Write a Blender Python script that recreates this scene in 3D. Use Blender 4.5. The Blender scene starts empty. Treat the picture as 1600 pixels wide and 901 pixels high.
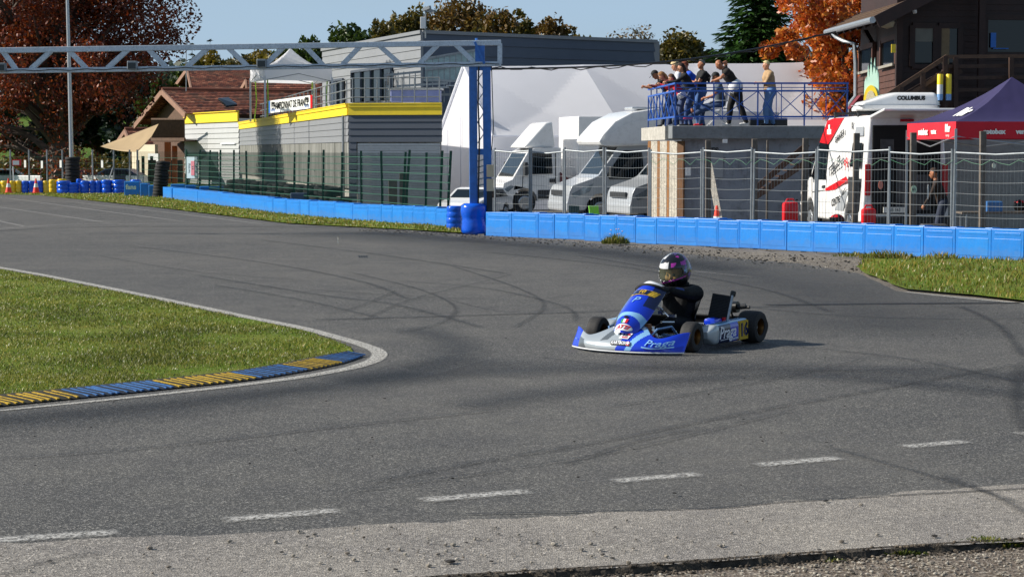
# kart track scene
SKY_STR=.062; SUN_STR=4.9; EXPO=0.5
import bpy, bmesh, math, random
from mathutils import Vector, Matrix, noise
from mathutils.bvhtree import BVHTree
from mathutils.geometry import tessellate_polygon
PI = math.pi; R = math.radians
random.seed(7)
scene = bpy.context.scene
COL = scene.collection
# ------------------------------------------------------------------ camera
F = 3000.0; CZ = 1.75; TH = math.atan((450.5-235)/F)
cam = bpy.data.cameras.new('camera'); camo = bpy.data.objects.new('camera', cam); COL.objects.link(camo)
cam.sensor_width = 36; cam.lens = 36*F/1600; cam.clip_end = 6000; cam.clip_start = .1
camo.location = (0, 0, CZ); camo.rotation_euler = (PI/2-TH, 0, 0); scene.camera = camo
def ray(px, py):
    a = (px-800)/F; b = (450.5-py)/F
    return Vector((a, math.cos(TH)+b*math.sin(TH), -math.sin(TH)+b*math.cos(TH)))
def G(px, py, z=0.0):
    d = ray(px, py); t = (z-CZ)/d.z
    return Vector((d.x*t, d.y*t, z))
def P(px, py, Y):
    d = ray(px, py); t = Y/d.y
    return Vector((d.x*t, Y, CZ+d.z*t))
def C(h, a=1.0):
    h = h.lstrip('#'); r = [int(h[i:i+2], 16)/255 for i in (0, 2, 4)]
    return tuple((x/12.92 if x <= .04045 else ((x+.055)/1.055)**2.4) for x in r)+(a,)
# ------------------------------------------------------------------ materials
def nt_new(name):
    m = bpy.data.materials.new(name); m.use_nodes = True
    nt = m.node_tree; b = nt.nodes['Principled BSDF']
    return m, nt, b
def nd(nt, t, **kw):
    n = nt.nodes.new(t)
    for k, v in kw.items():
        if k in n.inputs: n.inputs[k].default_value = v
        else: setattr(n, k, v)
    return n
def ramp(nt, src, stops):
    r = nt.nodes.new('ShaderNodeValToRGB'); e = r.color_ramp.elements
    while len(e) < len(stops): e.new(.5)
    for i, (p, c) in enumerate(stops): e[i].position = p; e[i].color = c if len(c) == 4 else tuple(c)+(1,)
    nt.links.new(src, r.inputs[0]); return r
def mul(c, k): return (min(1, c[0]*k), min(1, c[1]*k), min(1, c[2]*k), 1)
def mat(name, col, rough=.6, metal=0, var=.12, vs=3.0, bump=0, bs=60, dirt=None, coat=0, spec=.5):
    """base colour with two scales of variation, optional dirt colour and bump"""
    if isinstance(col, str): col = C(col)
    m, nt, b = nt_new(name); L = nt.links
    tc = nd(nt, 'ShaderNodeTexCoord')
    n1 = nd(nt, 'ShaderNodeTexNoise', Scale=vs, Detail=6.0, Roughness=.6); L.new(tc.outputs['Object'], n1.inputs['Vector'])
    r = ramp(nt, n1.outputs[0], [(.3, mul(col, 1-var)), (.7, mul(col, 1+var))])
    out = r.outputs[0]
    if dirt:
        n2 = nd(nt, 'ShaderNodeTexNoise', Scale=vs*3.1, Detail=8.0, Roughness=.7); L.new(tc.outputs['Object'], n2.inputs['Vector'])
        k = ramp(nt, n2.outputs[0], [(.5, (0, 0, 0)), (.72, (dirt[1],)*3)])
        mx = nd(nt, 'ShaderNodeMixRGB'); L.new(k.outputs[0], mx.inputs[0]); L.new(out, mx.inputs[1]); mx.inputs[2].default_value = C(dirt[0]); out = mx.outputs[0]
    L.new(out, b.inputs['Base Color'])
    b.inputs['Roughness'].default_value = rough; b.inputs['Metallic'].default_value = metal
    b.inputs['Specular IOR Level'].default_value = spec
    if coat: b.inputs['Coat Weight'].default_value = coat; b.inputs['Coat Roughness'].default_value = .06
    if bump:
        n3 = nd(nt, 'ShaderNodeTexNoise', Scale=bs, Detail=4.0); L.new(tc.outputs['Object'], n3.inputs['Vector'])
        bp = nd(nt, 'ShaderNodeBump', Strength=bump, Distance=.01); L.new(n3.outputs[0], bp.inputs['Height']); L.new(bp.outputs[0], b.inputs['Normal'])
    return m
def glassy(name, col='#10181c', rough=.05):
    m, nt, b = nt_new(name); b.inputs['Base Color'].default_value = C(col); b.inputs['Roughness'].default_value = rough
    b.inputs['Specular IOR Level'].default_value = .45
    return m
def clear(name, col='#ffffff', amt=.75):
    m, nt, b = nt_new(name); b.inputs['Base Color'].default_value = C(col); b.inputs['Roughness'].default_value = .05
    t = nd(nt, 'ShaderNodeBsdfTransparent'); t.inputs[0].default_value = C(col); mx = nd(nt, 'ShaderNodeMixShader', Fac=amt)
    nt.links.new(b.outputs[0], mx.inputs[1]); nt.links.new(t.outputs[0], mx.inputs[2]); nt.links.new(mx.outputs[0], nt.nodes['Material Output'].inputs[0])
    return m
def leafmat(name, stops, trans=.35, cs=.8):
    m, nt, b = nt_new(name); L = nt.links
    g = nd(nt, 'ShaderNodeNewGeometry')
    r = ramp(nt, g.outputs['Random Per Island'], [(i/(len(stops)-1), C(s)) for i, s in enumerate(stops)])
    d = nd(nt, 'ShaderNodeBsdfDiffuse'); t = nd(nt, 'ShaderNodeBsdfTranslucent'); mx = nd(nt, 'ShaderNodeMixShader', Fac=trans)
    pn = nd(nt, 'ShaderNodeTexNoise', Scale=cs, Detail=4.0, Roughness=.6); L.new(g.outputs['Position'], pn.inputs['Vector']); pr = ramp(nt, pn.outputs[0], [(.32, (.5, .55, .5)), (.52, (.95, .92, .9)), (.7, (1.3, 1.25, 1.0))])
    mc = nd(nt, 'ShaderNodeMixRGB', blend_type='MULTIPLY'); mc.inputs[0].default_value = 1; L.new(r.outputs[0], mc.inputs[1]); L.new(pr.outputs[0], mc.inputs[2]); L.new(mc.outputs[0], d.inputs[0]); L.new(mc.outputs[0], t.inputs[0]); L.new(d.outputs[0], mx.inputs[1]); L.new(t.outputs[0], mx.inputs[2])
    gl = nd(nt, 'ShaderNodeBsdfGlossy', Roughness=.45); m2 = nd(nt, 'ShaderNodeMixShader', Fac=.04)
    L.new(mx.outputs[0], m2.inputs[1]); L.new(gl.outputs[0], m2.inputs[2]); L.new(m2.outputs[0], nt.nodes['Material Output'].inputs[0])
    return m
# ------------------------------------------------------------------ mesh builder
ROOTM = {}
def link(o): COL.objects.link(o); return o
def thing(name, label, cat, loc=(0, 0, 0), rz=0, group=None, kind=None):
    o = link(bpy.data.objects.new(name, None)); o.location = loc; o.rotation_euler = (0, 0, rz); o.empty_display_size = .1
    o['label'] = label; o['category'] = cat
    if group: o['group'] = group
    if kind: o['kind'] = kind
    ROOTM[o.name] = Matrix.Translation(Vector(loc)) @ Matrix.Rotation(rz, 4, 'Z')
    return o
def tag(o, label, cat, group=None, kind=None):
    o['label'] = label; o['category'] = cat
    if group: o['group'] = group
    if kind: o['kind'] = kind
    return o
class MB:
    def __init__(s, M=None): s.v = []; s.f = []; s.mi = []; s.M = M; s.uv = {}
    def add(s, vs, fs, mi=0):
        n = len(s.v)
        if s.M is not None: vs = [s.M @ Vector(v) for v in vs]
        s.v += [tuple(v) for v in vs]; s.f += [tuple(i+n for i in f) for f in fs]; s.mi += [mi]*len(fs)
        return n
    def box(s, c, d, rz=0, mi=0, M=None):
        x, y, z = d[0]/2, d[1]/2, d[2]/2
        m = Matrix.Translation(Vector(c)) @ (M if M is not None else Matrix.Rotation(rz, 4, 'Z'))
        vs = [m @ Vector((a*x, b*y, e*z)) for e in (-1, 1) for a, b in ((-1, -1), (1, -1), (1, 1), (-1, 1))]
        s.add(vs, [(3, 2, 1, 0), (4, 5, 6, 7), (0, 1, 5, 4), (1, 2, 6, 5), (2, 3, 7, 6), (3, 0, 4, 7)], mi); return s
    def bar(s, a, b, w, h, mi=0, up=(0, 0, 1)):
        a = Vector(a); b = Vector(b); d = (b-a); L = d.length
        if L < 1e-6: return s
        d.normalize(); u = Vector(up)
        if abs(d.dot(u)) > .98: u = Vector((0, 1, 0))
        sd = d.cross(u).normalized(); u = sd.cross(d)
        vs = [p+sd*(i*w/2)+u*(j*h/2) for p in (a, b) for i, j in ((-1, -1), (1, -1), (1, 1), (-1, 1))]
        s.add(vs, [(0, 1, 2, 3), (7, 6, 5, 4), (0, 4, 5, 1), (1, 5, 6, 2), (2, 6, 7, 3), (3, 7, 4, 0)], mi); return s
    def tube(s, pts, r, n=8, mi=0, caps=True):
        pts = [Vector(p) for p in pts]; rs = r if isinstance(r, (list, tuple)) else [r]*len(pts)
        vs = []; u = None
        for i, p in enumerate(pts):
            d = (pts[min(i+1, len(pts)-1)]-pts[max(i-1, 0)])
            d = d.normalized() if d.length > 1e-9 else Vector((0, 0, 1))
            if u is None: u = d.orthogonal().normalized()
            u = (u-d*u.dot(d)); u = u.normalized() if u.length > 1e-6 else d.orthogonal().normalized()
            w = d.cross(u)
            vs += [p+(u*math.cos(2*PI*k/n)+w*math.sin(2*PI*k/n))*rs[i] for k in range(n)]
        fs = [(i*n+k, i*n+(k+1) % n, (i+1)*n+(k+1) % n, (i+1)*n+k) for i in range(len(pts)-1) for k in range(n)]
        if caps: fs += [tuple(range(n-1, -1, -1)), tuple((len(pts)-1)*n+k for k in range(n))]
        s.add(vs, fs, mi); return s
    def lathe(s, prof, M=None, n=24, mi=0, caps=True):
        """prof [(r,z)] about z"""
        M = M or Matrix(); vs = [M @ Vector((r*math.cos(2*PI*k/n), r*math.sin(2*PI*k/n), z)) for r, z in prof for k in range(n)]
        fs = [(i*n+k, i*n+(k+1) % n, (i+1)*n+(k+1) % n, (i+1)*n+k) for i in range(len(prof)-1) for k in range(n)]
        if caps: fs += [tuple(range(n-1, -1, -1)), tuple((len(prof)-1)*n+k for k in range(n))]
        s.add(vs, fs, mi); return s
    def cap(s, a, b, ra, rb, n=12, mi=0):
        a = Vector(a); b = Vector(b); d = b-a
        if d.length < 1e-5: d = Vector((0, 0, .001)); b = a+d
        d.normalize(); u = d.orthogonal().normalized(); w = d.cross(u); vs = []; K = 4; rings = []
        for k in range(K+1):
            t = -PI/2+PI/2*k/K; rings.append((a+d*(ra*math.sin(t)), ra*math.cos(t)+1e-4))
        for k in range(K+1):
            t = PI/2*k/K; rings.append((b+d*(rb*math.sin(t)), rb*math.cos(t)+1e-4))
        for c, r in rings: vs += [c+(u*math.cos(2*PI*k/n)+w*math.sin(2*PI*k/n))*r for k in range(n)]
        N = len(rings)
        fs = [(i*n+k, i*n+(k+1) % n, (i+1)*n+(k+1) % n, (i+1)*n+k) for i in range(N-1) for k in range(n)]
        fs += [tuple(range(n-1, -1, -1)), tuple((N-1)*n+k for k in range(n))]
        s.add(vs, fs, mi); return s
    def poly(s, pts, mi=0, th=None, nrm=None):
        """flat polygon (any outline); th = extrude along nrm"""
        pts = [Vector(p) for p in pts]; tr = tessellate_polygon([pts])
        if th is None: s.add(pts, [tuple(t) for t in tr], mi); return s
        nrm = Vector(nrm).normalized(); n = len(pts)
        s.add(pts+[p+nrm*th for p in pts], [tuple(t) for t in tr]+[tuple(i+n for i in t[::-1]) for t in tr]+[(i, (i+1) % n, (i+1) % n+n, i+n) for i in range(n)], mi); return s
    def quad(s, a, b, c, d, mi=0): s.add([a, b, c, d], [(0, 1, 2, 3)], mi); return s
    def grid(s, fn, nu, nv, mi=0, mf=None):
        vs = [fn(i/nu, j/nv) for j in range(nv+1) for i in range(nu+1)]
        fs = [(j*(nu+1)+i, j*(nu+1)+i+1, (j+1)*(nu+1)+i+1, (j+1)*(nu+1)+i) for j in range(nv) for i in range(nu)]
        s.add(vs, fs, mi)
        if mf: s.mi[-len(fs):] = [mf((i+.5)/nu, (j+.5)/nv) for j in range(nv) for i in range(nu)]
        return s
    def build(s, name, mats, parent=None, local=False, smooth=False, bev=0, solid=0, fix=True, kind=None, seg=2):
        me = bpy.data.meshes.new(name); vs = s.v
        if parent is not None and not local:
            inv = ROOTM[parent.name].inverted(); vs = [tuple(inv @ Vector(v)) for v in vs]
        me.from_pydata(vs, [], s.f)
        if not isinstance(mats, (list, tuple)): mats = [mats]
        for m in mats: me.materials.append(m)
        me.polygons.foreach_set('material_index', s.mi)
        if fix or bev:
            bm = bmesh.new(); bm.from_mesh(me)
            if fix: bmesh.ops.recalc_face_normals(bm, faces=bm.faces)
            if bev:
                ed = [e for e in bm.edges if len(e.link_faces) == 2 and e.calc_face_angle(0) > .5]
                bmesh.ops.bevel(bm, geom=ed, offset=bev, segments=seg, affect='EDGES', profile=.5)
            bm.to_mesh(me); bm.free()
        if smooth:
            me.polygons.foreach_set('use_smooth', [True]*len(me.polygons))
            if smooth != 'all': me.set_sharp_from_angle(angle=R(38 if smooth is True else smooth))
        o = link(bpy.data.objects.new(name, me))
        if parent is not None: o.parent = parent; ROOTM[o.name] = ROOTM[parent.name]
        if solid:
            md = o.modifiers.new('s', 'SOLIDIFY'); md.thickness = solid; md.offset = -1
        if kind: o['kind'] = kind
        return o
def copy_tree(o, parent=None):
    c = o.copy(); COL.objects.link(c); c.parent = parent
    if o.name in ROOTM: ROOTM[c.name] = ROOTM[o.name]
    for ch in list(o.children): copy_tree(ch, c)
    return c
def dup(o, loc, rz=0, label=None, scale=None):
    c = copy_tree(o); c.location = loc; c.rotation_euler = (0, 0, rz)
    if label: c['label'] = label
    if scale: c.scale = scale
    return c
_tc = {}
def text_geo(s, size, shear=0.0, bold=0.0, align='CENTER', ext=.0015):
    k = (s, size, shear, bold, align)
    if k in _tc: return _tc[k]
    cu = bpy.data.curves.new('t', 'FONT'); cu.body = s; cu.size = size; cu.shear = shear; cu.offset = bold; cu.align_x = align; cu.align_y = 'CENTER'
    cu.extrude = ext; cu.resolution_u = 3
    ob = link(bpy.data.objects.new('t', cu)); bpy.context.view_layer.update()
    me = bpy.data.meshes.new_from_object(ob.evaluated_get(bpy.context.evaluated_depsgraph_get()))
    r = ([v.co.copy() for v in me.vertices], [tuple(p.vertices) for p in me.polygons])
    bpy.data.objects.remove(ob); bpy.data.curves.remove(cu); bpy.data.meshes.remove(me)
    _tc[k] = r; return r
def put_text(mb, s, size, M, mi=0, **kw):
    v, f = text_geo(s, size, **kw); mb.add([M @ p for p in v], f, mi)
def frame_m(o, x, y):
    """matrix from origin and two axes"""
    x = Vector(x).normalized(); y = Vector(y); y = (y-x*x.dot(y)).normalized(); z = x.cross(y)
    return Matrix(((x.x, y.x, z.x, o[0]), (x.y, y.y, z.y, o[1]), (x.z, y.z, z.z, o[2]), (0, 0, 0, 1)))
def lerp(a, b, t): return a+(b-a)*t
def sm(t): t = max(0, min(1, t)); return t*t*(3-2*t)
# common materials
M = {}
M['steel'] = mat('galvanised', '#a9adb0', .4, .7, .15, 20)
M['pipe'] = mat('fence pipe', '#868c90', .45, .5, .2, 8)
M['wire'] = mat('wire', '#83888a', .5, .4, .1)
M['black'] = mat('black rubber', '#17181a', .8, 0, .2, 12)
M['blackp'] = mat('black plastic', '#0f1011', .35, 0, .2, 12)
def scuffed(name, col):
    m = mat(name, col, .4, 0, .1, 4, dirt=('#5f8cc0', .25)); nt = m.node_tree; L = nt.links; b = nt.nodes['Principled BSDF']; src = b.inputs['Base Color'].links[0].from_socket
    oi = nd(nt, 'ShaderNodeObjectInfo'); r = ramp(nt, oi.outputs['Random'], [(0, (.86, .9, .93)), (.5, (1, 1, 1)), (1, (1.1, 1.08, 1.03))]); m1 = nd(nt, 'ShaderNodeMixRGB', blend_type='MULTIPLY'); m1.inputs[0].default_value = 1; L.new(src, m1.inputs[1]); L.new(r.outputs[0], m1.inputs[2])
    tc = nd(nt, 'ShaderNodeNewGeometry'); mp = nd(nt, 'ShaderNodeMapping'); mp.inputs['Scale'].default_value = (1.2, 1.2, 7); L.new(tc.outputs['Position'], mp.inputs[0])
    n = nd(nt, 'ShaderNodeTexNoise', Scale=2.2, Detail=8.0, Roughness=.75); L.new(mp.outputs[0], n.inputs['Vector']); k = ramp(nt, n.outputs[0], [(.62, (0, 0, 0)), (.78, (.5,)*3)])
    m2 = nd(nt, 'ShaderNodeMixRGB'); L.new(k.outputs[0], m2.inputs[0]); L.new(m1.outputs[0], m2.inputs[1]); m2.inputs[2].default_value = C('#1d2733')
    sx = nd(nt, 'ShaderNodeSeparateXYZ'); L.new(tc.outputs['Position'], sx.inputs[0]); n2 = nd(nt, 'ShaderNodeTexNoise', Scale=9, Detail=6.0); L.new(tc.outputs['Position'], n2.inputs['Vector'])
    ad = nd(nt, 'ShaderNodeMath', operation='MULTIPLY_ADD'); L.new(n2.outputs[0], ad.inputs[0]); ad.inputs[1].default_value = -.25; L.new(sx.outputs[2], ad.inputs[2]); k2 = ramp(nt, ad.outputs[0], [(-0.0, (.16,)*3), (.05, (0, 0, 0))])
    m3 = nd(nt, 'ShaderNodeMixRGB'); L.new(k2.outputs[0], m3.inputs[0]); L.new(m2.outputs[0], m3.inputs[1]); m3.inputs[2].default_value = C('#6f7478'); L.new(m3.outputs[0], b.inputs['Base Color']); return m
M['white'] = mat('white paint', '#dfe0e0', .35, 0, .04, 2, dirt=('#9b958a', .35))
M['glass'] = glassy('dark glass')
M['dwood'] = mat('dark wood', '#3a261c', .7, 0, .35, 6, bump=.4, bs=30)
M['fwood'] = mat('weathered post', '#655d55', .85, 0, .3, 9, bump=.5, bs=40)
M['blue'] = scuffed('blue plastic', '#1079cf')
M['bluef'] = mat('blue foil', '#0b57cf', .22, 0, .12, 5)
M['yellowf'] = mat('yellow foil', '#e8c229', .25, 0, .12, 5)
M['bluepaint'] = mat('blue steel paint', '#3572bf', .45, 0, .18, 6, dirt=('#384048', .3))
M['rail'] = mat('rail paint', '#2257ae', .4, 0, .12, 6)
M['red'] = mat('red plastic', '#d3121c', .35, 0, .1, 6)
M['orange'] = mat('orange plastic', '#e5391b', .45, 0, .1, 6)
M['concrete'] = mat('concrete', '#74797d', .85, 0, .15, 3, bump=.3, bs=30, dirt=('#55544f', .7))
# ------------------------------------------------------------------ world, sun
w = bpy.data.worlds.new("World"); scene.world = w; w.use_nodes = True; nt = w.node_tree; bg = nt.nodes['Background']
SUN_EL = R(32)
sky = nt.nodes.new('ShaderNodeTexSky'); sky.sky_type = 'NISHITA'; sky.sun_disc = False; sky.sun_elevation = SUN_EL; sky.sun_rotation = R(-88)
sky.air_density = 1.0; sky.dust_density = .7; sky.ozone_density = 1.2; sky.altitude = 600
# thin cirrus
tc = nd(nt, 'ShaderNodeTexCoord'); mp = nd(nt, 'ShaderNodeMapping'); mp.inputs['Scale'].default_value = (3, 3, 16); mp.inputs['Rotation'].default_value = (0, .12, 0)
nn = nd(nt, 'ShaderNodeTexNoise', Scale=1.3, Detail=7.0, Roughness=.62); nt.links.new(tc.outputs['Generated'], mp.inputs[0]); nt.links.new(mp.outputs[0], nn.inputs['Vector'])
cr = ramp(nt, nn.outputs[0], [(.3, (.72,)*3), (.8, (.97,)*3)])
mx = nd(nt, 'ShaderNodeMixRGB'); sz = nd(nt, 'ShaderNodeSeparateXYZ'); nt.links.new(tc.outputs['Generated'], sz.inputs[0]); ez = ramp(nt, sz.outputs[2], [(0, (1, 1, 1)), (.1, (1, 1, 1)), (.5, (.22,)*3)])
mfac = nd(nt, 'ShaderNodeMath', operation='MULTIPLY'); nt.links.new(cr.outputs[0], mfac.inputs[0]); nt.links.new(ez.outputs[0], mfac.inputs[1]); nt.links.new(mfac.outputs[0], mx.inputs[0]); nt.links.new(sky.outputs[0], mx.inputs[1]); mx.inputs[2].default_value = (4.6, 6.4, 8.4, 1)
nt.links.new(mx.outputs[0], bg.inputs[0]); bg.inputs[1].default_value = SKY_STR
sl = bpy.data.lights.new('sun', 'SUN'); sl.energy = SUN_STR; sl.angle = R(.55); sl.color = (1, .93, .82)
so = link(bpy.data.objects.new('sun', sl)); az = R(1.5)
sd = Vector((math.cos(az)*math.cos(SUN_EL), -math.sin(az)*math.cos(SUN_EL), -math.sin(SUN_EL)))
so.rotation_euler = sd.to_track_quat('-Z', 'Y').to_euler(); so.location = (-20, 20, 30)
scene.view_settings.view_transform = 'Standard'; scene.view_settings.look = 'None'; scene.view_settings.exposure = EXPO; scene.view_settings.gamma = 1
# ------------------------------------------------------------------ ground materials
def pos_noise(nt, scale, detail=5.0, rough=.6, src=None):
    g = src or nd(nt, 'ShaderNodeNewGeometry').outputs['Position']
    n = nd(nt, 'ShaderNodeTexNoise', Scale=scale, Detail=detail, Roughness=rough); nt.links.new(g, n.inputs['Vector']); return n.outputs[0]
def mixc(nt, fac, a, b, mode='MIX'):
    m = nd(nt, 'ShaderNodeMixRGB', blend_type=mode)
    for i, s in ((0, fac), (1, a), (2, b)):
        if isinstance(s, (int, float)): m.inputs[i].default_value = s
        elif isinstance(s, tuple): m.inputs[i].default_value = s
        else: nt.links.new(s, m.inputs[i])
    return m.outputs[0]
def aggregate(name, dark, mid, light, sc=170, patch=.25, lightpatch='#8b857c', bump=.6, rough=.72, spec=.35):
    m, nt, b = nt_new(name); L = nt.links; pos = nd(nt, 'ShaderNodeNewGeometry').outputs['Position']
    v = nd(nt, 'ShaderNodeTexVoronoi', Scale=sc); L.new(pos, v.inputs['Vector'])
    sp = nd(nt, 'ShaderNodeSeparateColor'); L.new(v.outputs['Color'], sp.inputs[0])
    r = ramp(nt, sp.outputs[0], [(0, C(dark)), (.35, C(mid)), (.75, C(mid)), (1, C(light))])
    v2 = nd(nt, 'ShaderNodeTexVoronoi', Scale=sc*.36); L.new(pos, v2.inputs['Vector'])
    s2 = nd(nt, 'ShaderNodeSeparateColor'); L.new(v2.outputs['Color'], s2.inputs[0])
    r2 = ramp(nt, s2.outputs[1], [(0, (.82,)*3), (1, (1.16,)*3)])
    c = mixc(nt, 1.0, r.outputs[0], r2.outputs[0], 'MULTIPLY')
    big = ramp(nt, pos_noise(nt, .13, 7, .62, pos), [(.38, (0, 0, 0)), (.62, (patch*1.5,)*3)])
    c = mixc(nt, big.outputs[0], c, C(lightpatch))
    md = ramp(nt, pos_noise(nt, 1.7, 7, .65, pos), [(.3, (.8, .8, .82)), (.7, (1.14, 1.13, 1.1))])
    c = mixc(nt, 1.0, c, md.outputs[0], 'MULTIPLY')
    L.new(c, b.inputs['Base Color']); b.inputs['Roughness'].default_value = rough; b.inputs['Specular IOR Level'].default_value = spec
    bp = nd(nt, 'ShaderNodeBump', Strength=bump, Distance=.006); L.new(v.outputs['Distance'], bp.inputs['Height']); L.new(bp.outputs[0], b.inputs['Normal'])
    return m
M['asphalt'] = aggregate('asphalt', '#1a1a1b', '#484847', '#a5a29c', 150, .28, '#6c6964')
M['apron'] = aggregate('worn light asphalt', '#3e3b38', '#7d7974', '#b9b3aa', 110, .3, '#a49d93', bump=.7)
M['gravel'] = aggregate('gravel edge', '#45413c', '#7a746c', '#a5a099', 90, .4, '#8a847a', bump=1.0, rough=.95, spec=.1)
M['dirt'] = aggregate('stony dirt', '#3d372f', '#78706a', '#c4bcae', 55, .35, '#625646', bump=1.0, rough=.95, spec=.1)
M['padd'] = aggregate('paddock ground', '#3b3a38', '#6f6c68', '#8d8983', 60, .3, '#7b766c')
def grass_mat(name, stops, dry='#8d7f45', sc=1.2):
    m, nt, b = nt_new(name); L = nt.links; pos = nd(nt, 'ShaderNodeNewGeometry').outputs['Position']
    r = ramp(nt, pos_noise(nt, 40, 8, .75, pos), [(.25, C(stops[0])), (.5, C(stops[1])), (.75, C(stops[2]))])
    k = ramp(nt, pos_noise(nt, sc, 6, .65, pos), [(.42, (0, 0, 0)), (.75, (.65,)*3)])
    c = mixc(nt, k.outputs[0], r.outputs[0], C(dry)); L.new(c, b.inputs['Base Color']); b.inputs['Roughness'].default_value = .9; b.inputs['Specular IOR Level'].default_value = .15
    bp = nd(nt, 'ShaderNodeBump', Strength=.8, Distance=.03); L.new(pos_noise(nt, 60, 6, .8, pos), bp.inputs['Height']); L.new(bp.outputs[0], b.inputs['Normal'])
    return m
M['grass'] = grass_mat('turf', ['#3c5014', '#5c7420', '#869536'], '#8f8444')
M['meadow'] = grass_mat('meadow', ['#2f4310', '#456316', '#5d7a20'], '#6a7130', .05)
def overlay(name, col, worn=.5, soft=.12, sc=25, amax=1.0, rough=.6, long=1.0):
    """thin layer on the road (paint, rubber): UV v across, noise wears it through"""
    m, nt, b = nt_new(name); L = nt.links; tc = nd(nt, 'ShaderNodeTexCoord'); pos = nd(nt, 'ShaderNodeNewGeometry').outputs['Position']
    sx = nd(nt, 'ShaderNodeSeparateXYZ'); L.new(tc.outputs['UV'], sx.inputs[0])
    e = ramp(nt, sx.outputs[1], [(0, (0, 0, 0)), (soft, (1, 1, 1)), (1-soft, (1, 1, 1)), (1, (0, 0, 0))])
    f = ramp(nt, sx.outputs[0], [(0, (0, 0, 0)), (.06*long, (1, 1, 1)), (1-.06*long, (1, 1, 1)), (1, (0, 0, 0))])
    a = mixc(nt, 1.0, e.outputs[0], f.outputs[0], 'MULTIPLY')
    n = ramp(nt, pos_noise(nt, sc, 8, .75, pos), [(.5-worn*.35, (0, 0, 0)), (.62-worn*.25, (1, 1, 1))])
    a = mixc(nt, 1.0, a, n.outputs[0], 'MULTIPLY')
    mm = nd(nt, 'ShaderNodeMath', operation='MULTIPLY'); L.new(a, mm.inputs[0]); mm.inputs[1].default_value = amax
    cc = ramp(nt, pos_noise(nt, 90, 5, .7, pos), [(.3, mul(C(col), .75)), (.7, mul(C(col), 1.15))])
    L.new(cc.outputs[0], b.inputs['Base Color']); b.inputs['Roughness'].default_value = rough
    L.new(mm.outputs[0], b.inputs['Alpha']); return m
M['paint'] = overlay('worn white paint', '#d0cdc5', .25, .1, 70, .9, long=.001)
M['paint2'] = overlay('faded white paint', '#cfcdc8', .2, .3, 55, .85, long=2.2)
M['skid'] = overlay('rubber mark', '#161618', .5, .48, 6, .36)
M['band'] = overlay('rubbered lane', '#1c1d22', 1.2, .48, 1.2, .3, rough=.5)
M['seam'] = overlay('tar line and pole shadow', '#0c0c0d', .6, .1, 12, .8)  # also colours the painted pole shadow strip
def strip(mb, uvs, pts, width, z, sub=10, uvlen=True):
    """smooth strip through world points; width number or list"""
    pts = [Vector((p[0], p[1], 0)) for p in pts]; out = []
    n = len(pts)
    for i in range(n-1):
        p0 = pts[max(i-1, 0)]; p1 = pts[i]; p2 = pts[i+1]; p3 = pts[min(i+2, n-1)]
        for k in range(sub):
            t = k/sub; out.append((.5*((2*p1)+(p2-p0)*t+(2*p0-5*p1+4*p2-p3)*t*t+(3*p1-p0-3*p2+p3)*t**3), (i+t)/(n-1)))
    out.append((pts[-1], 1.0)); vs = []; base = len(mb.v)
    for i, (p, t) in enumerate(out):
        d = (out[min(i+1, len(out)-1)][0]-out[max(i-1, 0)][0]).normalized(); s = Vector((-d.y, d.x, 0))
        wd = width if isinstance(width, (int, float)) else width[0]+(width[1]-width[0])*t
        vs += [p+s*wd/2+Vector((0, 0, z)), p-s*wd/2+Vector((0, 0, z))]
        uvs += [(t, 0), (t, 1)]
    mb.add(vs, [(2*i, 2*i+1, 2*i+3, 2*i+2) for i in range(len(out)-1)])
    return out
def build_uv(mb, uvs, name, m, kind='structure'):
    o = mb.build(name, m, fix=False); l = o.data.uv_layers.new(name='UVMap')
    for lp in o.data.loops: l.data[lp.index].uv = uvs[lp.vertex_index]
    o['kind'] = kind; return o
# ------------------------------------------------------------------ terrain
BLpx = [(-700, 298), (0, 300), (240, 303), (255, 309), (420, 332), (560, 345), (715, 355), (765, 367), (1600, 408), (2100, 433)]
BL = [G(*p) for p in BLpx]
def YB(x):
    if x <= BL[0].x: return BL[0].y
    for a, b in zip(BL, BL[1:]):
        if x <= b.x: return lerp(a.y, b.y, (x-a.x)/(b.x-a.x))
    return BL[-1].y
EDGEpx = [(-500, 1010), (-100, 975), (300, 938), (700, 903), (1000, 886), (1250, 868), (1450, 854), (1600, 845), (1900, 822), (2400, 790)]
ED = [G(*p) for p in EDGEpx]
def YE(x):
    if x <= ED[0].x: return ED[0].y
    for a, b in zip(ED, ED[1:]):
        if x <= b.x: return lerp(a.y, b.y, (x-a.x)/(b.x-a.x))
    return ED[-1].y
def hz(x, y):
    if y < YE(x)+.02: return -.022+.008*noise.noise(Vector((x*1.5, y*1.5, 3)))-.1*sm((YE(x)-y-1)/5)
    h = -.02-.28*sm((y-YB(x)-.1)/1.5)
    left = sm((-6-x*1.0)/30)
    h += 1.2*sm((y-125)/60)+ 4*sm((y-165)/90)+14*sm((y-320)/400)*(.8+.4*noise.noise(Vector((x/150, y/200, 0))))
    return h
xs = [-2500, -1200, -600, -300, -200, -140, -100, -80, -60]+[-50+i*.8 for i in range(112)]+[42, 50, 60, 80, 110, 150, 220, 320, 600, 1200, 2500]
ys = [-60, -20, -5, 0, 3]+[5+.2*i for i in range(30)]+[11+.9*i for i in range(110)]+[112, 120, 130, 140, 150, 165, 180, 200, 220, 250, 290, 340, 400, 480, 560, 640, 720, 900, 1300, 2000, 3500]
mb = MB(); nx = len(xs)
mb.add([(x, y, hz(x, y)) for y in ys for x in xs], [(j*nx+i, j*nx+i+1, (j+1)*nx+i+1, (j+1)*nx+i) for j in range(len(ys)-1) for i in range(nx-1)])
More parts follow.
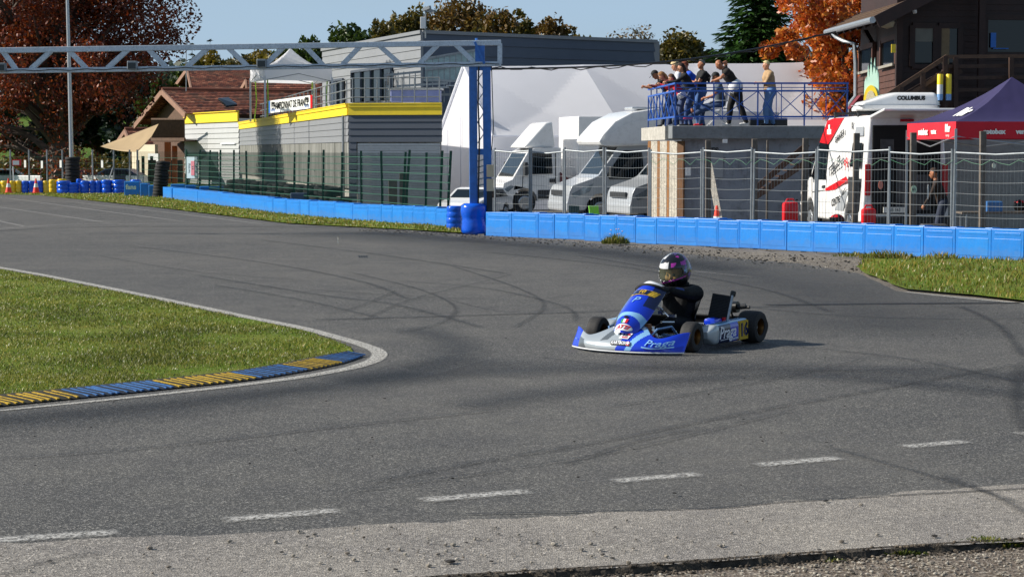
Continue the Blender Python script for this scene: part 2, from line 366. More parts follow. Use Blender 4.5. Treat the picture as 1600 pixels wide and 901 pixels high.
for k, (fi) in enumerate(range(len(mb.f))):
    j, i = divmod(fi, nx-1); x = (xs[i]+xs[i+1])/2; y = (ys[j]+ys[j+1])/2
    if y < YE(x)+.4: mb.mi[fi] = 1
    elif y > 112 or (x < -17 and y > 88): mb.mi[fi] = 2
    elif y > YB(x)+.5: mb.mi[fi] = 3
g = mb.build('ground', [M['gravel'], M['dirt'], M['meadow'], M['padd']], fix=False, smooth=45); g['kind'] = 'structure'
def sheet(name, pts, z, m, jit=0, rag=0, seed=1):
    rnd = random.Random(seed); q = []
    if rag:
        for a, b in zip(pts, pts[1:]+pts[:1]):
            L = (b-a).length; n = max(1, int(L/rag)) if L < 60 else 1
            for k in range(n):
                p = a.lerp(b, k/n); p = p+Vector((rnd.uniform(-1, 1)*jit, rnd.uniform(-1, 1)*jit*1.5, 0)) if n > 1 else p; q.append(p)
    else: q = pts
    mb = MB(); mb.poly([Vector((p.x, p.y, z)) for p in q]); o = mb.build(name, m, fix=False); o['kind'] = 'structure'; return o
# normals up
TOP = [(-900, 296), (0, 303), (60, 305), (255, 326), (450, 350), (560, 356), (640, 360), (720, 366), (860, 375), (940, 381), (1080, 398), (1250, 412), (1345, 428), (1400, 455), (1600, 474), (2300, 538)]
tp = [G(*p) for p in TOP]
trk = tp+[Vector((35, 12, 0))]+[Vector((p.x, p.y, 0)) for p in ED[::-1]]+[Vector((-60, 4, 0)), Vector((-60, 60, 0))]
track = sheet('track', trk, .004, M['asphalt'], .02, .35)
AP = [(-500, 868), (0, 850), (300, 838), (600, 822), (850, 808), (1100, 795), (1350, 776), (1600, 757), (1900, 735), (2400, 700)]
ap = [G(*p) for p in AP]+[Vector((p.x, p.y-.0, 0)) for p in ED[::-1]]
sheet('apron', ap, .007, M['apron'], .025, .12, 3)
# crumbling edge of the asphalt slab
mb = MB(); rnd = random.Random(5)
e = []
for a, b in zip(ED, ED[1:]):
    n = int((b-a).length/.03)
    for k in range(n): e.append(a.lerp(b, k/n)+Vector((0, 0, 0)))
vs = []
for p in e: q_ = .02*noise.noise(Vector((p.x*9, 0, 0)))+.012*noise.noise(Vector((p.x*40, 0, 0))); vs += [(p.x, p.y+.03, .0105), (p.x, p.y-.01+q_, .004), (p.x, p.y-.034+1.5*q_, -.03)]
mb.add(vs, [(3*i+k, 3*i+k+1, 3*i+k+4, 3*i+k+3) for i in range(len(e)-1) for k in (0, 1)])
mb.build('apron_edge', mat('broken asphalt edge', '#3a342c', .95, 0, .7, 45, bump=1, bs=60), fix=False)['kind'] = 'structure'
# grass verges
vg = [G(*p) for p in [(-200, 301), (0, 301.5), (60, 302.5), (130, 303), (240, 302), (255, 308), (420, 331), (560, 344), (715, 354), (760, 363), (722, 364), (640, 359), (560, 355), (450, 349), (255, 325), (60, 305)]]
verge_l = sheet('grass_verge', vg, .012, M['grass'], .05, .5, 4)
vr = [G(*p) for p in [(1350, 405), (1450, 403), (1600, 407), (2100, 432), (2300, 536), (1600, 470), (1480, 458), (1410, 452), (1375, 436), (1340, 420)]]
verge_r = sheet('grass_verge', vr, .012, M['grass'], .05, .4, 6)
WL = [(-600, 330), (-300, 370), (0, 419), (100, 437), (200, 457), (300, 478), (400, 499), (470, 513), (530, 529), (570, 541), (592, 552), (585, 564), (550, 576), (480, 589), (400, 600), (300, 612), (150, 628), (0, 643), (-250, 668)]
mp_ = [(-600, 333), (-300, 373), (0, 422), (100, 441), (200, 461), (300, 482), (400, 503), (470, 518), (520, 532), (548, 545), (552, 552), (520, 558), (460, 570), (380, 584), (250, 599), (110, 614), (0, 624), (-250, 647)]
inf = [G(*p) for p in mp_]
infield = sheet('infield_grass', inf, .014, M['grass'], .03, .3, 8)
# paint
mb = MB(); uv = []
strip(mb, uv, [G(*p) for p in WL[:13]], .15, .010); n0 = len(mb.v); uv2 = []
strip(mb, uv, [G(*p) for p in WL[12:]], [.15, .045], .010)
for a in ([(1415, 457), (1500, 466), (1600, 475), (2000, 512)],): strip(mb, uv, [G(*p) for p in a], .1, .010)
build_uv(mb, uv, 'edge_line', M['paint'])
mb = MB(); uv = []
for a in ([(345, 815), (535, 799)], [(655, 784), (832, 769)], [(955, 754), (1097, 742)], [(1180, 729), (1315, 717)], [(1410, 700), (1512, 691)], [(1588, 680), (1680, 673)], [(-60, 850), (190, 833)]):
    p, q = G(*a[0]), G(*a[1]); strip(mb, uv, [p, p.lerp(q, .33), p.lerp(q, .66), q], .165, .010)
build_uv(mb, uv, 'dashed_line', M['paint2'])
mb = MB(); uv = []
for a, wd in (([(-60, 362), (0, 358), (53, 354), (94, 351.5), (178, 350), (250, 351), (313, 350), (430, 351)], .1), ([(-60, 332), (0, 346), (42, 355)], .09), ([(-100, 309), (0, 324), (90, 337), (178, 350)], .09),
              ([(-60, 303), (19, 311), (160, 330), (313, 350)], .09), ([(92, 314), (250, 331), (430, 353)], .09), ([(0, 331), (60, 332.5)], .08), ([(25, 318), (75, 319)], .08), ([(90, 341), (150, 340)], .08), ([(1080, 424), (1180, 434)], .07), ([(120, 346), (230, 345)], .08)):
    strip(mb, uv, [G(*p) for p in a], wd, .010, 6)
build_uv(mb, uv, 'grid_line', M['paint2'])
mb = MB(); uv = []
for a, wd in (([(-80, 366), (0, 361), (139, 355.5), (420, 354.5), (560, 357)], .1), ([(480, 501), (700, 495), (900, 489), (1110, 483), (1300, 477)], .05), ([(1190, 477.5), (1400, 475.5), (1620, 474)], .13), ([(700, 806), (1100, 797), (1250, 785), (1700, 760)], .02)):  # thick right-hand strip is a pole's cast shadow, painted along with the seams
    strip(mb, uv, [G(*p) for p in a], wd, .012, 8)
build_uv(mb, uv, 'seam_and_shadow', M['seam'])
mb = MB(); uv = []
for a, wd in (([(-300, 690), (0, 662), (200, 645), (400, 622), (560, 600), (680, 577), (800, 562)], 1.3), ([(-100, 668), (300, 628), (520, 602), (650, 575), (720, 545), (640, 510)], .7),
              ([(480, 362), (640, 371), (800, 384), (950, 398), (1100, 418), (1230, 445), (1330, 480), (1420, 530)], 4.0), ([(560, 362), (760, 378), (960, 396), (1150, 425)], 1.6),
              ([(500, 600), (800, 580), (1100, 575), (1400, 582), (1800, 600)], 1.2), ([(700, 640), (1000, 600), (1300, 590), (1800, 640)], .8)):
    strip(mb, uv, [G(*p) for p in a], wd, .014, 8)
build_uv(mb, uv, 'rubber_band', M['band'])
sk = [([(300, 430), (500, 462), (620, 478), (760, 515)], .22), ([(330, 446), (470, 470), (600, 500)], .16), ([(540, 425), (650, 452), (710, 480), (690, 505), (620, 522)], .14), ([(700, 415), (800, 448), (850, 478), (800, 515)], .14),
      ([(620, 440), (760, 452), (880, 480), (900, 505)], .16), ([(560, 760), (760, 722), (950, 690), (1150, 650), (1400, 605), (1650, 560)], .16), ([(520, 775), (800, 735), (1000, 700), (1250, 640)], .1),
      ([(1596, 570), (1588, 610), (1592, 650), (1620, 690)], .3), ([(1200, 540), (1400, 560), (1600, 600)], .16), ([(1290, 700), (1380, 725), (1450, 745), (1600, 790)], .12), ([(1100, 470), (1250, 490), (1450, 500), (1650, 498)], .18),
      ([(900, 400), (1050, 425), (1200, 455), (1300, 490)], .2), ([(760, 395), (950, 415), (1100, 440)], .2), ([(200, 385), (400, 410), (560, 440), (640, 470)], .2), ([(150, 400), (300, 425), (480, 440)], .12),
      ([(840, 560), (1000, 575), (1250, 580), (1500, 577)], .12), ([(0, 720), (250, 700), (500, 672), (800, 640)], .14), ([(620, 455), (560, 480), (510, 492)], .1), ([(700, 470), (800, 490), (900, 478)], .08), ([(400, 375), (600, 400), (800, 430)], .25),
      ([(1500, 480), (1560, 510), (1600, 560)], .2), ([(0, 905), (80, 880), (160, 866)], .12), ([(1470, 745), (1560, 780), (1640, 830)], .14), ([(880, 730), (1000, 690), (1100, 670)], .12), ([(460, 452), (640, 464), (820, 470), (900, 462)], .12),
      ([(560, 505), (640, 470), (760, 440), (800, 430)], .1), ([(940, 640), (1180, 600), (1360, 560)], .1)]
mb = MB(); uv = []
for a, wd in sk: strip(mb, uv, [G(*p) for p in a], wd*.62, .016, 10)
build_uv(mb, uv, 'tyre_mark', M['skid'])
# ------------------------------------------------------------------ kerb
KP = [(-300, 664), (0, 632), (110, 621), (255, 606), (375, 593), (455, 580), (510, 569), (556, 558)]
kw = [G(*p) for p in KP]; ksp = []
for i in range(len(kw)-1):
    for k in range(12):
        p0 = kw[max(i-1, 0)]; p1 = kw[i]; p2 = kw[i+1]; p3 = kw[min(i+2, len(kw)-1)]; t = k/12
        ksp.append(.5*((2*p1)+(p2-p0)*t+(2*p0-5*p1+4*p2-p3)*t*t+(3*p1-p0-3*p2+p3)*t**3))
ksp.append(kw[-1])
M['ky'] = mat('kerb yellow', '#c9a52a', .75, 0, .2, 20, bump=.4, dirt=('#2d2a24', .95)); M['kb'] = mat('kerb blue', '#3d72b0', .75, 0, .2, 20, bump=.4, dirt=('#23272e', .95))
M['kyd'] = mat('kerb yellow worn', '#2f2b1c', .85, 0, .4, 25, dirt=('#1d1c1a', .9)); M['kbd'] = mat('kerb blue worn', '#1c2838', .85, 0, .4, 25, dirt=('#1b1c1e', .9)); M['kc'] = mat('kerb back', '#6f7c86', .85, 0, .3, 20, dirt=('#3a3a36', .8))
def pxof(p): return 800+F*p.x/p.y
kerb = thing('kerb', 'ribbed blue and yellow kerb bending round the tip of the infield grass', 'kerb', tuple(kw[3]))
bmb, rmb = MB(), MB(); prof = [(-.14, .012), (-.09, .028), (.08, .045), (.13, .055), (.15, .05), (.155, .0)]
N = []
for i, p in enumerate(ksp):
    d = (ksp[min(i+1, len(ksp)-1)]-ksp[max(i-1, 0)]).normalized(); N.append(Vector((-d.y, d.x, 0)))
taper = lambda i: 1-.45*sm((i/(len(ksp)-1)-.85)/.15)
vs = [ksp[i]+N[i]*(o*taper(i))+Vector((0, 0, z)) for i in range(len(ksp)) for o, z in prof]; k = len(prof)
bmb.add(vs, [(i*k+j, i*k+j+1, (i+1)*k+j+1, (i+1)*k+j) for i in range(len(ksp)-1) for j in range(k-1)])
def kcol(px): return 0 if (px < 110 or 255 <= px < 375 or 455 <= px < 512) else 1
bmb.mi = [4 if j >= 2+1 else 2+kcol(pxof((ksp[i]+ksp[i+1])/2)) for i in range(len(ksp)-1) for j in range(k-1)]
acc = 0; nxt = 0
for i in range(len(ksp)-1):
    L = (ksp[i+1]-ksp[i]).length
    while nxt < acc+L:
        t = (nxt-acc)/L; p = ksp[i].lerp(ksp[i+1], t); n = N[i]; d = Vector((n.y, -n.x, 0)); s_ = taper(i)
        j = rnd.uniform(-.01, .01)
        rmb.bar(p+n*(-.128*s_)+d*(.035+j)+Vector((0, 0, .020)), p+n*(.108*s_)+d*(-.035+j)+Vector((0, 0, .048)), .022*rnd.uniform(.6, 1.4), .010, kcol(pxof(p))); nxt += .068*rnd.uniform(.85, 1.15)
    acc += L
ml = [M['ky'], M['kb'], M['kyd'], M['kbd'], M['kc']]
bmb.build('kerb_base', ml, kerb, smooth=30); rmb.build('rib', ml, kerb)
# ------------------------------------------------------------------ grass blades, stones
def inpoly(x, y, pg):
    c = False; n = len(pg); j = n-1
    for i in range(n):
        a, b = pg[i], pg[j]
        if (a.y > y) != (b.y > y) and x < (b.x-a.x)*(y-a.y)/(b.y-a.y)+a.x: c = not c
        j = i
    return c
M['blade'] = leafmat('grass blade', ['#384810', '#4d5f18', '#636f22', '#7b8632', '#a1994e', '#546618', '#b5a864'], .4)
M['blade2'] = leafmat('dry grass blade', ['#516a1e', '#6b8428', '#8f863c', '#a38e4c', '#75802e'], .4)
def blades(name, poly, n, h, z, m, seed, box, wd=.006, lab=None, dens=None):
    rnd = random.Random(seed); mb = MB(); c = 0; t = 0
    while c < n and t < n*30:
        t += 1; y = 1/rnd.uniform(1/box[3], 1/box[2]); x = rnd.uniform(*box[:2])
        if not inpoly(x, y, poly): continue
        dn = .55+.9*noise.noise(Vector((x*1.1, y*1.1, seed)))
        if rnd.random() > dn+.25: continue
        c += 1; hh = h*rnd.uniform(.4, 1.3)*(.8+.5*dn); a = rnd.uniform(0, 2*PI); ln = rnd.uniform(.3, 1.5)*hh; w_ = wd*rnd.uniform(.6, 1.3)*max(1, y/16)
        dx, dy = math.cos(a), math.sin(a); b0 = Vector((x, y, z)); s = Vector((-dy, dx, 0))*w_
        mid = b0+Vector((dx*ln*.35, dy*ln*.35, hh*.6)); tip = b0+Vector((dx*ln, dy*ln, hh))
        mb.add([b0-s, b0+s, mid+s*.7, mid-s*.7, tip], [(0, 1, 2, 3), (3, 2, 4)])
    o = mb.build(name, m, fix=False); o['kind'] = 'stuff'
    if lab: o['label'] = lab; o['category'] = 'grass'
    return o
blades('grass', inf, 115000, .024, .012, M['blade'], 11, (-14, -.9, 13.2, 42), .0032, 'short mown grass filling the infield inside the kerb')
blades('grass', vg, 9000, .045, .01, M['blade2'], 12, (-22, 1, 38, 80), .005, 'strip of grass between the track and the left blue barrier')
blades('grass', vr, 9000, .06, .01, M['blade2'], 13, (5, 14, 20, 36), .005, 'rough grass patch below the right end of the blue barrier')
def tuft(name, lab, c, r, n, h, m, seed, cat='weed', flower=None):
    rnd = random.Random(seed); mb = MB(); c = Vector(c)
    for i in range(n):
        a = rnd.uniform(0, 2*PI); q = r[0]*math.sqrt(rnd.random())*math.cos(a); s_ = r[1]*math.sqrt(rnd.random())*math.sin(a)
        b0 = c+Vector((q, s_, 0)); hh = h*rnd.uniform(.4, 1.2)*(1-.5*abs(q)/r[0]); a = rnd.uniform(0, 2*PI); ln = hh*rnd.uniform(.2, .9); d = Vector((math.cos(a), math.sin(a), 0)); s = Vector((-d.y, d.x, 0))*rnd.uniform(.003, .011)
        mid = b0+d*ln*.4+Vector((0, 0, hh*.6)); tip = b0+d*ln+Vector((0, 0, hh*.95)); mb.add([b0-s*.5, b0+s*.5, mid+s, mid-s, tip], [(0, 1, 2, 3), (3, 2, 4)])
    o = mb.build(name, m, fix=False); tag(o, lab, cat)
    if flower:
        f = MB()
        for i in range(flower[1]):
            p = c+Vector((rnd.uniform(-1, 1)*r[0]*.6, rnd.uniform(-1, 1)*r[1]*.5, h*rnd.uniform(.9, 1.5))); f.tube([c+Vector((p.x-c.x, p.y-c.y, 0))*.6, p], .003, 4); f.lathe([(.001, -.012), (.02, 0), (.001, .012)], Matrix.Translation(p), 6, 1)
        fo = f.build('flower', [M['blade'], flower[0]]); fo.parent = o
    return o
fl = mat('pale flower', '#c9a9b5', .8)
tuft('weed', 'leafy flowering weed at the foot of the blue barrier behind the kart', G(962, 381), (.27, .16), 420, .2, M['blade'], 21, flower=(fl, 7))
tuft('weed', 'dry brown weed by the blue barrier just left of the right grass patch', G(1330, 401), (.35, .12), 160, .1, M['blade2'], 22)
tuft('weed', 'thin dry weed patch against the barrier above the right grass', G(1385, 404), (.45, .15), 420, .17, M['blade2'], 23)
tuft('weed', 'low weed patch against the barrier near the right frame edge', G(1470, 405), (.3, .15), 200, .15, M['blade2'], 24)
for i, (px, py, a, b, n, h, lab) in enumerate([(1545, 856, .22, .04, 1100, .055, 'widest tuft of green grass on the broken asphalt edge at lower right'), (1405, 868, .13, .035, 420, .04, 'small grass tuft on the asphalt edge left of the widest tuft'), (1300, 878, .07, .03, 140, .03, 'flat leafy tuft in the middle of the asphalt edge tufts'), (1000, 893, .1, .03, 200, .025, 'low mossy tuft at the left end of the asphalt edge'), (1150, 886, .05, .02, 60, .03, 'tiny sparse tuft between the mossy and leafy tufts'), (1600, 852, .1, .04, 250, .04, 'grass tuft at the asphalt edge cut by the right frame edge')]):
    p = G(px, py, -.03); tuft('grass_tuft', lab, (p.x, p.y, -.035), (a, b), n, h, M['blade'], 30+i, 'grass tuft')
def stones(name, n, fn, size, m, seed, lab, flat=.6):
    rnd = random.Random(seed); mb = MB()
    bm = bmesh.new(); bmesh.ops.create_icosphere(bm, subdivisions=1, radius=1); bm.verts.ensure_lookup_table(); V0 = [v.co.copy() for v in bm.verts]; F0 = [tuple(v.index for v in f.verts) for f in bm.faces]; bm.free()
    for i in range(n):
        p = fn(rnd)
        if p is None: continue
        s = size[0]*(size[1]/size[0])**(rnd.random()**2.2); q = Matrix.Rotation(rnd.uniform(0, 6), 3, 'Z'); k = (rnd.uniform(.7, 1.3), rnd.uniform(.7, 1.2), flat*rnd.uniform(.7, 1.2))
        mb.add([p+q @ Vector((v.x*s*k[0], v.y*s*k[1], v.z*s*k[2]+s*.3))*(1) for v in V0], F0)
    o = mb.build(name, m, fix=False); o['kind'] = 'stuff'; o['label'] = lab; o['category'] = 'gravel'; return o
def stonemat(name, stops):
    m, nt, b = nt_new(name); g = nd(nt, 'ShaderNodeNewGeometry'); r = ramp(nt, g.outputs['Random Per Island'], [(i/(len(stops)-1), C(s)) for i, s in enumerate(stops)])
    nt.links.new(r.outputs[0], b.inputs['Base Color']); b.inputs['Roughness'].default_value = .9; return m
M['peb'] = stonemat('pebble', ['#4b453c', '#79726a', '#9c9486', '#69655f', '#b6afa2', '#5d564c']); M['crumb'] = stonemat('rubber crumb', ['#0b0b0b', '#1c1a18', '#2a2725'])
def f_apron(r):
    px, py = r.uniform(-50, 1650), r.uniform(780, 935)
    if r.random() < .45: px = r.gauss(760, 230); py = r.gauss(865, 22)
    p = G(px, py); lo = YE(p.x)
    if p.y < lo+.02 or py < 850-.058*px+8: return None
    p.z = .012; return p
stones('pebble', 480, f_apron, (.003, .014), M['peb'], 41, 'small pale pebbles strewn over the light worn asphalt in front')
def f_dirt(r):
    x = r.uniform(-1.5, 4.5); y = YE(x)-abs(r.gauss(0, .6))-.03
    return Vector((x, y, hz(x, y)+.0))
stones('gravel', 14000, f_dirt, (.002, .011), M['peb'], 42, 'loose stones in the dirt below the broken asphalt edge')
def f_strip(r):
    px = r.uniform(560, 1350); t = (px-560)/790; lo = lerp(356, 425, t**1.2)+2; hi = 350+(px-560)*.062
    p = G(px, r.uniform(hi+6, lo+3)); p.z = .0 ; return p
stones('gravel', 3200, f_strip, (.005, .016), M['peb'], 43, 'gravel and grit between the track and the blue barrier')
def f_track(r):
    p = G(r.uniform(-50, 1650), 380+r.random()**1.6*420); p.z = .018
    return None if inpoly(p.x, p.y, inf) else p
stones('rubber_crumb', 420, f_track, (.004, .012), M['crumb'], 44, 'black crumbs of tyre rubber scattered over the track', .35)
stones('rubber_crumb', 900, f_strip, (.01, .03), M['crumb'], 45, 'black rubber crumbs lying in the gravel strip by the barrier', .5)
def f_edge(r):
    x = r.uniform(-2, 4.5); y = YE(x)-r.uniform(-.03, .09); return Vector((x, y, -.02 if y < YE(x)-.02 else .008))
stones('rubble', 2600, f_edge, (.003, .012), stonemat('edge rubble', ['#221e19', '#3a332b', '#5a5044', '#2b2620', '#7a6f60']), 47, 'dark rubble crumbling from the edge of the asphalt')
stones('rubber_crumb', 24, f_apron, (.008, .022), M['crumb'], 46, 'black rubber scraps on the light asphalt in front', .3)
# ------------------------------------------------------------------ plastic barriers
def block_mesh(L, h, m, name, d=.4):
    mb = MB(); mb.box((0, d/2, h/2), (L-.005, d, h))
    o = mb.build(name, m, bev=.007)
    p = MB(); p.box((0, -.001, h*.42), (L*.84, .006, h*.56)); p.box((0, -.001, h*.86), (L*.8, .006, h*.08)); q = p.build('raised_panel', m, bev=.003); q.parent = o
    c = MB(); c.box((L*.38, d*.4, h+.008), (L*.2, d*.55, .018)); q2 = c.build('top_lug', m, bev=.006); q2.parent = o
    return o
# ROOTM not needed for children here (all local)
def row(bx, A, B, h, lab, grp, m):
    proto = None; n = (B-A); ang = math.atan2(n.y, n.x)
    for a, b in zip(bx, bx[1:]):
        def onl(px):
            k = (px-800)/F  # x/y ratio (ground plane, small pitch effect ignored through iteration)
            lo, hi = -.6, 1.6
            for _ in range(40):
                mid = (lo+hi)/2; q = A+n*mid; r_ = ray(px, 350); rr = r_.x/r_.y
                if q.x/q.y < rr: lo = mid
                else: hi = mid
            return A+n*lo
        p, q = onl(a), onl(b); L = (q-p).length
        if proto is None:
            proto = block_mesh(1.0, h, m, 'plastic_barrier'); tag(proto, lab, 'barrier', grp); o = proto
        else: o = copy_tree(proto)
        jit = random.uniform(-.012, .012); c = (p+q)/2; o.location = (c.x, c.y+jit, -.01+random.uniform(-.012, .006)); o.rotation_euler = (0, 0, ang+random.uniform(-.01, .01)); o.scale = (L, 1, 1+random.uniform(-.02, .02))
rb = [759, 799, 841, 866, 889, 913, 938, 963, 993, 1026, 1057, 1089, 1122, 1155, 1188, 1229, 1271, 1312, 1352, 1397, 1443, 1493, 1549, 1600, 1655, 1715]
row(rb, G(765, 367), G(1600, 408), .5, 'bright blue plastic barrier block in the long row on the right, under the pipe fence', 'blue blocks of the right barrier', M['blue'])
row([255, 269, 310, 346, 381, 416], G(255, 309), G(420, 332), .42, 'pale worn blue block at the far left end of the long low barrier', 'blue blocks at the far left end', M['blue'])
row([416, 427, 447, 469, 483, 498, 523, 551], G(420, 332), G(560, 345), .43, 'blue block in the middle of the low barrier under the green fence', 'blue blocks in the middle of the left barrier', M['blue'])
row([551, 576, 596, 613, 630, 646, 664, 682, 699], G(560, 345), G(715, 355), .43, 'blue block just left of the wrapped tyre stacks at the gantry', 'blue blocks left of the gantry', M['blue'])
# wrapped tyre stacks
def wrapped(name, r, h, n, m, seed):
    rnd = random.Random(seed); mb = MB(); K = 28; J = n*7; vs = []
    for j in range(J+1):
        z = h*j/J; ph = (j/J*n) % 1.0; bul = abs(math.sin(PI*j/J*n))**.6
        for k in range(K):
            a = 2*PI*k/K; rr = r*(.92+.08*bul)*(1+.07*noise.noise(Vector((math.cos(a)*1.3, math.sin(a)*1.3, z*3+seed)))+.02*noise.noise(Vector((math.cos(a)*5, math.sin(a)*5, z*14+seed))))
            if j == J: rr *= .8
            if j == 0: rr *= .9
            vs.append((rr*math.cos(a), rr*math.sin(a), z+(.0 if j < J else .0)))
    fs = [(j*K+k, j*K+(k+1) % K, (j+1)*K+(k+1) % K, (j+1)*K+k) for j in range(J) for k in range(K)]+[tuple(J*K+k for k in range(K)), tuple(range(K-1, -1, -1))]
    mb.add(vs, fs); return mb.build(name, m, smooth=70)
wb = wrapped('wrapped_tyre_stack', .275, .64, 2, M['bluef'], 1); p = G(740, 365); wb.location = (p.x, p.y, 0); tag(wb, 'large glossy blue wrapped tyre stack at the foot of the gantry', 'tyre stack')
wb2 = wrapped('wrapped_tyre_stack', .19, .52, 4, M['bluef'], 2); p = G(711, 358); wb2.location = (p.x, p.y, 0); tag(wb2, 'smaller blue wrapped tyre stack left of the large one at the gantry', 'tyre stack')
pb = wrapped('wrapped_tyre_stack', 1, 1, 3, M['bluef'], 3); py_ = wrapped('wrapped_tyre_stack', 1, 1, 3, M['yellowf'], 4); first = {0: pb, 1: py_}; used = set()
barr = [(8, 15, 1, 0, 'wide yellow wrapped tyre stack at the left frame edge'), (20, 10, 1, 0, 'first narrow yellow tyre stack right of the wide yellow one'), (29.5, 10, 1, 0, 'second narrow yellow tyre stack, touching the blue ones'), (39.5, 11, 0, 0, 'blue tyre stack between yellow stacks and the second cone'), (50, 10, 0, 0, 'blue tyre stack just behind the second traffic cone'), (62, 12, 0, 0, 'blue tyre stack right of the second traffic cone'),
        (72, 9, 1, 0, 'narrow yellow tyre stack between blue and wide yellow'), (83, 13, 1, 1, 'tall yellow tyre stack left of the lamp pole'), (97, 15, 1, 2, 'yellow tyre stack half hidden behind a blue one'), (100, 22, 0, 0, 'wide low blue tyre stack left of the black tyres at the pole'), (115, 19, 0, -3, 'lowest blue tyre stack in front of the black tyres'), (124, 9, 0, 2, 'thin blue tyre stack just right of the black tyres'),
        (133, 14, 0, 0, 'blue tyre stack second right of the pole'), (145, 10, 0, 0, 'blue tyre stack third right of the pole'), (154, 10, 0, 0, 'blue tyre stack fourth right of the pole'), (167, 17, 0, 1.5, 'broad dented blue tyre stack near the blue boxes'), (186, 21, 0, 1.5, 'widest smooth blue tyre stack beside the boxes'), (-8, 14, 1, 0, 'yellow tyre stack beyond the frame edge'), (212, 17, 0, 1.0, 'blue tyre stack behind the box with the pale logo')]
for px, wpx, c, dh, lab in barr:
    Y = 80 if dh not in (2, 1.0) else 81.2; s = F/Y; q = P(px, 299, Y); o = first[c]
    if c in used: o = copy_tree(o)
    used.add(c); o.location = (q.x, q.y, -.02); r = wpx/2/s; o.scale = (r, r, (19+dh)/s); o.rotation_euler = (0, 0, random.uniform(0, 6)); tag(o, lab, 'tyre stack', 'wrapped tyre stacks at the far left')
M['logo'] = mat('pale logo', '#e8e4c0', .6)
for i, (a, b, lab) in enumerate(((196, 220, 'blue plastic box with a pale yellow logo beside the tyre stacks'), (221, 233, 'small plain blue box right of the one with the logo'), (234, 250, 'blue box touching the black tyre stack'))):
    Y = 74.5-i*.9; s = F/Y; q = P((a+b)/2, 300, Y); mb = MB(); h = (23-2*i)/s; L = (b-a)/s; mb.box((0, 0, h/2), (L*.98, .5, h)); o = mb.build('barrier_box', M['blue'], bev=.02); o.location = (q.x, q.y, -.02); tag(o, lab, 'barrier box', 'blue boxes at the far left')
    if i == 0:
        t = MB(); put_text(t, 'fans', .26, frame_m((-.03, -.254, h*.62), (1, 0, 0), (0, 0, 1)), bold=.008); l = t.build('lettering', M['logo']); l.parent = o
# boxes behind the left barrier end with yellow writing
for i, (a, b, lab) in enumerate(((268, 290, 'narrow blue box behind the left end of the low barrier'), (291, 312, 'blue box with yellow lettering nearest the white board'), (313, 349, 'longer blue box with yellow lettering under the green fence'))):
    Y = 76-i*2.2; s = F/Y; q = P((a+b)/2, 297, Y); mb = MB(); h = .72; L = (b-a)/s; mb.box((0, 0, h/2), (L*.97, .5, h)); o = mb.build('barrier_box', M['blue'], bev=.02); o.location = (q.x, q.y, -.3); tag(o, lab, 'barrier box', 'blue boxes behind the low barrier')
    if i: t = MB(); put_text(t, 'MONZA', .15, frame_m((0, -.254, h*.72), (1, 0, 0), (0, 0, 1)), bold=.012); l = t.build('lettering', M['ky']); l.parent = o
# black tyre columns round posts
def tyre(R_, w_, tread=True):
    mb = MB(); pr = [(R_*.55, -w_*.42), (R_*.62, -w_/2), (R_*.86, -w_/2), (R_*.97, -w_*.40), (R_, -w_*.25), (R_, w_*.25), (R_*.97, w_*.40), (R_*.86, w_/2), (R_*.62, w_/2), (R_*.55, w_*.42), (R_*.55, -w_*.42)]
    mb.lathe(pr, n=28, caps=False); return mb
def tyre_stack(px, py, Y, n, r, w_, lean, lab):
    q = P(px, py, Y); root = thing('tyre_stack', lab, 'tyre stack', (q.x, q.y, -.02))
    for i in range(n):
        mb = tyre(r*random.uniform(.95, 1.03), w_*1.02); o = mb.build('tyre', M['black'], root, local=True, smooth=40); o.location = (lean[0]*i+random.uniform(-.012, .012), random.uniform(-.012, .012), w_*(i+.5)); o.rotation_euler = (random.uniform(-.05, .05), lean[1]*random.uniform(.3, 1), 0)
tyre_stack(113.5, 299, 82.6, 11, .31, .135, (.002, .0), 'stack of black tyres round the foot of the tall lamp pole')
tyre_stack(249, 303, 72, 12, .27, .113, (.013, .06), 'tall leaning stack of black tyres beside the chalet')
# cones
def cone(px, py, Y, h, lab, z=0):
    q = P(px, py, Y); r = thing('traffic_cone', lab, 'traffic cone', (q.x, q.y, z), group='traffic cones'); k = h/.5
    b = MB(); b.box((0, 0, .015*k), (.28*k, .28*k, .03*k)); b.build('base', M['orange'], r, local=True, bev=.005)
    b = MB(); b.lathe([(.11*k, .03*k), (.075*k, .2*k)]); b.lathe([(.05*k, .33*k), (.018*k, .5*k), (.005*k, .5*k)], caps=False); b.build('body', M['orange'], r, local=True, smooth=40)
    b = MB(); b.lathe([(.0755*k, .2*k), (.0505*k, .33*k)]); b.build('reflective_band', M['white'], r, local=True, smooth=40); return r
cone(13.5, 302, 78.5, .62, 'orange and white traffic cone in front of the yellow tyre stacks at the left')
cone(56.5, 302, 78.5, .62, 'traffic cone in front of the first blue tyre stacks')
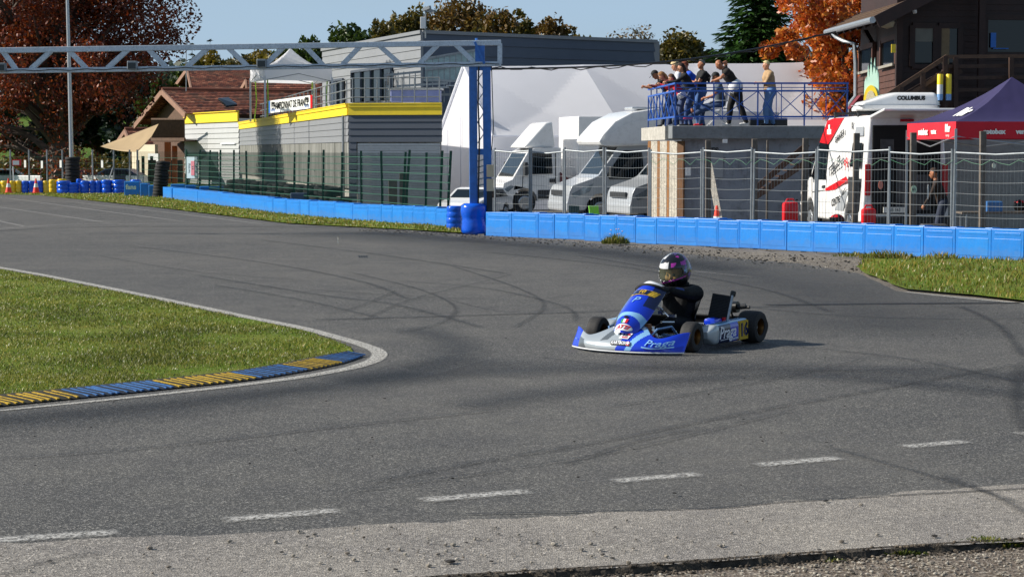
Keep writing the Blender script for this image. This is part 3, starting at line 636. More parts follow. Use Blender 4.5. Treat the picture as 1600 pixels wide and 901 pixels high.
# ------------------------------------------------------------------ cladding helpers
def clad(mb, A, B, z0, z1, pitch, dep=.03, mi=0, za=None):
    """lapped horizontal boards on wall A->B (outside on the right of A->B); z1 may differ at B (za)"""
    A = Vector((A[0], A[1], 0)); B = Vector((B[0], B[1], 0)); d = (B-A).normalized(); n = Vector((d.y, -d.x, 0)); zb = z1 if za is None else za
    k = max(1, round((z1-z0)/pitch)); U = lambda p, z: Vector((p.x, p.y, z))
    for i in range(k):
        a0, a1 = lerp(z0, z1, i/k), lerp(z0, z1, (i+1)/k); b0, b1 = lerp(z0, zb, i/k), lerp(z0, zb, (i+1)/k)
        mb.add([U(A+n*dep, a0), U(B+n*dep, b0), U(B+n*.002, b1), U(A+n*.002, a1), U(A, a0), U(B, b0)], [(0, 1, 2, 3), (4, 5, 1, 0)], mi)
def wallbox(mb, A, B, z0, z1, th=.2, mi=0, back=True):
    A = Vector((A[0], A[1], 0)); B = Vector((B[0], B[1], 0)); d = (B-A).normalized(); n = Vector((d.y, -d.x, 0)); o = -n*th if back else n*th
    v = [A, B, B+o, A+o]; mb.add([Vector((p.x, p.y, z)) for z in (z0, z1) for p in v], [(3, 2, 1, 0), (4, 5, 6, 7), (0, 1, 5, 4), (1, 2, 6, 5), (2, 3, 7, 6), (3, 0, 4, 7)], mi)
def prism(mb, pts, z0, z1, mi=0):
    mb.poly([(p[0], p[1], z0) for p in pts], mi, th=z1-z0, nrm=(0, 0, 1))
XY = lambda px, Y: (P(px, 235, Y).x, Y)
Z = lambda py, Y: P(800, py, Y).z
# ------------------------------------------------------------------ green mesh fence (left)
M['green'] = mat('green fence paint', '#1d4a38', .5, .1, .15, 5)
M['gwire'] = mat('green wire', '#2d5a48', .5, .2, .1)
FA = Vector(XY(703, 46.5)); FB = Vector(XY(292, 75)); FA.resize_3d(); FB.resize_3d()
gf = thing('mesh_fence', 'dark green rigid mesh fence with leaning posts behind the left barrier', 'fence', (FA.x, FA.y, -.3))
def on_line(A, B, px):
    lo, hi = -.5, 1.6
    rr = (px-800)/F
    sgn = 1 if (B.x/B.y) > (A.x/A.y) else -1
    for _ in range(40):
        m_ = (lo+hi)/2; q = A+(B-A)*m_
        if (q.x/q.y-rr)*sgn < 0: lo = m_
        else: hi = m_
    return A+(B-A)*lo
rf = random.Random(3); gps = [699, 687, 665, 633, 629, 598, 565, 534, 505, 481, 460, 433, 410, 386, 366, 345, 327, 312, 294]
for px in gps:
    q = on_line(FA, FB, px); mb = MB(); ln = rf.uniform(-.13, .03); mb.bar((q.x+ln*.2, q.y, -.3), (q.x-ln, q.y, 1.72+rf.uniform(-.03, .06)), .06, .05, up=(0, 1, 0)); mb.build('post', M['green'], gf)
def wiremesh(A, B, z0, z1, mat_, parent, hs=.2, vsp=.05, hr=.009, vr=.005, fold=0, name='mesh_panel', sag=0):
    mb = MB(); d = B-A; L = d.length; n = Vector((d.y, -d.x, 0)).normalized()
    z = z0+.02; i = 0
    nseg = 1 if not sag else 8
    while z <= z1:
        o = n*(fold if i % 3 == 1 else 0)
        for s in range(nseg):
            t0, t1 = s/nseg, (s+1)/nseg; mb.bar(A+d*t0+o+Vector((0, 0, z-sag*math.sin(PI*t0)*(z-z0)/(z1-z0))), A+d*t1+o+Vector((0, 0, z-sag*math.sin(PI*t1)*(z-z0)/(z1-z0))), hr, hr)
        z += hs; i += 1
    k = int(L/vsp)
    for j in range(k+1): p = A+d*(j/k); mb.bar(p+Vector((0, 0, z0)), p+Vector((0, 0, z1)), vr, vr)
    return mb.build(name, mat_, parent, fix=False)
wiremesh(FB, FA, -.25, 1.68, M['gwire'], gf, .2, .07, .02, .008)
# far left grey fence
FL0 = Vector((*XY(-60, 90), 0)); FL1 = Vector((*XY(215, 88), 0))
lf = thing('wire_fence', 'thin grey wire fence with steel posts behind the far left tyre stacks', 'fence', (FL0.x, FL0.y, -.3))
for px in (-30, 18, 47, 75, 99, 146, 179, 204, 216): q = on_line(FL0, FL1, px); mb = MB(); mb.tube([(q.x, q.y, -.3), (q.x, q.y, 1.78)], .045, 6); mb.build('post', M['pipe'], lf)
for a, b in ((22, 28), (178, 168)): q = on_line(FL0, FL1, a); q2 = on_line(FL0, FL1, b); mb = MB(); mb.tube([(q.x, q.y, 1.0), (q2.x, q2.y-.6, -.3)], .035, 6); mb.build('brace', M['pipe'], lf)
wiremesh(FL0, FL1, -.2, 1.7, M['gwire'], lf, .27, .16, .013, .006)
q0 = Vector((*XY(216, 87.5), 0)); q1 = Vector((*XY(291, 76), 0)); lf2 = thing('wire_fence', 'short run of wire fence in front of the chalet between grey fence and white board', 'fence', (q0.x, q0.y, -.3)); wiremesh(q0, q1, -.2, 1.7, M['gwire'], lf2, .27, .16, .013, .006)
mb = MB(); mb.tube([(q1.x, q1.y, -.3), (q1.x, q1.y, 1.8)], .04, 6); mb.build('post', M['green'], lf2)
# papers on the fence
M['paper'] = mat('paper', '#e6e8e2', .8, 0, .03); M['pink'] = mat('faded pink print', '#e58a97', .7, 0, .08, 8)
for px, py, lab in ((39, 256, 'white paper tag on the far left fence right of the red sign'), (67, 257, 'white paper tag on the far left fence, second from the left'), (98, 256, 'white paper tag on the fence left of the lamp pole'), (166, 256, 'white paper tag on the fence right of the lamp pole')):
    q = P(px, py, 89.2); q.y = on_line(FL0, FL1, px).y-.06; mb = MB(); mb.box((0, 0, 0), (.12, .01, .34)); o = mb.build('paper_tag', M['paper']); o.location = q; o.rotation_euler = (0, 0, -.5); tag(o, lab, 'paper tag', 'paper tags on the fence')
q = P(26, 254, 88.8); r = thing('sign', 'small white sign with a red edge on the far left fence', 'sign', q); b = MB(); b.box((0, 0, 0), (.42, .02, .28)); b.build('board', M['red'], r, local=True); b = MB(); b.box((-.03, -.014, -.01), (.3, .012, .2)); b.build('face', M['paper'], r, local=True)
# white board with pink print
q = P(300.5, 262, 73.8); r = thing('notice_board', 'pale blue-white board with a faded pink print leaning on the green fence', 'notice board', q, -.42)
b = MB(); b.box((0, 0, 0), (.5, .03, .82)); b.build('board', mat('pale board', '#cfe4ea', .5), r, local=True, bev=.005)
b = MB(); b.box((.03, -.02, -.02), (.15, .012, .55)); b.build('print', M['pink'], r, local=True)
b = MB(); put_text(b, 'S R', .1, frame_m((.03, -.03, 0), (0, 0, 1), (-1, 0, 0)), bold=.004)
for k in (-1, 1): put_text(b, 'karting', .13, frame_m((.03+k*.17, -.02, -.02), (0, 0, 1), (-1, 0, 0)))
b.build('lettering', M['pipe'], r, local=True)
# ------------------------------------------------------------------ gantry
GY = 40.6
gx = lambda px: P(px, 200, GY).x
M['tru'] = mat('truss galvanised', '#c3cdd8', .4, .15, .12, 9, dirt=('#5d5a52', .6))
base = P(750, 340, GY)
gr = thing('start_gantry', 'grey steel truss gantry on a blue twin-post tower spanning the track', 'gantry', (base.x, GY, -.1))
def gp(px, py, dy=0): p = P(px, py, GY+dy); return p
tb = MB()
tb.bar(gp(-260, 83), gp(783, 67), .14, .11); tb.bar(gp(-260, 115), gp(783, 100), .14, .1)
tb.build('chord', M['tru'], gr, bev=.008)
tb = MB(); x = -236; flip = 0
n = 0
yT = lambda px: 83-(px+260)/1043*16+2; yB = lambda px: 115-(px+260)/1043*15-2
for a, b in ((-180, -120), (-105, -45), (-60, 0-42), (-25, 25), (0, 0)): pass
seq = [(-228, -252), (-200, -176), (-132, -108-20), (5, 25), (80, 48), (108, 135), (200, 168), (232, 260), (324, 292), (357, 387), (443, 413), (478, 505), (563, 535), (593, 625), (684, 655), (712, 742)]
for t, bpx in seq:
    tb = MB(); tb.bar(gp(t, yT(t)), gp(bpx, yB(bpx)), .1, .1, up=(0, 1, 0)); tb.build('diagonal', M['tru'], gr, bev=.006)
tb = MB(); tb.bar(gp(781, 68), gp(781, 100), .1, .1, up=(0, 1, 0)); tb.build('end_post', M['tru'], gr)
tb = MB()
for i in range(60): tb.tube([gp(-60+i*14, yB(-60+i*14)+1.5+math.sin(i*1.7), -.09), gp(-60+(i+1)*14, yB(-60+(i+1)*14)+1.5+math.sin((i+1)*1.7), -.09)], .011, 4, caps=False)
tb.build('wiring', M['blackp'], gr)
for i, px in enumerate((-90, 2, 207, 409)):
    tb = MB(); c = gp(px, yB(px)-4, -.12); tb.box(c, (.2, .16, .18)); o = tb.build('floodlight', M['pipe'], gr, bev=.015)
    t2 = MB(); t2.box(c+Vector((0, -.082, -.01)), (.16, .01, .12)); t2.build('lens', M['glass'], o)
for a, b in ((739, 741), (760, 765)):
    tb = MB(); tb.bar(Vector((gx(a), GY+.1, 3.62)), Vector((gx((a+b)/2), GY+.1, -.1)), .17, .2, up=(0, 1, 0)); tb.build('post', M['bluepaint'], gr, bev=.012)
tb = MB(); tb.bar(Vector((gx(735), GY+.09, 3.5)), Vector((gx(768), GY+.09, 3.5)), .17, .14); tb.bar(Vector((gx(735), GY+.09, 1.72)), Vector((gx(768), GY+.09, 1.72)), .17, .13)
tb.tube([gp(744, 60, .1), gp(752, 102, .1)], .03, 6); tb.bar(gp(742, 66, -.05), gp(757, 100, -.05), .05, .12, up=(0, 1, 0)); tb.box(gp(750, 85, .1), (.2, .3, .5)); tb.tube([gp(744, 60, .1), gp(743.5, 42+20, .1)], .015, 6)
tb.build('bracket', M['bluepaint'], gr)
tb = MB(); k = 0
ax, bx_ = gx(746), gx(757)
zz = 1.9
while zz < 3.4: tb.bar((ax, GY+.1, zz), (bx_, GY+.1, zz+.22), .02, .02, up=(0, 1, 0)); tb.bar((bx_, GY+.1, zz+.22), (ax, GY+.1, zz+.44), .02, .02, up=(0, 1, 0)); zz += .44
zz = .35
while zz < 1.6: tb.bar((ax, GY+.1, zz), (bx_, GY+.1, zz+.04), .03, .03, up=(0, 1, 0)); zz += .13
tb.build('lacing', M['steel'], gr)
tb = MB(); tb.tube([gp(748, 100, -.05), gp(747, 160, -.05), gp(749, 215, -.05), gp(747, 330, -.05)], .018, 6); tb.tube([gp(768, 102), gp(771, 200), gp(768, 235)], .01, 5); tb.build('cable', M['blackp'], gr)
for py, lab in ((267, 0), (289, 1)):
    tb = MB(); tb.box(gp(766, py, -.12), (.15, .12, .26)); tb.build('switch_box', mat('cream box', '#cdb896', .5), gr, bev=.01)
tb = MB(); tb.box(gp(765, 318, -.1), (.12, .14, .9)); tb.build('cable_box', M['blackp'], gr, bev=.01)
# cables in the air
def cable(name, lab, a, b, sag, r, n=24, tw=0):
    mb = MB(); pts = [a.lerp(b, i/n)+Vector((0, 0, -sag*math.sin(PI*i/n)+(tw*math.sin(i*1.9) if 0 < i < n else 0))) for i in range(n+1)]
    mb.tube(pts, r, 5, caps=False); o = mb.build(name, M['blackp'], smooth='all'); tag(o, lab, 'cable'); return o
ce = P(1306, 50, 50)
cable('overhead_cable', 'thick black cable sagging from the gantry to the wooden chalet eave', P(766, 108, 40.8), ce, .27, .022)
cable('overhead_cable', 'thin wire twisted around the cable near the gantry', P(766, 107, 40.8), ce+Vector((0, 0, .01)), .33, .012, 40, .035)
# ------------------------------------------------------------------ garage (long grey, yellow parapet)
M['clad'] = mat('light grey cladding', '#85888c', .5, .15, .05, 1.2, dirt=('#8a8a86', .35)); M['cladw'] = mat('pale cladding', '#b4b6b6', .5, .05, .04, 1.5); M['cladd'] = mat('shade-darkened slate', '#4b525d', .5, .15, .05, 1.5)  # dark slate boards carry the shade of the sunless face in their colour
M['yel'] = mat('yellow fascia', '#f0d22c', .45, 0, .05, 2, dirt=('#b9a547', .3))
def panelmat():
    m = mat('fibre cement panels', '#8f908d', .8, 0, .12, 1.5); nt = m.node_tree; b = nt.nodes['Principled BSDF']; tc = nd(nt, 'ShaderNodeTexCoord'); mp = nd(nt, 'ShaderNodeMapping'); mp.inputs['Scale'].default_value = (3, 3, .25)
    nt.links.new(tc.outputs['Object'], mp.inputs[0]); n = nd(nt, 'ShaderNodeTexNoise', Scale=1.6, Detail=8.0, Roughness=.75); nt.links.new(mp.outputs[0], n.inputs['Vector'])
    r = ramp(nt, n.outputs[0], [(.3, C('#45473f')), (.5, C('#73746f')), (.7, C('#999a95'))]); nt.links.new(r.outputs[0], b.inputs['Base Color']); return m
M['panel'] = panelmat()
M['shut'] = mat('roller shutter', '#8d959d', .35, .4, .06, 3, dirt=('#6d737a', .5))
g0 = (-5.6*1.0, 66.0); g0 = XY(545, 66); g1 = XY(375, 110); g2 = XY(691, 65.3)
gar = thing('garage_building', 'long low grey garage with yellow fascia, streaked panels and a roller door', 'building', (g0[0], g0[1], -.3))
zt = Z(163, 66); zy = Z(180, 66); zc = Z(222, 66); zb = -.3+.75
lerp2 = lambda a, b, t: (a[0]+(b[0]-a[0])*t, a[1]+(b[1]-a[1])*t)
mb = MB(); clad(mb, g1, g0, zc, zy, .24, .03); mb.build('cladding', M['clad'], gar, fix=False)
mb = MB(); n = 12
for i in range(n): a, b = lerp2(g1, g0, i/n+.001), lerp2(g1, g0, (i+1)/n-.001); wallbox(mb, a, b, zb, zc-.01, .1)
mb.build('panel_wall', M['panel'], gar, bev=0)
dd = (Vector((*g0, 0))-Vector((*g1, 0))).normalized(); nn = Vector((dd.y, -dd.x, 0))*.035
for i in range(1, 4): mb = MB(); a = lerp2(g1, g0, i/4); mb.bar(Vector((a[0], a[1], zc))+nn, Vector((a[0], a[1], zy))+nn, .015, .03, up=(0, 1, 0)); mb.build('panel_joint', M['pipe'], gar)
mb = MB(); a = lerp2(g1, g0, .985); mb.tube([(a[0]-.1, a[1], -.3), (a[0]-.1, a[1], zy)], .045, 8); mb.build('downpipe', M['pipe'], gar)
mb = MB(); 
for i in range(0, 12): a = lerp2(g1, g0, i/12+.04); mb.box((a[0]-.04, a[1], zb+.5), (.03, .05, .05))
mb.build('wall_fixing', M['steel'], gar)
mb = MB(); core = [lerp2(g1, g0, 0), g0, g2, (-4.6, 75), (-6.9, 92), (-12.0, 110)]
prism(mb, [(g1[0]+.12, g1[1]), (g0[0]+.1, g0[1]+.12), (g2[0]-.03, g2[1]+.12), (-4.7, 75), (-7.1, 92), (-12.0, 110)], -.3, zt-.3); mb.build('wall', mat('plinth', '#b7b4ab', .85, 0, .1, 2, dirt=('#77746a', .6)), gar)
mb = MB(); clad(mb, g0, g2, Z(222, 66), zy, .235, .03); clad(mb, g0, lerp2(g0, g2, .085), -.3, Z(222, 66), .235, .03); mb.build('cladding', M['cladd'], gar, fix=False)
mb = MB()
for (a, b) in ((g1, g0), (g0, g2)):
    wallbox(mb, a, b, zy, zt, .06, back=False); wallbox(mb, a, b, zt, zt+.035, .12, back=False); wallbox(mb, a, b, zt-.1, zt, .1, back=False)
mb.build('fascia', M['yel'], gar)
# lighten: roller door
mb = MB(); a, b = lerp2(g0, g2, .10), lerp2(g0, g2, .98); z = -.3
while z < Z(224, 66): wallbox(mb, a, b, z, z+.075, .05, back=False); z += .085
mb.build('roller_door', M['shut'], gar)
# terrace rail on the garage roof
rail = thing('roof_railing', 'grey steel railing along the roof terrace of the garage', 'railing', (g0[0], g0[1], zt))
mb = MB(); A = Vector((g0[0]+.1, g0[1]+.5, 0)); B = Vector((g2[0]-.1, g2[1]+.5, 0)); Cc = Vector((*lerp2(g0, g1, .86), 0))+Vector((.6, 0, 0))
for p, q in ((A, B), (A, Cc)):
    for z in (.35, .65, 1.0): mb.tube([p+Vector((0, 0, zt+z-.1)), q+Vector((0, 0, zt+z-.1))], .02, 6)
mb.build('rail', M['pipe'], rail)
for k in range(8): mb = MB(); p = A.lerp(B, k/7); mb.tube([p+Vector((0, 0, zt-.2)), p+Vector((0, 0, zt+.9))], .022, 6); mb.build('post', M['pipe'], rail)
for k in range(1, 24): mb = MB(); p = A.lerp(Cc, k/24); mb.tube([p+Vector((0, 0, zt-.2)), p+Vector((0, 0, zt+.9))], .022, 6); mb.build('post', M['pipe'], rail)
q = P(650, 150.5, 67.5); mb = MB(); mb.box((0, 0, 0), (1.75, .6, .42)); o = mb.build('covered_table', mat('lavender cover', '#8d97c8', .6, 0, .15, 3), bev=.03); o.location = q; tag(o, 'low box covered in lavender blue cloth on the garage roof terrace', 'table')
mb = MB(); mb.box((0, 0, .24), (1.9, .7, .05)); l = mb.build('tabletop', M['white'], bev=.01); l.parent = o
# banner
bA = P(421, 172, 84); bB = P(489, 165, 78); bn = thing('banner', 'white lettered banner hung on the roof railing beside the gazebo', 'banner', bA)
za0, za1 = P(421, 177, 84).z, P(421, 158, 84).z; zb0, zb1 = P(488, 169, 78).z, P(488, 148.5, 78).z
mb = MB(); a = Vector((bA.x, bA.y, 0)); b = Vector((bB.x, bB.y, 0)); U = Vector((0, 0, 1))
mb.add([a+U*za0, b+U*zb0, b+U*zb1, a+U*za1], [(0, 1, 2, 3)]); mb.build('cloth', M['paper'], bn, solid=.01)
d = (b-a); up = Vector((0, 0, 1)); nrm = Vector((d.y, -d.x, 0)).normalized()
mid = lambda t, k: a.lerp(b, t)+U*lerp(lerp(za0, za1, k), lerp(zb0, zb1, k), t)+nrm*.03
t_ = MB(); sl_ = (d.normalized()*1.0+U*((zb0+zb1-za0-za1)/2/d.length))
Lb = d.length
put_text(t_, 'CHAMPIONNAT DE FRANCE', Lb*.066, frame_m(mid(.49, .5), sl_, U), bold=.006)
put_text(t_, 'FFSA', Lb*.045, frame_m(mid(.1, .68), sl_, U), bold=.004); put_text(t_, 'FFSA', Lb*.045, frame_m(mid(.88, .68), sl_, U), bold=.004)
t_.build('lettering', M['blackp'], bn, fix=False)
mb = MB(); 
for t0, t1 in ((.955, 1.0),): mb.add([mid(t0, 0), mid(t1, 0), mid(t1, 1), mid(t0, 1)], [(0, 1, 2, 3)])
mb.build('red_stripe', M['red'], bn, fix=False)
mb = MB(); mb.add([mid(0, 0), mid(.03, 0), mid(.03, 1), mid(0, 1)], [(0, 1, 2, 3)]); put_text(mb, 'karting', Lb*.035, frame_m(mid(.1, .25), sl_, U)); put_text(mb, 'karting', Lb*.035, frame_m(mid(.88, .25), sl_, U)); mb.build('blue_stripe', M['bluepaint'], bn, fix=False)
# gazebo on the roof
gz = [P(414, 125, 96), P(519, 126, 98), P(491, 127, 102), P(391, 129, 99.5)]
gzb = thing('gazebo', 'white pop-up gazebo with a peaked roof standing on the garage terrace', 'gazebo', (gz[0].x, gz[0].y, zt))
ze = gz[0].z; zh = P(455, 108, 98).z; zp = P(455, 74, 98).z; cn = sum((Vector((p.x, p.y, 0)) for p in gz), Vector())/4
def canvas(name, col, tr):
    m = mat(name, col, .7, 0, .025, 1.3, bump=.12, bs=5); nt = m.node_tree; b = nt.nodes['Principled BSDF']; t = nd(nt, 'ShaderNodeBsdfTranslucent'); t.inputs[0].default_value = C(col); mx = nd(nt, 'ShaderNodeMixShader', Fac=tr)
    nt.links.new(b.outputs[0], mx.inputs[1]); nt.links.new(t.outputs[0], mx.inputs[2]); nt.links.new(mx.outputs[0], nt.nodes['Material Output'].inputs[0]); return m
M['canvas'] = canvas('white canvas', '#f4f5fa', .5)

mb = MB(); cs = [Vector((p.x, p.y, 0)) for p in gz]
for i in range(4):
    a, b = cs[i], cs[(i+1) % 4]
    mb.add([a+U*ze, b+U*ze, b+U*zh, a+U*zh], [(0, 1, 2, 3)])
    for k in range(8):
        f0, f1 = k/8, (k+1)/8; h = lambda f: lerp(zh, zp, f**1.9); w_ = lambda p, f: p.lerp(cn, f)
        mb.add([w_(a, f0)+U*h(f0), w_(b, f0)+U*h(f0), w_(b, f1)+U*h(f1), w_(a, f1)+U*h(f1)], [(0, 1, 2, 3)])
mb.build('canopy', M['canvas'], gzb, smooth=55)
for p in cs: mb = MB(); mb.bar(p+U*(zt-.1), p+U*(ze+.2), .09, .09, up=(0, 1, 0)); mb.build('leg', M['white'], gzb)
mb = MB(); 
for a, b in zip(cs, cs[1:]+cs[:1]):
    m_ = a.lerp(b, .5); mb.tube([a+U*(ze), m_+U*(ze+.35)], .02, 5); mb.tube([b+U*(ze), m_+U*(ze+.35)], .02, 5)
mb.build('scissor_frame', M['steel'], gzb)
M['lime'] = mat('lime strap', '#a6cf3a', .5); mb = MB()
for p in cs: o = (cn-p).normalized()*.28; mb.tube([p+o+U*(ze+.1), p+o*1.2+U*(ze-1.0), p+o*.7+U*(zt-.1)], .035, 5)
mb.build('strap', M['lime'], gzb)
# ------------------------------------------------------------------ white block left of the garage
w0 = XY(374, 112); w1 = XY(289, 122); wb_ = thing('storage_building', 'small pale lapboard building with a yellow fascia left of the grey garage', 'building', (w1[0], w1[1], -.3))
zt2a, zt2b = Z(178, 122), Z(174, 112); 
mb = MB(); clad(mb, w1, w0, -.3, Z(193, 118), .3, .05); mb.build('cladding', M['cladw'], wb_, fix=False)
mb = MB(); prism(mb, [(w1[0]+.02, w1[1]+.03), (w0[0], w0[1]+.05), (w0[0]+1.5, w0[1]+3), (w0[0]+1, w0[1]+12), (w1[0]+1, w1[1]+8)], -.3, zt2b-.4); mb.build('wall', M['cladw'], wb_)
mb = MB(); wallbox(mb, w1, w0, Z(192, 118), zt2b, .1, back=False); wallbox(mb, w1, w0, zt2b, zt2b+.05, .2, back=False); mb.build('fascia', M['yel'], wb_)
mb = MB(); wallbox(mb, lerp2(w1, w0, .3), lerp2(w1, w0, .64), Z(280, 118), Z(237, 118), .09, back=False); mb.build('window', mat('dark shutter', '#2c3b3c', .5), wb_)
mb = MB(); a = lerp2(w1, w0, .62); wallbox(mb, lerp2(w1, w0, .7), lerp2(w1, w0, .95), Z(226, 118), Z(224, 118), .12, back=False); mb.build('strip_lamp', M['canvas'], wb_)
# ------------------------------------------------------------------ big grey shed behind
s0 = XY(660, 92); s1 = XY(505, 108); s2 = XY(1025, 99); sh = thing('grey_shed', 'big grey lapboard hall behind the tents with its long dark side in shade', 'building', (s0[0], s0[1], -.3))
ztc = Z(50, 92)
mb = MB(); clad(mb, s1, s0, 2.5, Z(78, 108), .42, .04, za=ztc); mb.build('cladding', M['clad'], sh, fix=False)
mb = MB(); clad(mb, s0, s2, 2.5, ztc, .52, .05, za=Z(65, 99)); mb.build('cladding', mat('shade-darkened slate dark', '#4e5766', .5, .15, .05, 1.5), sh, fix=False)  # hall's long side: shade darkening is mixed into the slate tone
mb = MB(); zs = [Z(78, 108)-.1, ztc-.1, Z(65, 99)-.1]
pts = [(s1[0]+.1, s1[1]+.05), (s0[0], s0[1]+.1), (s2[0]-.05, s2[1]+.1), (s2[0]-3, s2[1]+14), (s1[0]+4, s1[1]+14)]; zz = [zs[0], zs[1], zs[2], zs[2], zs[0]]
mb.add([(p[0], p[1], -.3) for p in pts]+[(p[0], p[1], z) for p, z in zip(pts, zz)], [(4, 3, 2, 1, 0), (5, 6, 7, 8, 9)]+[(i, (i+1) % 5, (i+1) % 5+5, i+5) for i in range(5)]); mb.build('wall', M['clad'], sh)
mb = MB()
for a, b, za_, zb2 in ((s1, s0, Z(78, 108), ztc), (s0, s2, ztc, Z(65, 99))):
    A = Vector((a[0], a[1], za_)); B = Vector((b[0], b[1], zb2)); d = (B-A).normalized(); n = Vector((d.y, -d.x, 0)); mb.bar(A+n*.05, B+n*.05, .12, .16)
mb.bar((s2[0], s2[1]-.05, 2), (s2[0], s2[1]-.05, Z(65, 99)), .3, .1, up=(0, 1, 0)); mb.bar((s0[0], s0[1]-.05, 2), (s0[0], s0[1]-.05, ztc), .12, .1, up=(0, 1, 0))
mb.build('trim', M['clad'], sh)
for px0, px1, y0, y1, ya, yb in ((521, 541, 122, 160, 1, 0), (554, 616, 112, 160, 0, 0)):
    def tt(px):
        A = Vector((*s1, 0)); B = Vector((*s0, 0)); q = on_line(A, B, px); return (q.x, q.y)
    a, b = tt(px0), tt(px1); mb = MB(); wallbox(mb, a, b, Z(y1, 102), Z(y0, 102), .08, back=False); o = mb.build('window', M['glass'], sh)
    m2 = MB(); k = 2 if px1-px0 < 40 else 4
    for i in range(k+1): c = Vector((*lerp2(a, b, i/k), 0)); m2.bar(c+Vector((-.12, -.06, Z(y1, 102))), c+Vector((-.12, -.06, Z(y0, 102))), .1, .08, up=(0, 1, 0))
    m2.bar(Vector((a[0]-.12, a[1]-.06, Z(y0, 102))), Vector((b[0]-.12, b[1]-.06, Z(y0, 102))), .1, .12); m2.build('frame', M['cladd'], o)
# galvanised stair and balustrades before the shed
st = thing('steel_stair', 'galvanised steel landing and stair with mesh balustrade in front of the grey hall', 'stair', (P(690, 140, 86).x, 86, zt))
mb = MB()
def wl(px, py, Y=88): return P(px, py, Y)
for a, b in (((620, 148), (742, 148)), ((600, 118), (660, 112)), ((620, 135), (700, 130)), ((664, 92), (745, 78)), ((664, 110), (745, 98)), ((660, 125), (745, 128))): mb.bar(wl(*a), wl(*b), .06, .1)
for px in range(604, 745, 9): mb.bar(wl(px, 160), wl(px, 112 if px < 664 else 92-(px-664)*.17), .04, .05, up=(0, 1, 0))
mb.build('frame', M['pipe'], st)
mb = MB(); a, b, c, d = wl(664, 110, 88.3), wl(745, 98, 88.3), wl(745, 80, 88.3), wl(664, 93, 88.3); mb.quad(a, b, c, d); a, b, c, d = wl(664, 128, 88.3), wl(745, 128, 88.3), wl(745, 100, 88.3), wl(664, 112, 88.3); mb.quad(a, b, c, d); mb.build('balustrade_panel', mat('galv mesh sheet', '#92a6a8', .3, .5, .3, 3), st, solid=.02)
mb = MB()
for i in range(9): p = wl(628+i*13, 150-i*2.6, 87.6); mb.box(p, (.5, .9, .05))
mb.build('tread', M['steel'], st)
# camera mast on the shed corner
mA = P(664, 52, 91.5); ms = thing('camera_mast', 'thin mast with two cameras and a box on the corner of the grey hall', 'mast', (mA.x, mA.y, ztc-.5)); mb = MB(); mb.tube([P(665, 60, 91.5), P(665, 12, 91.5)], .04, 6); mb.build('pole', M['pipe'], ms)
for a, b in ((664, 16), (671, 17)): mb = MB(); p = P(a-3, b, 91.5); mb.bar(p, p+Vector((.35, -.2, .12 if a < 670 else -.05)), .16, .14); mb.build('camera', M['pipe'], ms)
mb = MB(); mb.box(P(661, 36, 91.4), (.25, .2, .55)); mb.build('box', M['white'], ms, bev=.02)
# ------------------------------------------------------------------ chalets far left, tiled roofs
def tilemat():
    m, nt, b = nt_new('clay tiles'); L = nt.links; tc = nd(nt, 'ShaderNodeTexCoord'); uvn = tc.outputs['UV']
    sx = nd(nt, 'ShaderNodeSeparateXYZ'); L.new(uvn, sx.inputs[0])
    fl = [nd(nt, 'ShaderNodeMath', operation='FLOOR') for _ in range(2)]
    for i in range(2): L.new(sx.outputs[i], fl[i].inputs[0])
    cx = nd(nt, 'ShaderNodeCombineXYZ'); L.new(fl[0].outputs[0], cx.inputs[0]); L.new(fl[1].outputs[0], cx.inputs[1])
    wn = nd(nt, 'ShaderNodeTexWhiteNoise'); L.new(cx.outputs[0], wn.inputs['Vector'])
    r = ramp(nt, wn.outputs['Value'], [(0, C('#4d2a20')), (.4, C('#7a4231')), (.8, C('#8f533c')), (1, C('#a87055'))])
    fr = nd(nt, 'ShaderNodeMath', operation='FRACT'); L.new(sx.outputs[0], fr.inputs[0])
    e = ramp(nt, fr.outputs[0], [(0, (.25,)*3), (.12, (1, 1, 1)), (.8, (1, 1, 1)), (1, (.35,)*3)])
    c = mixc(nt, 1.0, r.outputs[0], e.outputs[0], 'MULTIPLY'); n = ramp(nt, pos_noise(nt, .5, 5, .6), [(.5, (0, 0, 0)), (.75, (.5,)*3)]); c = mixc(nt, n.outputs[0], c, C('#5c5a48'))
    L.new(c, b.inputs['Base Color']); b.inputs['Roughness'].default_value = .8; return m
M['tile'] = tilemat()
def roof_plane(root, name, r0, r1, e0, e1, row=.34, tw=.3, lift=.05):
    """lapped tile rows from ridge r0-r1 down to eave e0-e1 with UVs"""
    mb = MB(); uv = []; r0, r1, e0, e1 = map(Vector, (r0, r1, e0, e1)); n = ((r1-r0).cross(e0-r0)).normalized(); n = n if n.z > 0 else -n
    L = (e0-r0).length; k = int(L/row); W = (r1-r0).length
    for i in range(k):
        a, b = i/k, (i+1)/k; p = [r0.lerp(e0, a), r1.lerp(e1, a), r1.lerp(e1, b)+n*lift, r0.lerp(e0, b)+n*lift, r0.lerp(e0, b), r1.lerp(e1, b)]
        mb.add(p, [(0, 1, 2, 3), (3, 2, 5, 4)]); o = (i % 2)*.5; uv += [(o, i), (W/tw+o, i), (W/tw+o, i+.99), (o, i+.99), (o, i+.99), (W/tw+o, i+.99)]
    ob = mb.build(name, M['tile'], root, fix=False); l = ob.data.uv_layers.new(name='UVMap')
    for lp in ob.data.loops: l.data[lp.index].uv = uv[lp.vertex_index]
    return ob
M['timber'] = mat('weathered timber', '#5a4334', .8, 0, .25, 5, bump=.4, bs=20); M['render'] = mat('cream render', '#c9bda6', .9, 0, .06, 1)
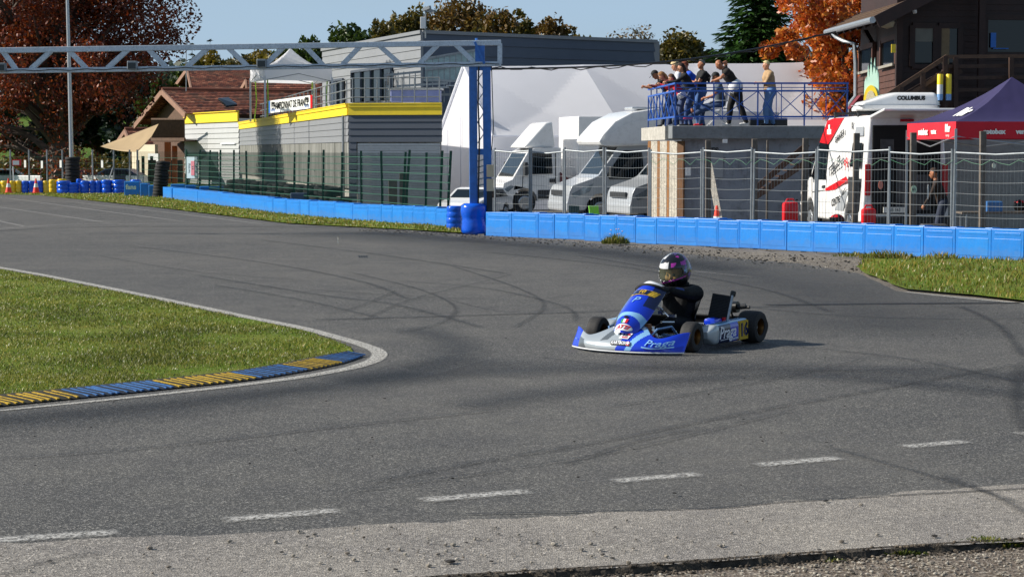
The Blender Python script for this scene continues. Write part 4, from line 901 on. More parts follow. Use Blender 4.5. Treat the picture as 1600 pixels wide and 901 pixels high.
def chalet(lab, peak, eL, eR, rdir, Lr, Lroof, deep=0, wallin=.9, balc=False):
    rdir = Vector(rdir).normalized(); root = thing('chalet', lab, 'building', (peak.x, peak.y, -.3)); o = rdir*Lr
    roof_plane(root, 'roof', peak, peak+o, eR, eR+o); roof_plane(root, 'roof', peak+o, peak, eL+o, eL)
    mb = MB()
    for e in (eL, eR): m_b = MB(); m_b.bar(peak+Vector((0, 0, -.12)), e+Vector((0, 0, -.12)), .12, .34); m_b.build('bargeboard', mat('pale brown board', '#8b6a58', .8, 0, .15, 3), root)
    mb.tube([peak+Vector((0, 0, .08)), peak+o+Vector((0, 0, .08))], .12, 6); mb.build('ridge_cap', mat('ridge tile', '#7a4a38', .8, 0, .15, 3), root)
    i0 = rdir*wallin; pl, pr = peak.lerp(eL, .8)+i0, peak.lerp(eR, .8)+i0; dn = Vector((0, 0, -.15))
    mb = MB(); far = rdir*(Lr-1); base = lambda p: Vector((p.x, p.y, -.3)); prf = [base(pl), base(pr), pr+dn, peak+i0+dn*1.5, pl+dn]
    mb.add(prf+[p+far for p in prf], [(0, 1, 2, 3, 4), (9, 8, 7, 6, 5)]+[(i, i+5, (i+1) % 5+5, (i+1) % 5) for i in range(5)], 0); wl_ = mb.build('wall', M['timber'], root)
    return root, pl, pr
rd = Vector((.93, .42, 0)); pk = P(253, 141, 124); eR_ = P(290, 178, 119.5); eL_ = P(210, 195, 129)
ch, pl, pr = chalet('timber chalet with clay tile roof, balcony and open gable at the far left', pk, eL_, eR_, rd, 15, 1)
bl = P(237, 218, 120.5); br = P(289, 218, 117.5); tl = P(237, 186, 120.5); tr = P(289, 186, 117.5)
mb = MB(); nb = 22
for i in range(nb): a = bl.lerp(br, (i+.5)/nb); b = tl.lerp(tr, (i+.5)/nb); mb.bar(Vector((a.x, a.y, a.z)), Vector((a.x, a.y, b.z)), .1, .03, up=(0, 1, 0))
mb.bar(tl, tr, .1, .1); mb.bar(bl, br, .12, .2); mb.build('balcony', M['timber'], ch)
mb = MB(); mb.add([bl, br, br+Vector((.6, 3.5, 0)), bl+Vector((.6, 3.5, 0))], [(0, 1, 2, 3)]); mb.build('balcony_floor', M['dwood'], ch, solid=.12)
sk_ = roof_plane
mb = MB(); a = P(343, 152, 123.6); mb.add([P(341, 153, 121.2), P(357, 152, 122.2), P(371, 163, 121), P(354, 165, 120.2)], [(0, 1, 2, 3)]); o = mb.build('skylight', M['glass'], ch); o.modifiers.new('s', 'SOLIDIFY').thickness = .12
mb = MB(); mb.bar(P(262, 297, 119), P(262, 222, 119), .35, .3, up=(0, 1, 0)); mb.bar(P(273, 297, 119.5), P(273, 228, 119.5), .3, .2, up=(0, 1, 0)); mb.build('door', mat('orange timber', '#b4582a', .7, 0, .2, 4), ch)
mb = MB(); wallbox(mb, XY(206, 127), XY(242, 123), -.3, Z(226, 124), .2); mb.build('rendered_wall', M['render'], ch)
mb = MB(); wallbox(mb, XY(231, 122.5), XY(247, 121), -.3, Z(240, 122), .1); mb.build('side_panel', M['white'], ch)
for i, px in enumerate((216, 224, 233, 237, 241)):
    mb = MB(); mb.bar(P(px, 292, 118), P(px+rf.uniform(-1, 1), 250-i % 2*6, 118), .18, .1, up=(0, 1, 0)); o = mb.build('upright_board', M['dwood']); 
    tag(o, 'dark boards and poles leaning by the chalet entrance', 'board', 'boards by the chalet')
c2, _, _ = chalet('second tiled chalet roof rising behind the first one', P(292, 107, 150), P(272, 135, 156), P(299, 140, 144), (.96, .28, 0), 14, 1)
c3, _, _ = chalet('lower tiled roof showing under the gazebo behind the garage', P(384, 125, 138), P(370, 150, 143), P(388, 178, 132), (.97, .22, 0), 9, 1)
c4, _, _ = chalet('small dark lean-to roof left of the chalet under the tan sail', P(195, 203, 134), P(178, 228, 138), P(208, 233, 130), (.93, .42, 0), 6, 1)
# aerial on the chalet
mb = MB(); mb.tube([P(291, 143, 123), P(291, 62, 123)], .03, 5); mb.tube([P(288, 70, 123), P(294, 70, 123)], .02, 5); o = mb.build('aerial', M['pipe']); tag(o, 'thin aerial pole rising from the tiled chalet roof', 'aerial')
# shade sail
mb = MB(); A, B, Cq, D = P(157, 229, 117), P(248, 194, 117), P(234, 217, 114), P(215, 231, 112)
def sail(u, v):
    a = A.lerp(B, u); b = A.lerp(D, u*1.0) if u < .65 else D.lerp(Cq, (u-.65)/.35) if u < .9 else Cq.lerp(B, (u-.9)/.1)
    b = A.lerp(D, u/.65) if u < .65 else b
    p = a.lerp(b, v); p.z -= .25*math.sin(PI*u)*math.sin(PI*min(v, .5)); return p
mb.grid(sail, 24, 8); sl2 = mb.build('shade_sail', mat('tan cloth', '#a08a68', .85, 0, .08, 1), smooth='all', solid=.015); tag(sl2, 'tan triangular shade sail stretched beside the chalet balcony', 'shade sail')
# tall lamp pole
q = P(113, 299, 82.6); lp = thing('lamp_pole', 'tall thin grey pole rising out of the frame behind the gantry truss', 'pole', (q.x, q.y, -.02)); mb = MB(); mb.tube([(q.x, q.y, 0), (q.x-.03, q.y, 4), (q.x-.09, q.y, 9.2)], [.1, .085, .06], 10); mb.build('shaft', M['steel'], lp, smooth=True)
mb = MB(); mb.bar((q.x-.09, q.y, 9.2), (q.x-.09, q.y-1.0, 9.35), .1, .08); mb.box((q.x-.09, q.y-1.2, 9.35), (.3, .7, .14)); mb.build('lamp_head', M['pipe'], lp)
# white low boards & karts/cars far left
for px0, px1, Y, lab in ((18, 68, 92, 'long low white board at the far left behind the yellow stacks'), (127, 181, 92, 'long low white board right of the lamp pole'), (196, 226, 91, 'short low white board near the chalet')):
    a = P((px0+px1)/2, 290, Y); mb = MB(); L = (px1-px0)/F*Y; mb.box((0, 0, .35), (L, .12, 1.0)); o = mb.build('white_board', M['white'], bev=.02); o.location = (a.x, Y, -.3); o.rotation_euler = (0, 0, -.5); o.scale = (1.13, 1, 1); tag(o, lab, 'board', 'low white boards')
# ------------------------------------------------------------------ white marquee
mq_f = Vector((*XY(772, 66.5), 0)); aa = R(16); rdm = Vector((math.cos(aa), math.sin(aa), 0)); bdm = Vector((-math.sin(aa), math.cos(aa), 0)); LM = 14.6; WM = 8.0
mq = thing('marquee', 'large white frame marquee with a creased roof behind the vehicles', 'marquee', (mq_f.x, mq_f.y, -.3))
zE = Z(213, 66.5); zR = Z(103, 70.3); U = Vector((0, 0, 1))
def mqp(u, v, z): return mq_f+rdm*u+bdm*v+U*z
zRe = P(1290, 97, 74).z
creases = []
def rooffn(front):
    def f(u, v):
        hz_ = lerp(lerp(zE, zE+.02, u), lerp(zR, zRe, u), v)
        uu = u*LM; bay = LM/3; t = (uu/bay) % 1.0
        crease = -.75*min(t, 1-t, v, 1-v)-.03*math.sin(PI*t)+.008*noise.noise(Vector((uu*1.4, v*5, 2)))
        ins = -1.1*v*u  # right end slopes inward towards ridge
        return mqp(uu+ins*.9, (WM/2*v if front else WM-WM/2*v), hz_+crease)
    return f
mb = MB(); mb.grid(rooffn(True), 90, 24); mb.grid(rooffn(False), 60, 10); mb.build('roof', M['canvas'], mq, smooth=2)
mb = MB(); n = 12
gl = [mqp(0, 0, -.3), mqp(0, WM, -.3), mqp(0, WM, zE), mqp(0, WM/2, zR), mqp(0, 0, zE)]; mb.poly(gl); mb.build('gable', M['canvas'], mq, fix=False); mb = MB(); gl = [mqp(LM, 0, -.3), mqp(LM, WM, -.3), mqp(LM, WM, zE), mqp(LM-1, WM/2, zRe), mqp(LM, 0, zE)]; mb.add(gl, [(0, 1, 2, 3, 4)])
mb.build('gable', M['canvas'], mq, fix=False)
mb = MB(); mb.grid(lambda u, v: mqp(u*LM, .02*math.sin(u*70)*(1-v), lerp(-.3, zE, v)), 120, 1); mb.grid(lambda u, v: mqp(u*LM, WM, lerp(-.3, zE, v)), 4, 1); mb.build('side_wall', M['canvas'], mq, smooth='all')
mb = MB(); mb.tube([mqp(-.05, 0, -.3), mqp(-.05, 0, zE), mqp(-.05, WM/2, zR+.03), mqp(-.05, WM, zE), mqp(-.05, WM, -.3)], .05, 6); mb.tube([mqp(-.03, -.03, zE), mqp(LM, -.03, zE)], .035, 5); mb.build('frame_tube', M['canvas'], mq)
mb = MB()
for k in (.3, .55, .8): mb.tube([mqp(-.06, WM*k, -.3), mqp(-.06, WM*k, zE+.9-abs(k-.5)*2)], .02, 5)
mb.build('gable_seam', M['canvas'], mq)
# ------------------------------------------------------------------ vehicles
M['vanw'] = mat('van white paint', '#ebebea', .25, 0, .03, 2, coat=.6, dirt=('#9d9a94', .25)); M['vans'] = mat('van silver paint', '#b6bbc0', .28, .2, .05, 2, coat=.6)
M['bump'] = mat('grey bumper', '#2d2f31', .55, 0, .1, 5); M['chrome'] = mat('chrome', '#d0d3d6', .15, .9, .05); M['lamp'] = mat('lamp lens', '#87939b', .1, .3, .2, 20); M['alu'] = mat('aluminium', '#b2b6ba', .35, .8, .1)
M['tail'] = mat('red lamp', '#b01018', .2, 0, .1)
def arch(cx, r, z0, n=9): return [(cx+r*math.cos(PI*i/(n-1)), z0+r*math.sin(PI*i/(n-1))) for i in range(n)]
class Veh:
    """local frame: +x forward, +y left, z up, origin at ground below the nose"""
    def __init__(s, name, lab, cat, loc, rz, hw, belt, tum):
        s.r = thing(name, lab, cat, loc, rz); s.hw = hw; s.belt = belt; s.tum = tum
    def w(s, z): return s.hw-s.tum*max(0, z-s.belt)
    def body(s, prof, m, name='body', bev=.05, hw=None):
        mb = MB(); n = len(prof); W = (lambda z: s.w(z)) if hw is None else (lambda z: hw)
        vs = [(x, W(z), z) for x, z in prof]+[(x, -W(z), z) for x, z in prof]
        tr = tessellate_polygon([[Vector((x, z, 0)) for x, z in prof]])
        mb.add(vs, [tuple(t) for t in tr]+[tuple(i+n for i in t[::-1]) for t in tr]+[(i, (i+1) % n, (i+1) % n+n, i+n) for i in range(n)])
        o = mb.build(name, m, s.r, local=True)
        if bev:
            b = o.modifiers.new('b', 'BEVEL'); b.width = bev; b.segments = 3; b.limit_method = 'ANGLE'; b.angle_limit = R(35)
        o.data.polygons.foreach_set('use_smooth', [True]*len(o.data.polygons)); o.data.set_sharp_from_angle(angle=R(30))
        return o
    def side(s, poly, m, name, off=.012, sides=(1, -1), par=None):
        out = []
        for k in sides:
            mb = MB(); mb.poly([(x, k*(s.w(z)-.004), z) for x, z in poly], th=off+.004, nrm=(0, k, 0)); out.append(mb.build(name, m, par or s.r, local=True))
        return out
    def cross(s, a, b, m, name, wa, wb, off=.012):
        a = Vector((a[0], 0, a[1])); b = Vector((b[0], 0, b[1])); d = (b-a).normalized(); n = Vector((d.z, 0, -d.x)); n = n if n.x > 0 or n.z > 0 else -n
        Y_ = Vector((0, 1, 0)); mb = MB(); mb.poly([a-Y_*wa, a+Y_*wa, b+Y_*wb, b-Y_*wb], th=off, nrm=n); return mb.build(name, m, s.r, local=True)
    def wheels(s, xs_, r, w_=.2, rim='alu'):
        for x in xs_:
            for k in (1, -1):
                mb = tyre(r, w_); o = mb.build('wheel', M['black'], s.r, local=True, smooth=40); o.location = (x, k*(s.hw-w_/2-.02), r); o.rotation_euler = (PI/2, 0, 0)
                m2 = MB(); m2.lathe([(r*.60, -.03), (r*.6, .03), (r*.5, .05), (r*.2, .03), (r*.1, .06)], n=24); q = m2.build('rim', M[rim], smooth=30); q.parent = o; q.location = (0, 0, -k*w_*.34); q.rotation_euler = (0 if k < 0 else PI, 0, 0)
                m3 = MB()
                for i in range(5): a = 2*PI*i/5; m3.bar((0, 0, .055), (r*.55*math.cos(a), r*.55*math.sin(a), .05), .07, .02)
                q2 = m3.build('spoke', M[rim], smooth=30); q2.parent = q
def ducato(v, m, L, roofz, noseh=1.0, cabonly=False):
    """panel-van style cab: nose at x=0, running to x=-L"""
    f = 0
    pr = [(-.02, .3), (0, .55), (-.05, .85), (-.14, 1.02), (-.75, 1.22), (-.95, 1.32), (-1.6, roofz-.08), (-1.8, roofz), (-L, roofz), (-L, .42)]
    back = [(-L+.9+.45*math.cos(PI*i/8), .36+.42*math.sin(PI*i/8)) for i in range(9)][::-1] if L > 3.3 else []
    pr = [(x, z) for x, z in pr]; under = []
    under += [(-L+.9+.43*math.cos(t), .38+.43*math.sin(t)) for t in [PI-PI*i/8 for i in range(9)]] if L > 3.3 else []
    under += [(-1.0+.43*math.cos(t), .36+.43*math.sin(t)) for t in [PI-PI*i/8 for i in range(9)]]
    return v.body(pr+under+[(-.5, .3)], m)
def cabkit(v, roofz, L, sidez=None, mirror=True):
    T = roofz
    v.cross((-.98, 1.34), (-1.57, T-.12), M['glass'], 'windscreen', v.w(1.34)-.12, v.w(T-.1)-.14, .015)
    v.side([(-1.28, 1.2), (-1.18, 1.32), (-1.72, T-.2), (-2.3, T-.2), (-2.36, 1.22)], M['glass'], 'side_window')
    v.side([(-.12, .78), (-.5, .98), (-.78, 1.08), (-.66, .84), (-.2, .66)], M['lamp'], 'headlight', .02)
    mb = MB(); mb.box((.0, 0, .80), (.08, v.hw*1.25, .16)); 
    g_ = mb.build('grille', M['bump'], v.r, local=True, bev=.02)
    for k in range(3): mb = MB(); mb.box((.045, 0, .75+.05*k), (.02, v.hw*1.2, .014)); mb.build('grille_bar', M['chrome'], g_)
    mb = MB(); mb.box((-.12, 0, .42), (.32, v.hw*2.01, .3)); mb.build('bumper', M['bump'] if False else M['vans'], v.r, local=True, bev=.06)
    v.side([(-1.2, .92), (-2.3, .98), (-2.3, 1.0), (-1.2, .94)], M['bump'], 'door_line', .006)
    v.side([(-2.42, .4), (-2.44, 1.3), (-2.42, 1.3), (-2.4, .4)], M['bump'], 'door_gap', .004); v.side([(-1.22, .8), (-1.16, 1.24), (-1.14, 1.24), (-1.2, .8)], M['bump'], 'door_gap', .004)
    v.side([(-2.12, 1.03), (-2.34, 1.05), (-2.34, 1.1), (-2.12, 1.08)], M['bump'], 'door_handle', .03)
    if mirror:
        for k in (1, -1):
            mb = MB(); mb.box((-1.28, k*(v.hw+.14), 1.42), (.1, .18, .34)); mb.bar((-1.3, k*v.hw*.97, 1.25), (-1.28, k*(v.hw+.1), 1.3), .05, .05); mb.build('mirror', M['bump'], v.r, local=True, bev=.03)
hd = lambda x, y: math.atan2(y, x)
# motorhome
L0 = P(860, 300, 56.5); ang = hd(-.96, -.27)
mh = Veh('motorhome', 'white overcab motorhome parked facing left between the box truck and the silver van', 'motorhome', (L0.x+.24, L0.y+.6, -.3), ang, .98, 1.3, .08)
ducato(mh, M['vans'], 2.9, 2.25); cabkit(mh, 2.25, 2.9); mh.wheels((-1.0,), .34, .22)
box_pr = [(-1.05, 2.42), (-.92, 2.28), (-1.0, 2.2), (-1.35, 2.16), (-2.75, 2.2), (-2.8, .45), (-6.6, .45), (-6.6, 3.12), (-2.6, 3.28), (-2.0, 3.24), (-1.5, 3.02)]
mh.body([(-1.02, 2.5), (-.9, 2.32), (-.98, 2.2), (-1.35, 2.16), (-2.72, 2.2), (-2.78, .45), (-6.6, .45), (-6.6, 3.2), (-2.7, 3.28), (-1.95, 3.17), (-1.4, 2.9)], M['vanw'], 'living_box', .07, hw=1.1)
mb = MB(); mb.poly([(-1.08, 1.112, 2.46), (-1.02, 1.112, 2.3), (-1.7, 1.112, 2.24), (-2.7, 1.112, 2.26), (-2.6, 1.112, 3.0), (-1.8, 1.112, 2.86)], th=.008, nrm=(0, 1, 0)); mb.build('side_graphic', M['vanw'], mh.r, local=True)
mb = MB(); mb.box((-2.6, .1, 3.3), (.9, .7, .08)); mb.box((-3.6, 0, 3.26), (.6, .6, .1)); mb.build('roof_hatch', M['vans'], mh.r, local=True, bev=.03)
for k, x in enumerate((-3.6, -5.3)): mb = MB(); mb.box((x, 1.11, 2.0), (.9, .03, .55)); mb.build('window', M['glass'], mh.r, local=True, bev=.01)
# box truck
L0 = P(771, 300, 62); bt = Veh('box_truck', 'white box truck with a tall roof deflector parked beside the blue gantry tower', 'truck', (L0.x, L0.y+.5, -.3), hd(-.96, -.28), .98, 1.2, .05)
pr = [(-.02, .45), (0, .7), (-.06, 1.0), (-.35, 1.12), (-.9, 2.02), (-1.1, 2.12), (-2.0, 2.14), (-2.02, .55)]+[(-.78+.42*math.cos(t), .42+.42*math.sin(t)) for t in [PI-PI*i/8 for i in range(9)]]
bt.body(pr, M['vanw']); bt.cross((-.4, 1.2), (-.86, 1.95), M['glass'], 'windscreen', .85, .82); bt.side([(-.78, 1.28), (-1.02, 1.96), (-1.68, 1.98), (-1.7, 1.3)], M['glass'], 'side_window')
bt.side([(-1.6, 1.02), (-1.78, 1.02), (-1.78, 1.14), (-1.6, 1.14)], M['bump'], 'door_handle', .02); bt.side([(-.7, .85), (-.72, 1.25), (-.69, 1.25), (-.67, .85)], M['bump'], 'door_gap', .004); bt.side([(-1.82, .55), (-1.82, 2.0), (-1.79, 2.0), (-1.79, .55)], M['bump'], 'door_gap', .004)
bt.side([(-1.2, .5), (-2.0, .5), (-2.0, .78), (-1.2, .78)], M['bump'], 'side_skirt', .015); bt.side([(-.06, .8), (-.3, .95), (-.42, .9), (-.2, .72)], M['lamp'], 'headlight', .02)
mb = MB(); mb.box((-.05, 0, .5), (.2, 1.96, .35)); mb.build('bumper', M['bump'], bt.r, local=True, bev=.05)
for k in (1, -1): mb = MB(); mb.box((-.75, k*1.14, 1.45), (.12, .2, .45)); mb.bar((-.8, k*.95, 1.25), (-.75, k*1.12, 1.3), .05, .05); mb.build('mirror', M['bump'], bt.r, local=True, bev=.03)
bt.body([(-.75, 2.13), (-1.5, 2.95), (-1.75, 2.98), (-1.85, 2.14)], M['vanw'], 'roof_deflector', .08, hw=.82)
bt.body([(-2.55, .75), (-2.55, 3.15), (-6.3, 3.15), (-6.3, .75)], M['vanw'], 'cargo_box', .03, hw=1.05)
bt.body([(-1.9, .5), (-1.9, .72), (-6.2, .72), (-6.2, .5)], M['bump'], 'chassis', .01, hw=.45); bt.wheels((-.78, -4.8), .37, .22)
bt.side([(-1.95, .95), (-2.5, .75), (-2.5, .95), (-1.95, 1.35)], mat('striped cloth', '#6b3436', .8, 0, .5, 14), 'draped_cloth', .05)
# silver van
L0 = P(944, 300, 54); sv = Veh('van', 'silver van whose nose sticks out left of the concrete deck', 'van', (L0.x+.42, L0.y+.4, -.3), hd(-.95, -.30), .98, 1.3, .1)
ducato(sv, M['vans'], 4.9, 2.15); cabkit(sv, 2.15, 4.9); sv.wheels((-1.0, -4.0), .34, .22)
# little white car behind gantry
def small_car(lab, loc, rz, m, cat='car'):
    v = Veh('parked_car', lab, cat, loc, rz, .85, .95, .22)
    ar = lambda c: [(c+.36*math.cos(t), .3+.36*math.sin(t)) for t in [PI-PI*i/8 for i in range(9)]]
    v.body([(0, .35), (.02, .6), (-.1, .78), (-.9, .95), (-1.6, 1.42), (-2.0, 1.48), (-3.1, 1.45), (-3.8, 1.0), (-3.95, .9), (-4.0, .35)]+ar(-3.2)+ar(-.75), m, bev=.07)
    v.cross((-.98, 1.0), (-1.55, 1.38), M['glass'], 'windscreen', .7, .62, .015); v.side([(-1.25, .98), (-1.7, 1.38), (-3.0, 1.36), (-3.4, 1.0)], M['glass'], 'side_window')
    v.side([(-.0, .62), (-.35, .76), (-.4, .7), (-.1, .55)], M['lamp'], 'headlight', .02); mb = MB(); mb.box((.01, 0, .48), (.05, 1.1, .16)); g_ = mb.build('grille', M['bump'], v.r, local=True, bev=.02)
    for k in range(4): mb = MB(); mb.box((.04, 0, .43+.035*k), (.02, 1.05, .012)); mb.build('grille_bar', M['chrome'], g_)
    v.wheels((-.75, -3.2), .3, .19); return v
p = P(714, 300, 57.5); small_car('small white car nose seen through the green fence left of the gantry tower', (p.x, 57.5, -.3), hd(-.3, -.95), M['vanw']).r.scale = (.9, .75, .62)
# far left: parked cars
p = P(84, 300, 97); rc = small_car('low red car parked behind the black tyres at the lamp pole', (p.x, 97, -.3), hd(-.8, -.5), mat('red paint', '#8e1219', .25, 0, .05, coat=.5)); rc.r.scale = (.55, .7, .72)
p = P(-40, 300, 104); rc = small_car('grey car cut by the left frame edge behind the white board', (p.x, 104, -.3), hd(-.9, -.2), M['vans']); rc.r.scale = (.7, .8, .72)
p = P(132, 300, 106); rc = small_car('dark blue car behind the low board right of the lamp pole', (p.x, 106, -.3), hd(-1, .1), mat('dark blue paint', '#152036', .25, 0, .05, coat=.5)); rc.r.scale = (.85, .9, .72)
# kart trailer / black tyre wall behind fence
q = P(440, 330, 61); tb_ = thing('covered_tyre_pile', 'long low pile of black tyres behind the green fence in front of the grey garage', 'tyre pile', (q.x, q.y, -.3))
lf_a = Vector((*XY(352, 78), 0)); lf_b = Vector((*XY(532, 58), 0)); k = 17; rnd = random.Random(9)
for i in range(k):
    for j in range(2 if i in (0, 1, k-1) else 3):
        c = lf_a.lerp(lf_b, i/(k-1)); mb = tyre(.36*rnd.uniform(.95, 1.05), .27); o = mb.build('tyre', M['black'], tb_, local=True, smooth=40); o.location = (c.x-q.x+rnd.uniform(-.08, .08), c.y-q.y+rnd.uniform(-.05, .05), .1+.27*j+.13); o.rotation_euler = (rnd.uniform(-.08, .08), rnd.uniform(-.08, .08), 0)
q = P(468, 310, 59); mb = MB(); mb.box((0, 0, 0), (.55, .05, .3)); o = mb.build('grey_crate', mat('blue grey crate', '#4c5d74', .5), bev=.02); o.location = (q.x, q.y, P(468, 309, 59).z); tag(o, 'blue-grey crate lying on the black tyre pile by the garage', 'crate')
# garage door things
for px, h, lab in ((614, 1.1, 'grey upright pallet board leaning by the roller door'), (631, 1.35, 'taller grey board beside the upright pallet at the roller door')):
    p = P(px, 320, 62); mb = MB(); mb.box((0, 0, h/2), (.28, .08, h)); o = mb.build('board', M['fwood'], bev=.01); o.location = (p.x, 62, -.3); tag(o, lab, 'board', 'boards by the roller door')
# ------------------------------------------------------------------ heras fence
HA = Vector((*XY(772, 41.6), 0)); HB = Vector((*XY(1600, 32), 0)); HB = HA+(HB-HA)*1.12
hp = [772, 829, 882, 945, 1015, 1097, 1175, 1274, 1388, 1488, 1620]
for i in range(len(hp)-1):
    A = on_line(HA, HB, hp[i]+1.5); B = on_line(HA, HB, hp[i+1]-1.5)
    lab = ['leftmost wire fence panel beside the blue gantry tower', 'wire fence panel in front of the box truck cab', 'wire fence panel in front of the motorhome bumper', 'wire fence panel in front of the silver van', 'wire fence panel in front of the white and orange planks', 'wire fence panel in front of the leaning plank and cone', 'wire fence panel in front of the stair beside the red and white van', 'wire fence panel in front of the open red and white van', 'wire fence panel in front of the left half of the red tent', 'wire fence panel at the right frame edge in front of the tent'][i]
    hf = thing('wire_fence', lab, 'fence panel', (A.x, A.y, -.25), group='wire fence panels along the right barrier')
    top = 1.76; dz = random.uniform(-.03, .03); d = (B-A).normalized(); U = Vector((0, 0, 1)); lean = random.uniform(-.02, .03)*d
    for q in (A, B): mb = MB(); mb.tube([q+U*-.25, q+U*(top+dz+.04)+lean], .021, 8); mb.build('post', M['pipe'], hf, smooth=True)
    mb = MB(); mb.tube([A+U*(top+dz-.02)+lean, A.lerp(B, .5)+U*(top+dz-.055)+lean, B+U*(top+dz-.02)+lean], .017, 8); mb.build('top_rail', M['pipe'], hf, smooth=True)
    wm = wiremesh(A, B, -.2, top-.05, M['wire'], hf, .2, .07, .006, .0036, name='wire_mesh', sag=.03)
    mb = MB(); n = 9
    if i > 3:
        z0 = .05; mb.tube([A.lerp(B, k/n)+U*(1.45+.35*abs(math.sin(k*2.1+i))*.4)-Vector((0, .05, 0)) for k in range(n+1)], .004, 4); mb.build('green_twine', mat('green twine', '#3d7a5a', .6), hf)
# coupling clamps
# wooden posts of old fence behind
wp = thing
wood = [(1107, 40.0, 219, 'weathered wooden post right of the white planks'), (1180, 39.3, 217, 'weathered wooden post in the middle under the deck'), (1199, 39.6, 219, 'thin rusty iron post right of the middle wooden post'), (1256, 38.2, 216, 'weathered wooden post at the nose of the red and white van'), (1336, 37.2, 208, 'dark wooden post at the rear corner of the red and white van'), (1427, 36.2, 207, 'dark wooden post under the left corner of the red tent'), (1536, 35.2, 205, 'dark wooden post under the front of the red tent')]
for px, Y, ty, lab in wood:
    q = P(px, 300, Y); zt_ = P(px, ty, Y).z; mb = MB(); w_ = .11 if px != 1199 else .045; mb.bar((q.x, Y, -.3), (q.x+random.uniform(-.03, .03), Y, zt_), w_, w_, up=(0, 1, 0)); o = mb.build('fence_post', M['fwood'], bev=.008); tag(o, lab, 'fence post')
# white rag, tags on fence
for px, py, c, lab in ((1376, 289, '#e88a72', 'orange rag hanging on the wire fence beside the open van'), (1428, 296, '#b9cfb0', 'pale green oval number tag on the post by the tent corner'), (1553, 259, '#d8dcc8', 'small pale bottle tied high in the fence under the tent'), (1450, 300, '#c2c4c0', 'white plastic strip hanging in the fence left of the tent leg'), (1075, 268, '#d9dad8', 'sheet of paper pinned on the wall behind the leaning plank')):
    Y = 35.6 if px > 1300 else 48.6; q = P(px, py, Y); mb = MB(); s = F/Y; w_, h_ = {1376: (7, 14), 1428: (9, 13), 1553: (6, 8), 1450: (2.5, 24), 1075: (9, 13)}[px]
    pts = [(q.x+w_/2/s*math.cos(a), Y, q.z+h_/2/s*math.sin(a)) for a in [2*PI*i/14+.1 for i in range(14)]] if px != 1075 else [(q.x+a*w_/2/s, Y, q.z+b*h_/2/s) for a, b in ((-1, -1), (1, -1), (1, 1), (-1, 1))]
    mb.poly(pts, th=.012, nrm=(0, -1, 0)); o = mb.build({1553: 'bottle', 1376: 'rag', 1428: 'tag', 1450: 'plastic_strip', 1075: 'paper_sheet'}[px], mat('tag', c, .6, 0, .1, 8)); tag(o, lab, {1553: 'bottle', 1376: 'rag', 1428: 'tag', 1450: 'strip', 1075: 'paper'}[px])
    if px == 1428: t = MB(); put_text(t, '61', .07, frame_m((q.x, Y-.016, q.z), (1, 0, .2), (0, 0, 1)), bold=.002); l = t.build('number', M['blackp']); l.parent = o
# folding camping chairs near the silver van
for px, c, lab in ((932, '#7fd23f', 'lime green folding chair behind the fence by the silver van'), (898, '#1f3a3c', 'dark folding chair at the motorhome bumper')):
    q = P(px, 320, 49.5); r = thing('folding_chair', lab, 'folding chair', (q.x, 49.5, -.3), random.uniform(-.5, .5)); r.scale = (.62, .62, .6); cm = mat('chair cloth', c, .7)
    mb = MB(); mb.box((0, 0, .42), (.45, .42, .04)); mb.build('seat', cm, r, local=True, bev=.01); mb = MB(); mb.box((0, .22, .78), (.45, .05, .55), M=Matrix.Rotation(-.25, 4, 'X')); mb.build('backrest', cm, r, local=True, bev=.01)
    for a in (-.2, .2):
        mb = MB(); mb.tube([(a, -.2, 0), (a, .2, .45), (a, .3, 1.0)], .014, 6); mb.build('leg', M['steel'], r, local=True); mb = MB(); mb.tube([(a, .22, 0), (a, -.2, .45)], .014, 6); mb.build('leg', M['steel'], r, local=True)
# ------------------------------------------------------------------ concrete deck and railing
DY = 49.0; cL = P(1050, 200, DY).x; cBk = P(1008, 200, 54.6).x; cR = 8.75; zd = P(800, 196.5, DY).z; zl = P(800, 217, DY).z
dk = thing('viewing_deck', 'raised concrete viewing deck on a dark block wall with spectators on top', 'deck', (cL, DY, -.3))
pl_ = [(cL, DY), (cR, DY-.0), (cR, 54.6), (cBk, 54.6)]
mb = MB(); prism(mb, pl_, zl, zd); mb.build('slab', M['concrete'], dk, bev=.02)
mb = MB(); e0 = (cL-.1, DY-.06); prism(mb, [(cL-.12, DY+.7), (cL-.02, DY+.7), (cBk, 54.4), (cBk-.12, 54.4)], zl-.02, zd+.0); mb.build('slab_edge', mat('pale concrete edge', '#adaaa2', .9, 0, .2, 5, bump=.5, dirt=('#6a675d', .7)), dk)
mb = MB(); prism(mb, [(P(1068, 250, DY).x, DY+.35), (cR, DY+.35), (cR, DY+.6), (P(1068, 250, DY).x, DY+.6)], -.3, zl); mb.build('block_wall', mat('painted block wall', '#848993', .85, 0, .15, 1.2, bump=.3, dirt=('#3c3c3e', .6)), dk)
mb = MB(); mb.box((cR-1, DY+2, .8), (.1, .1, 2.2)); mb.build('column', M['concrete'], dk)
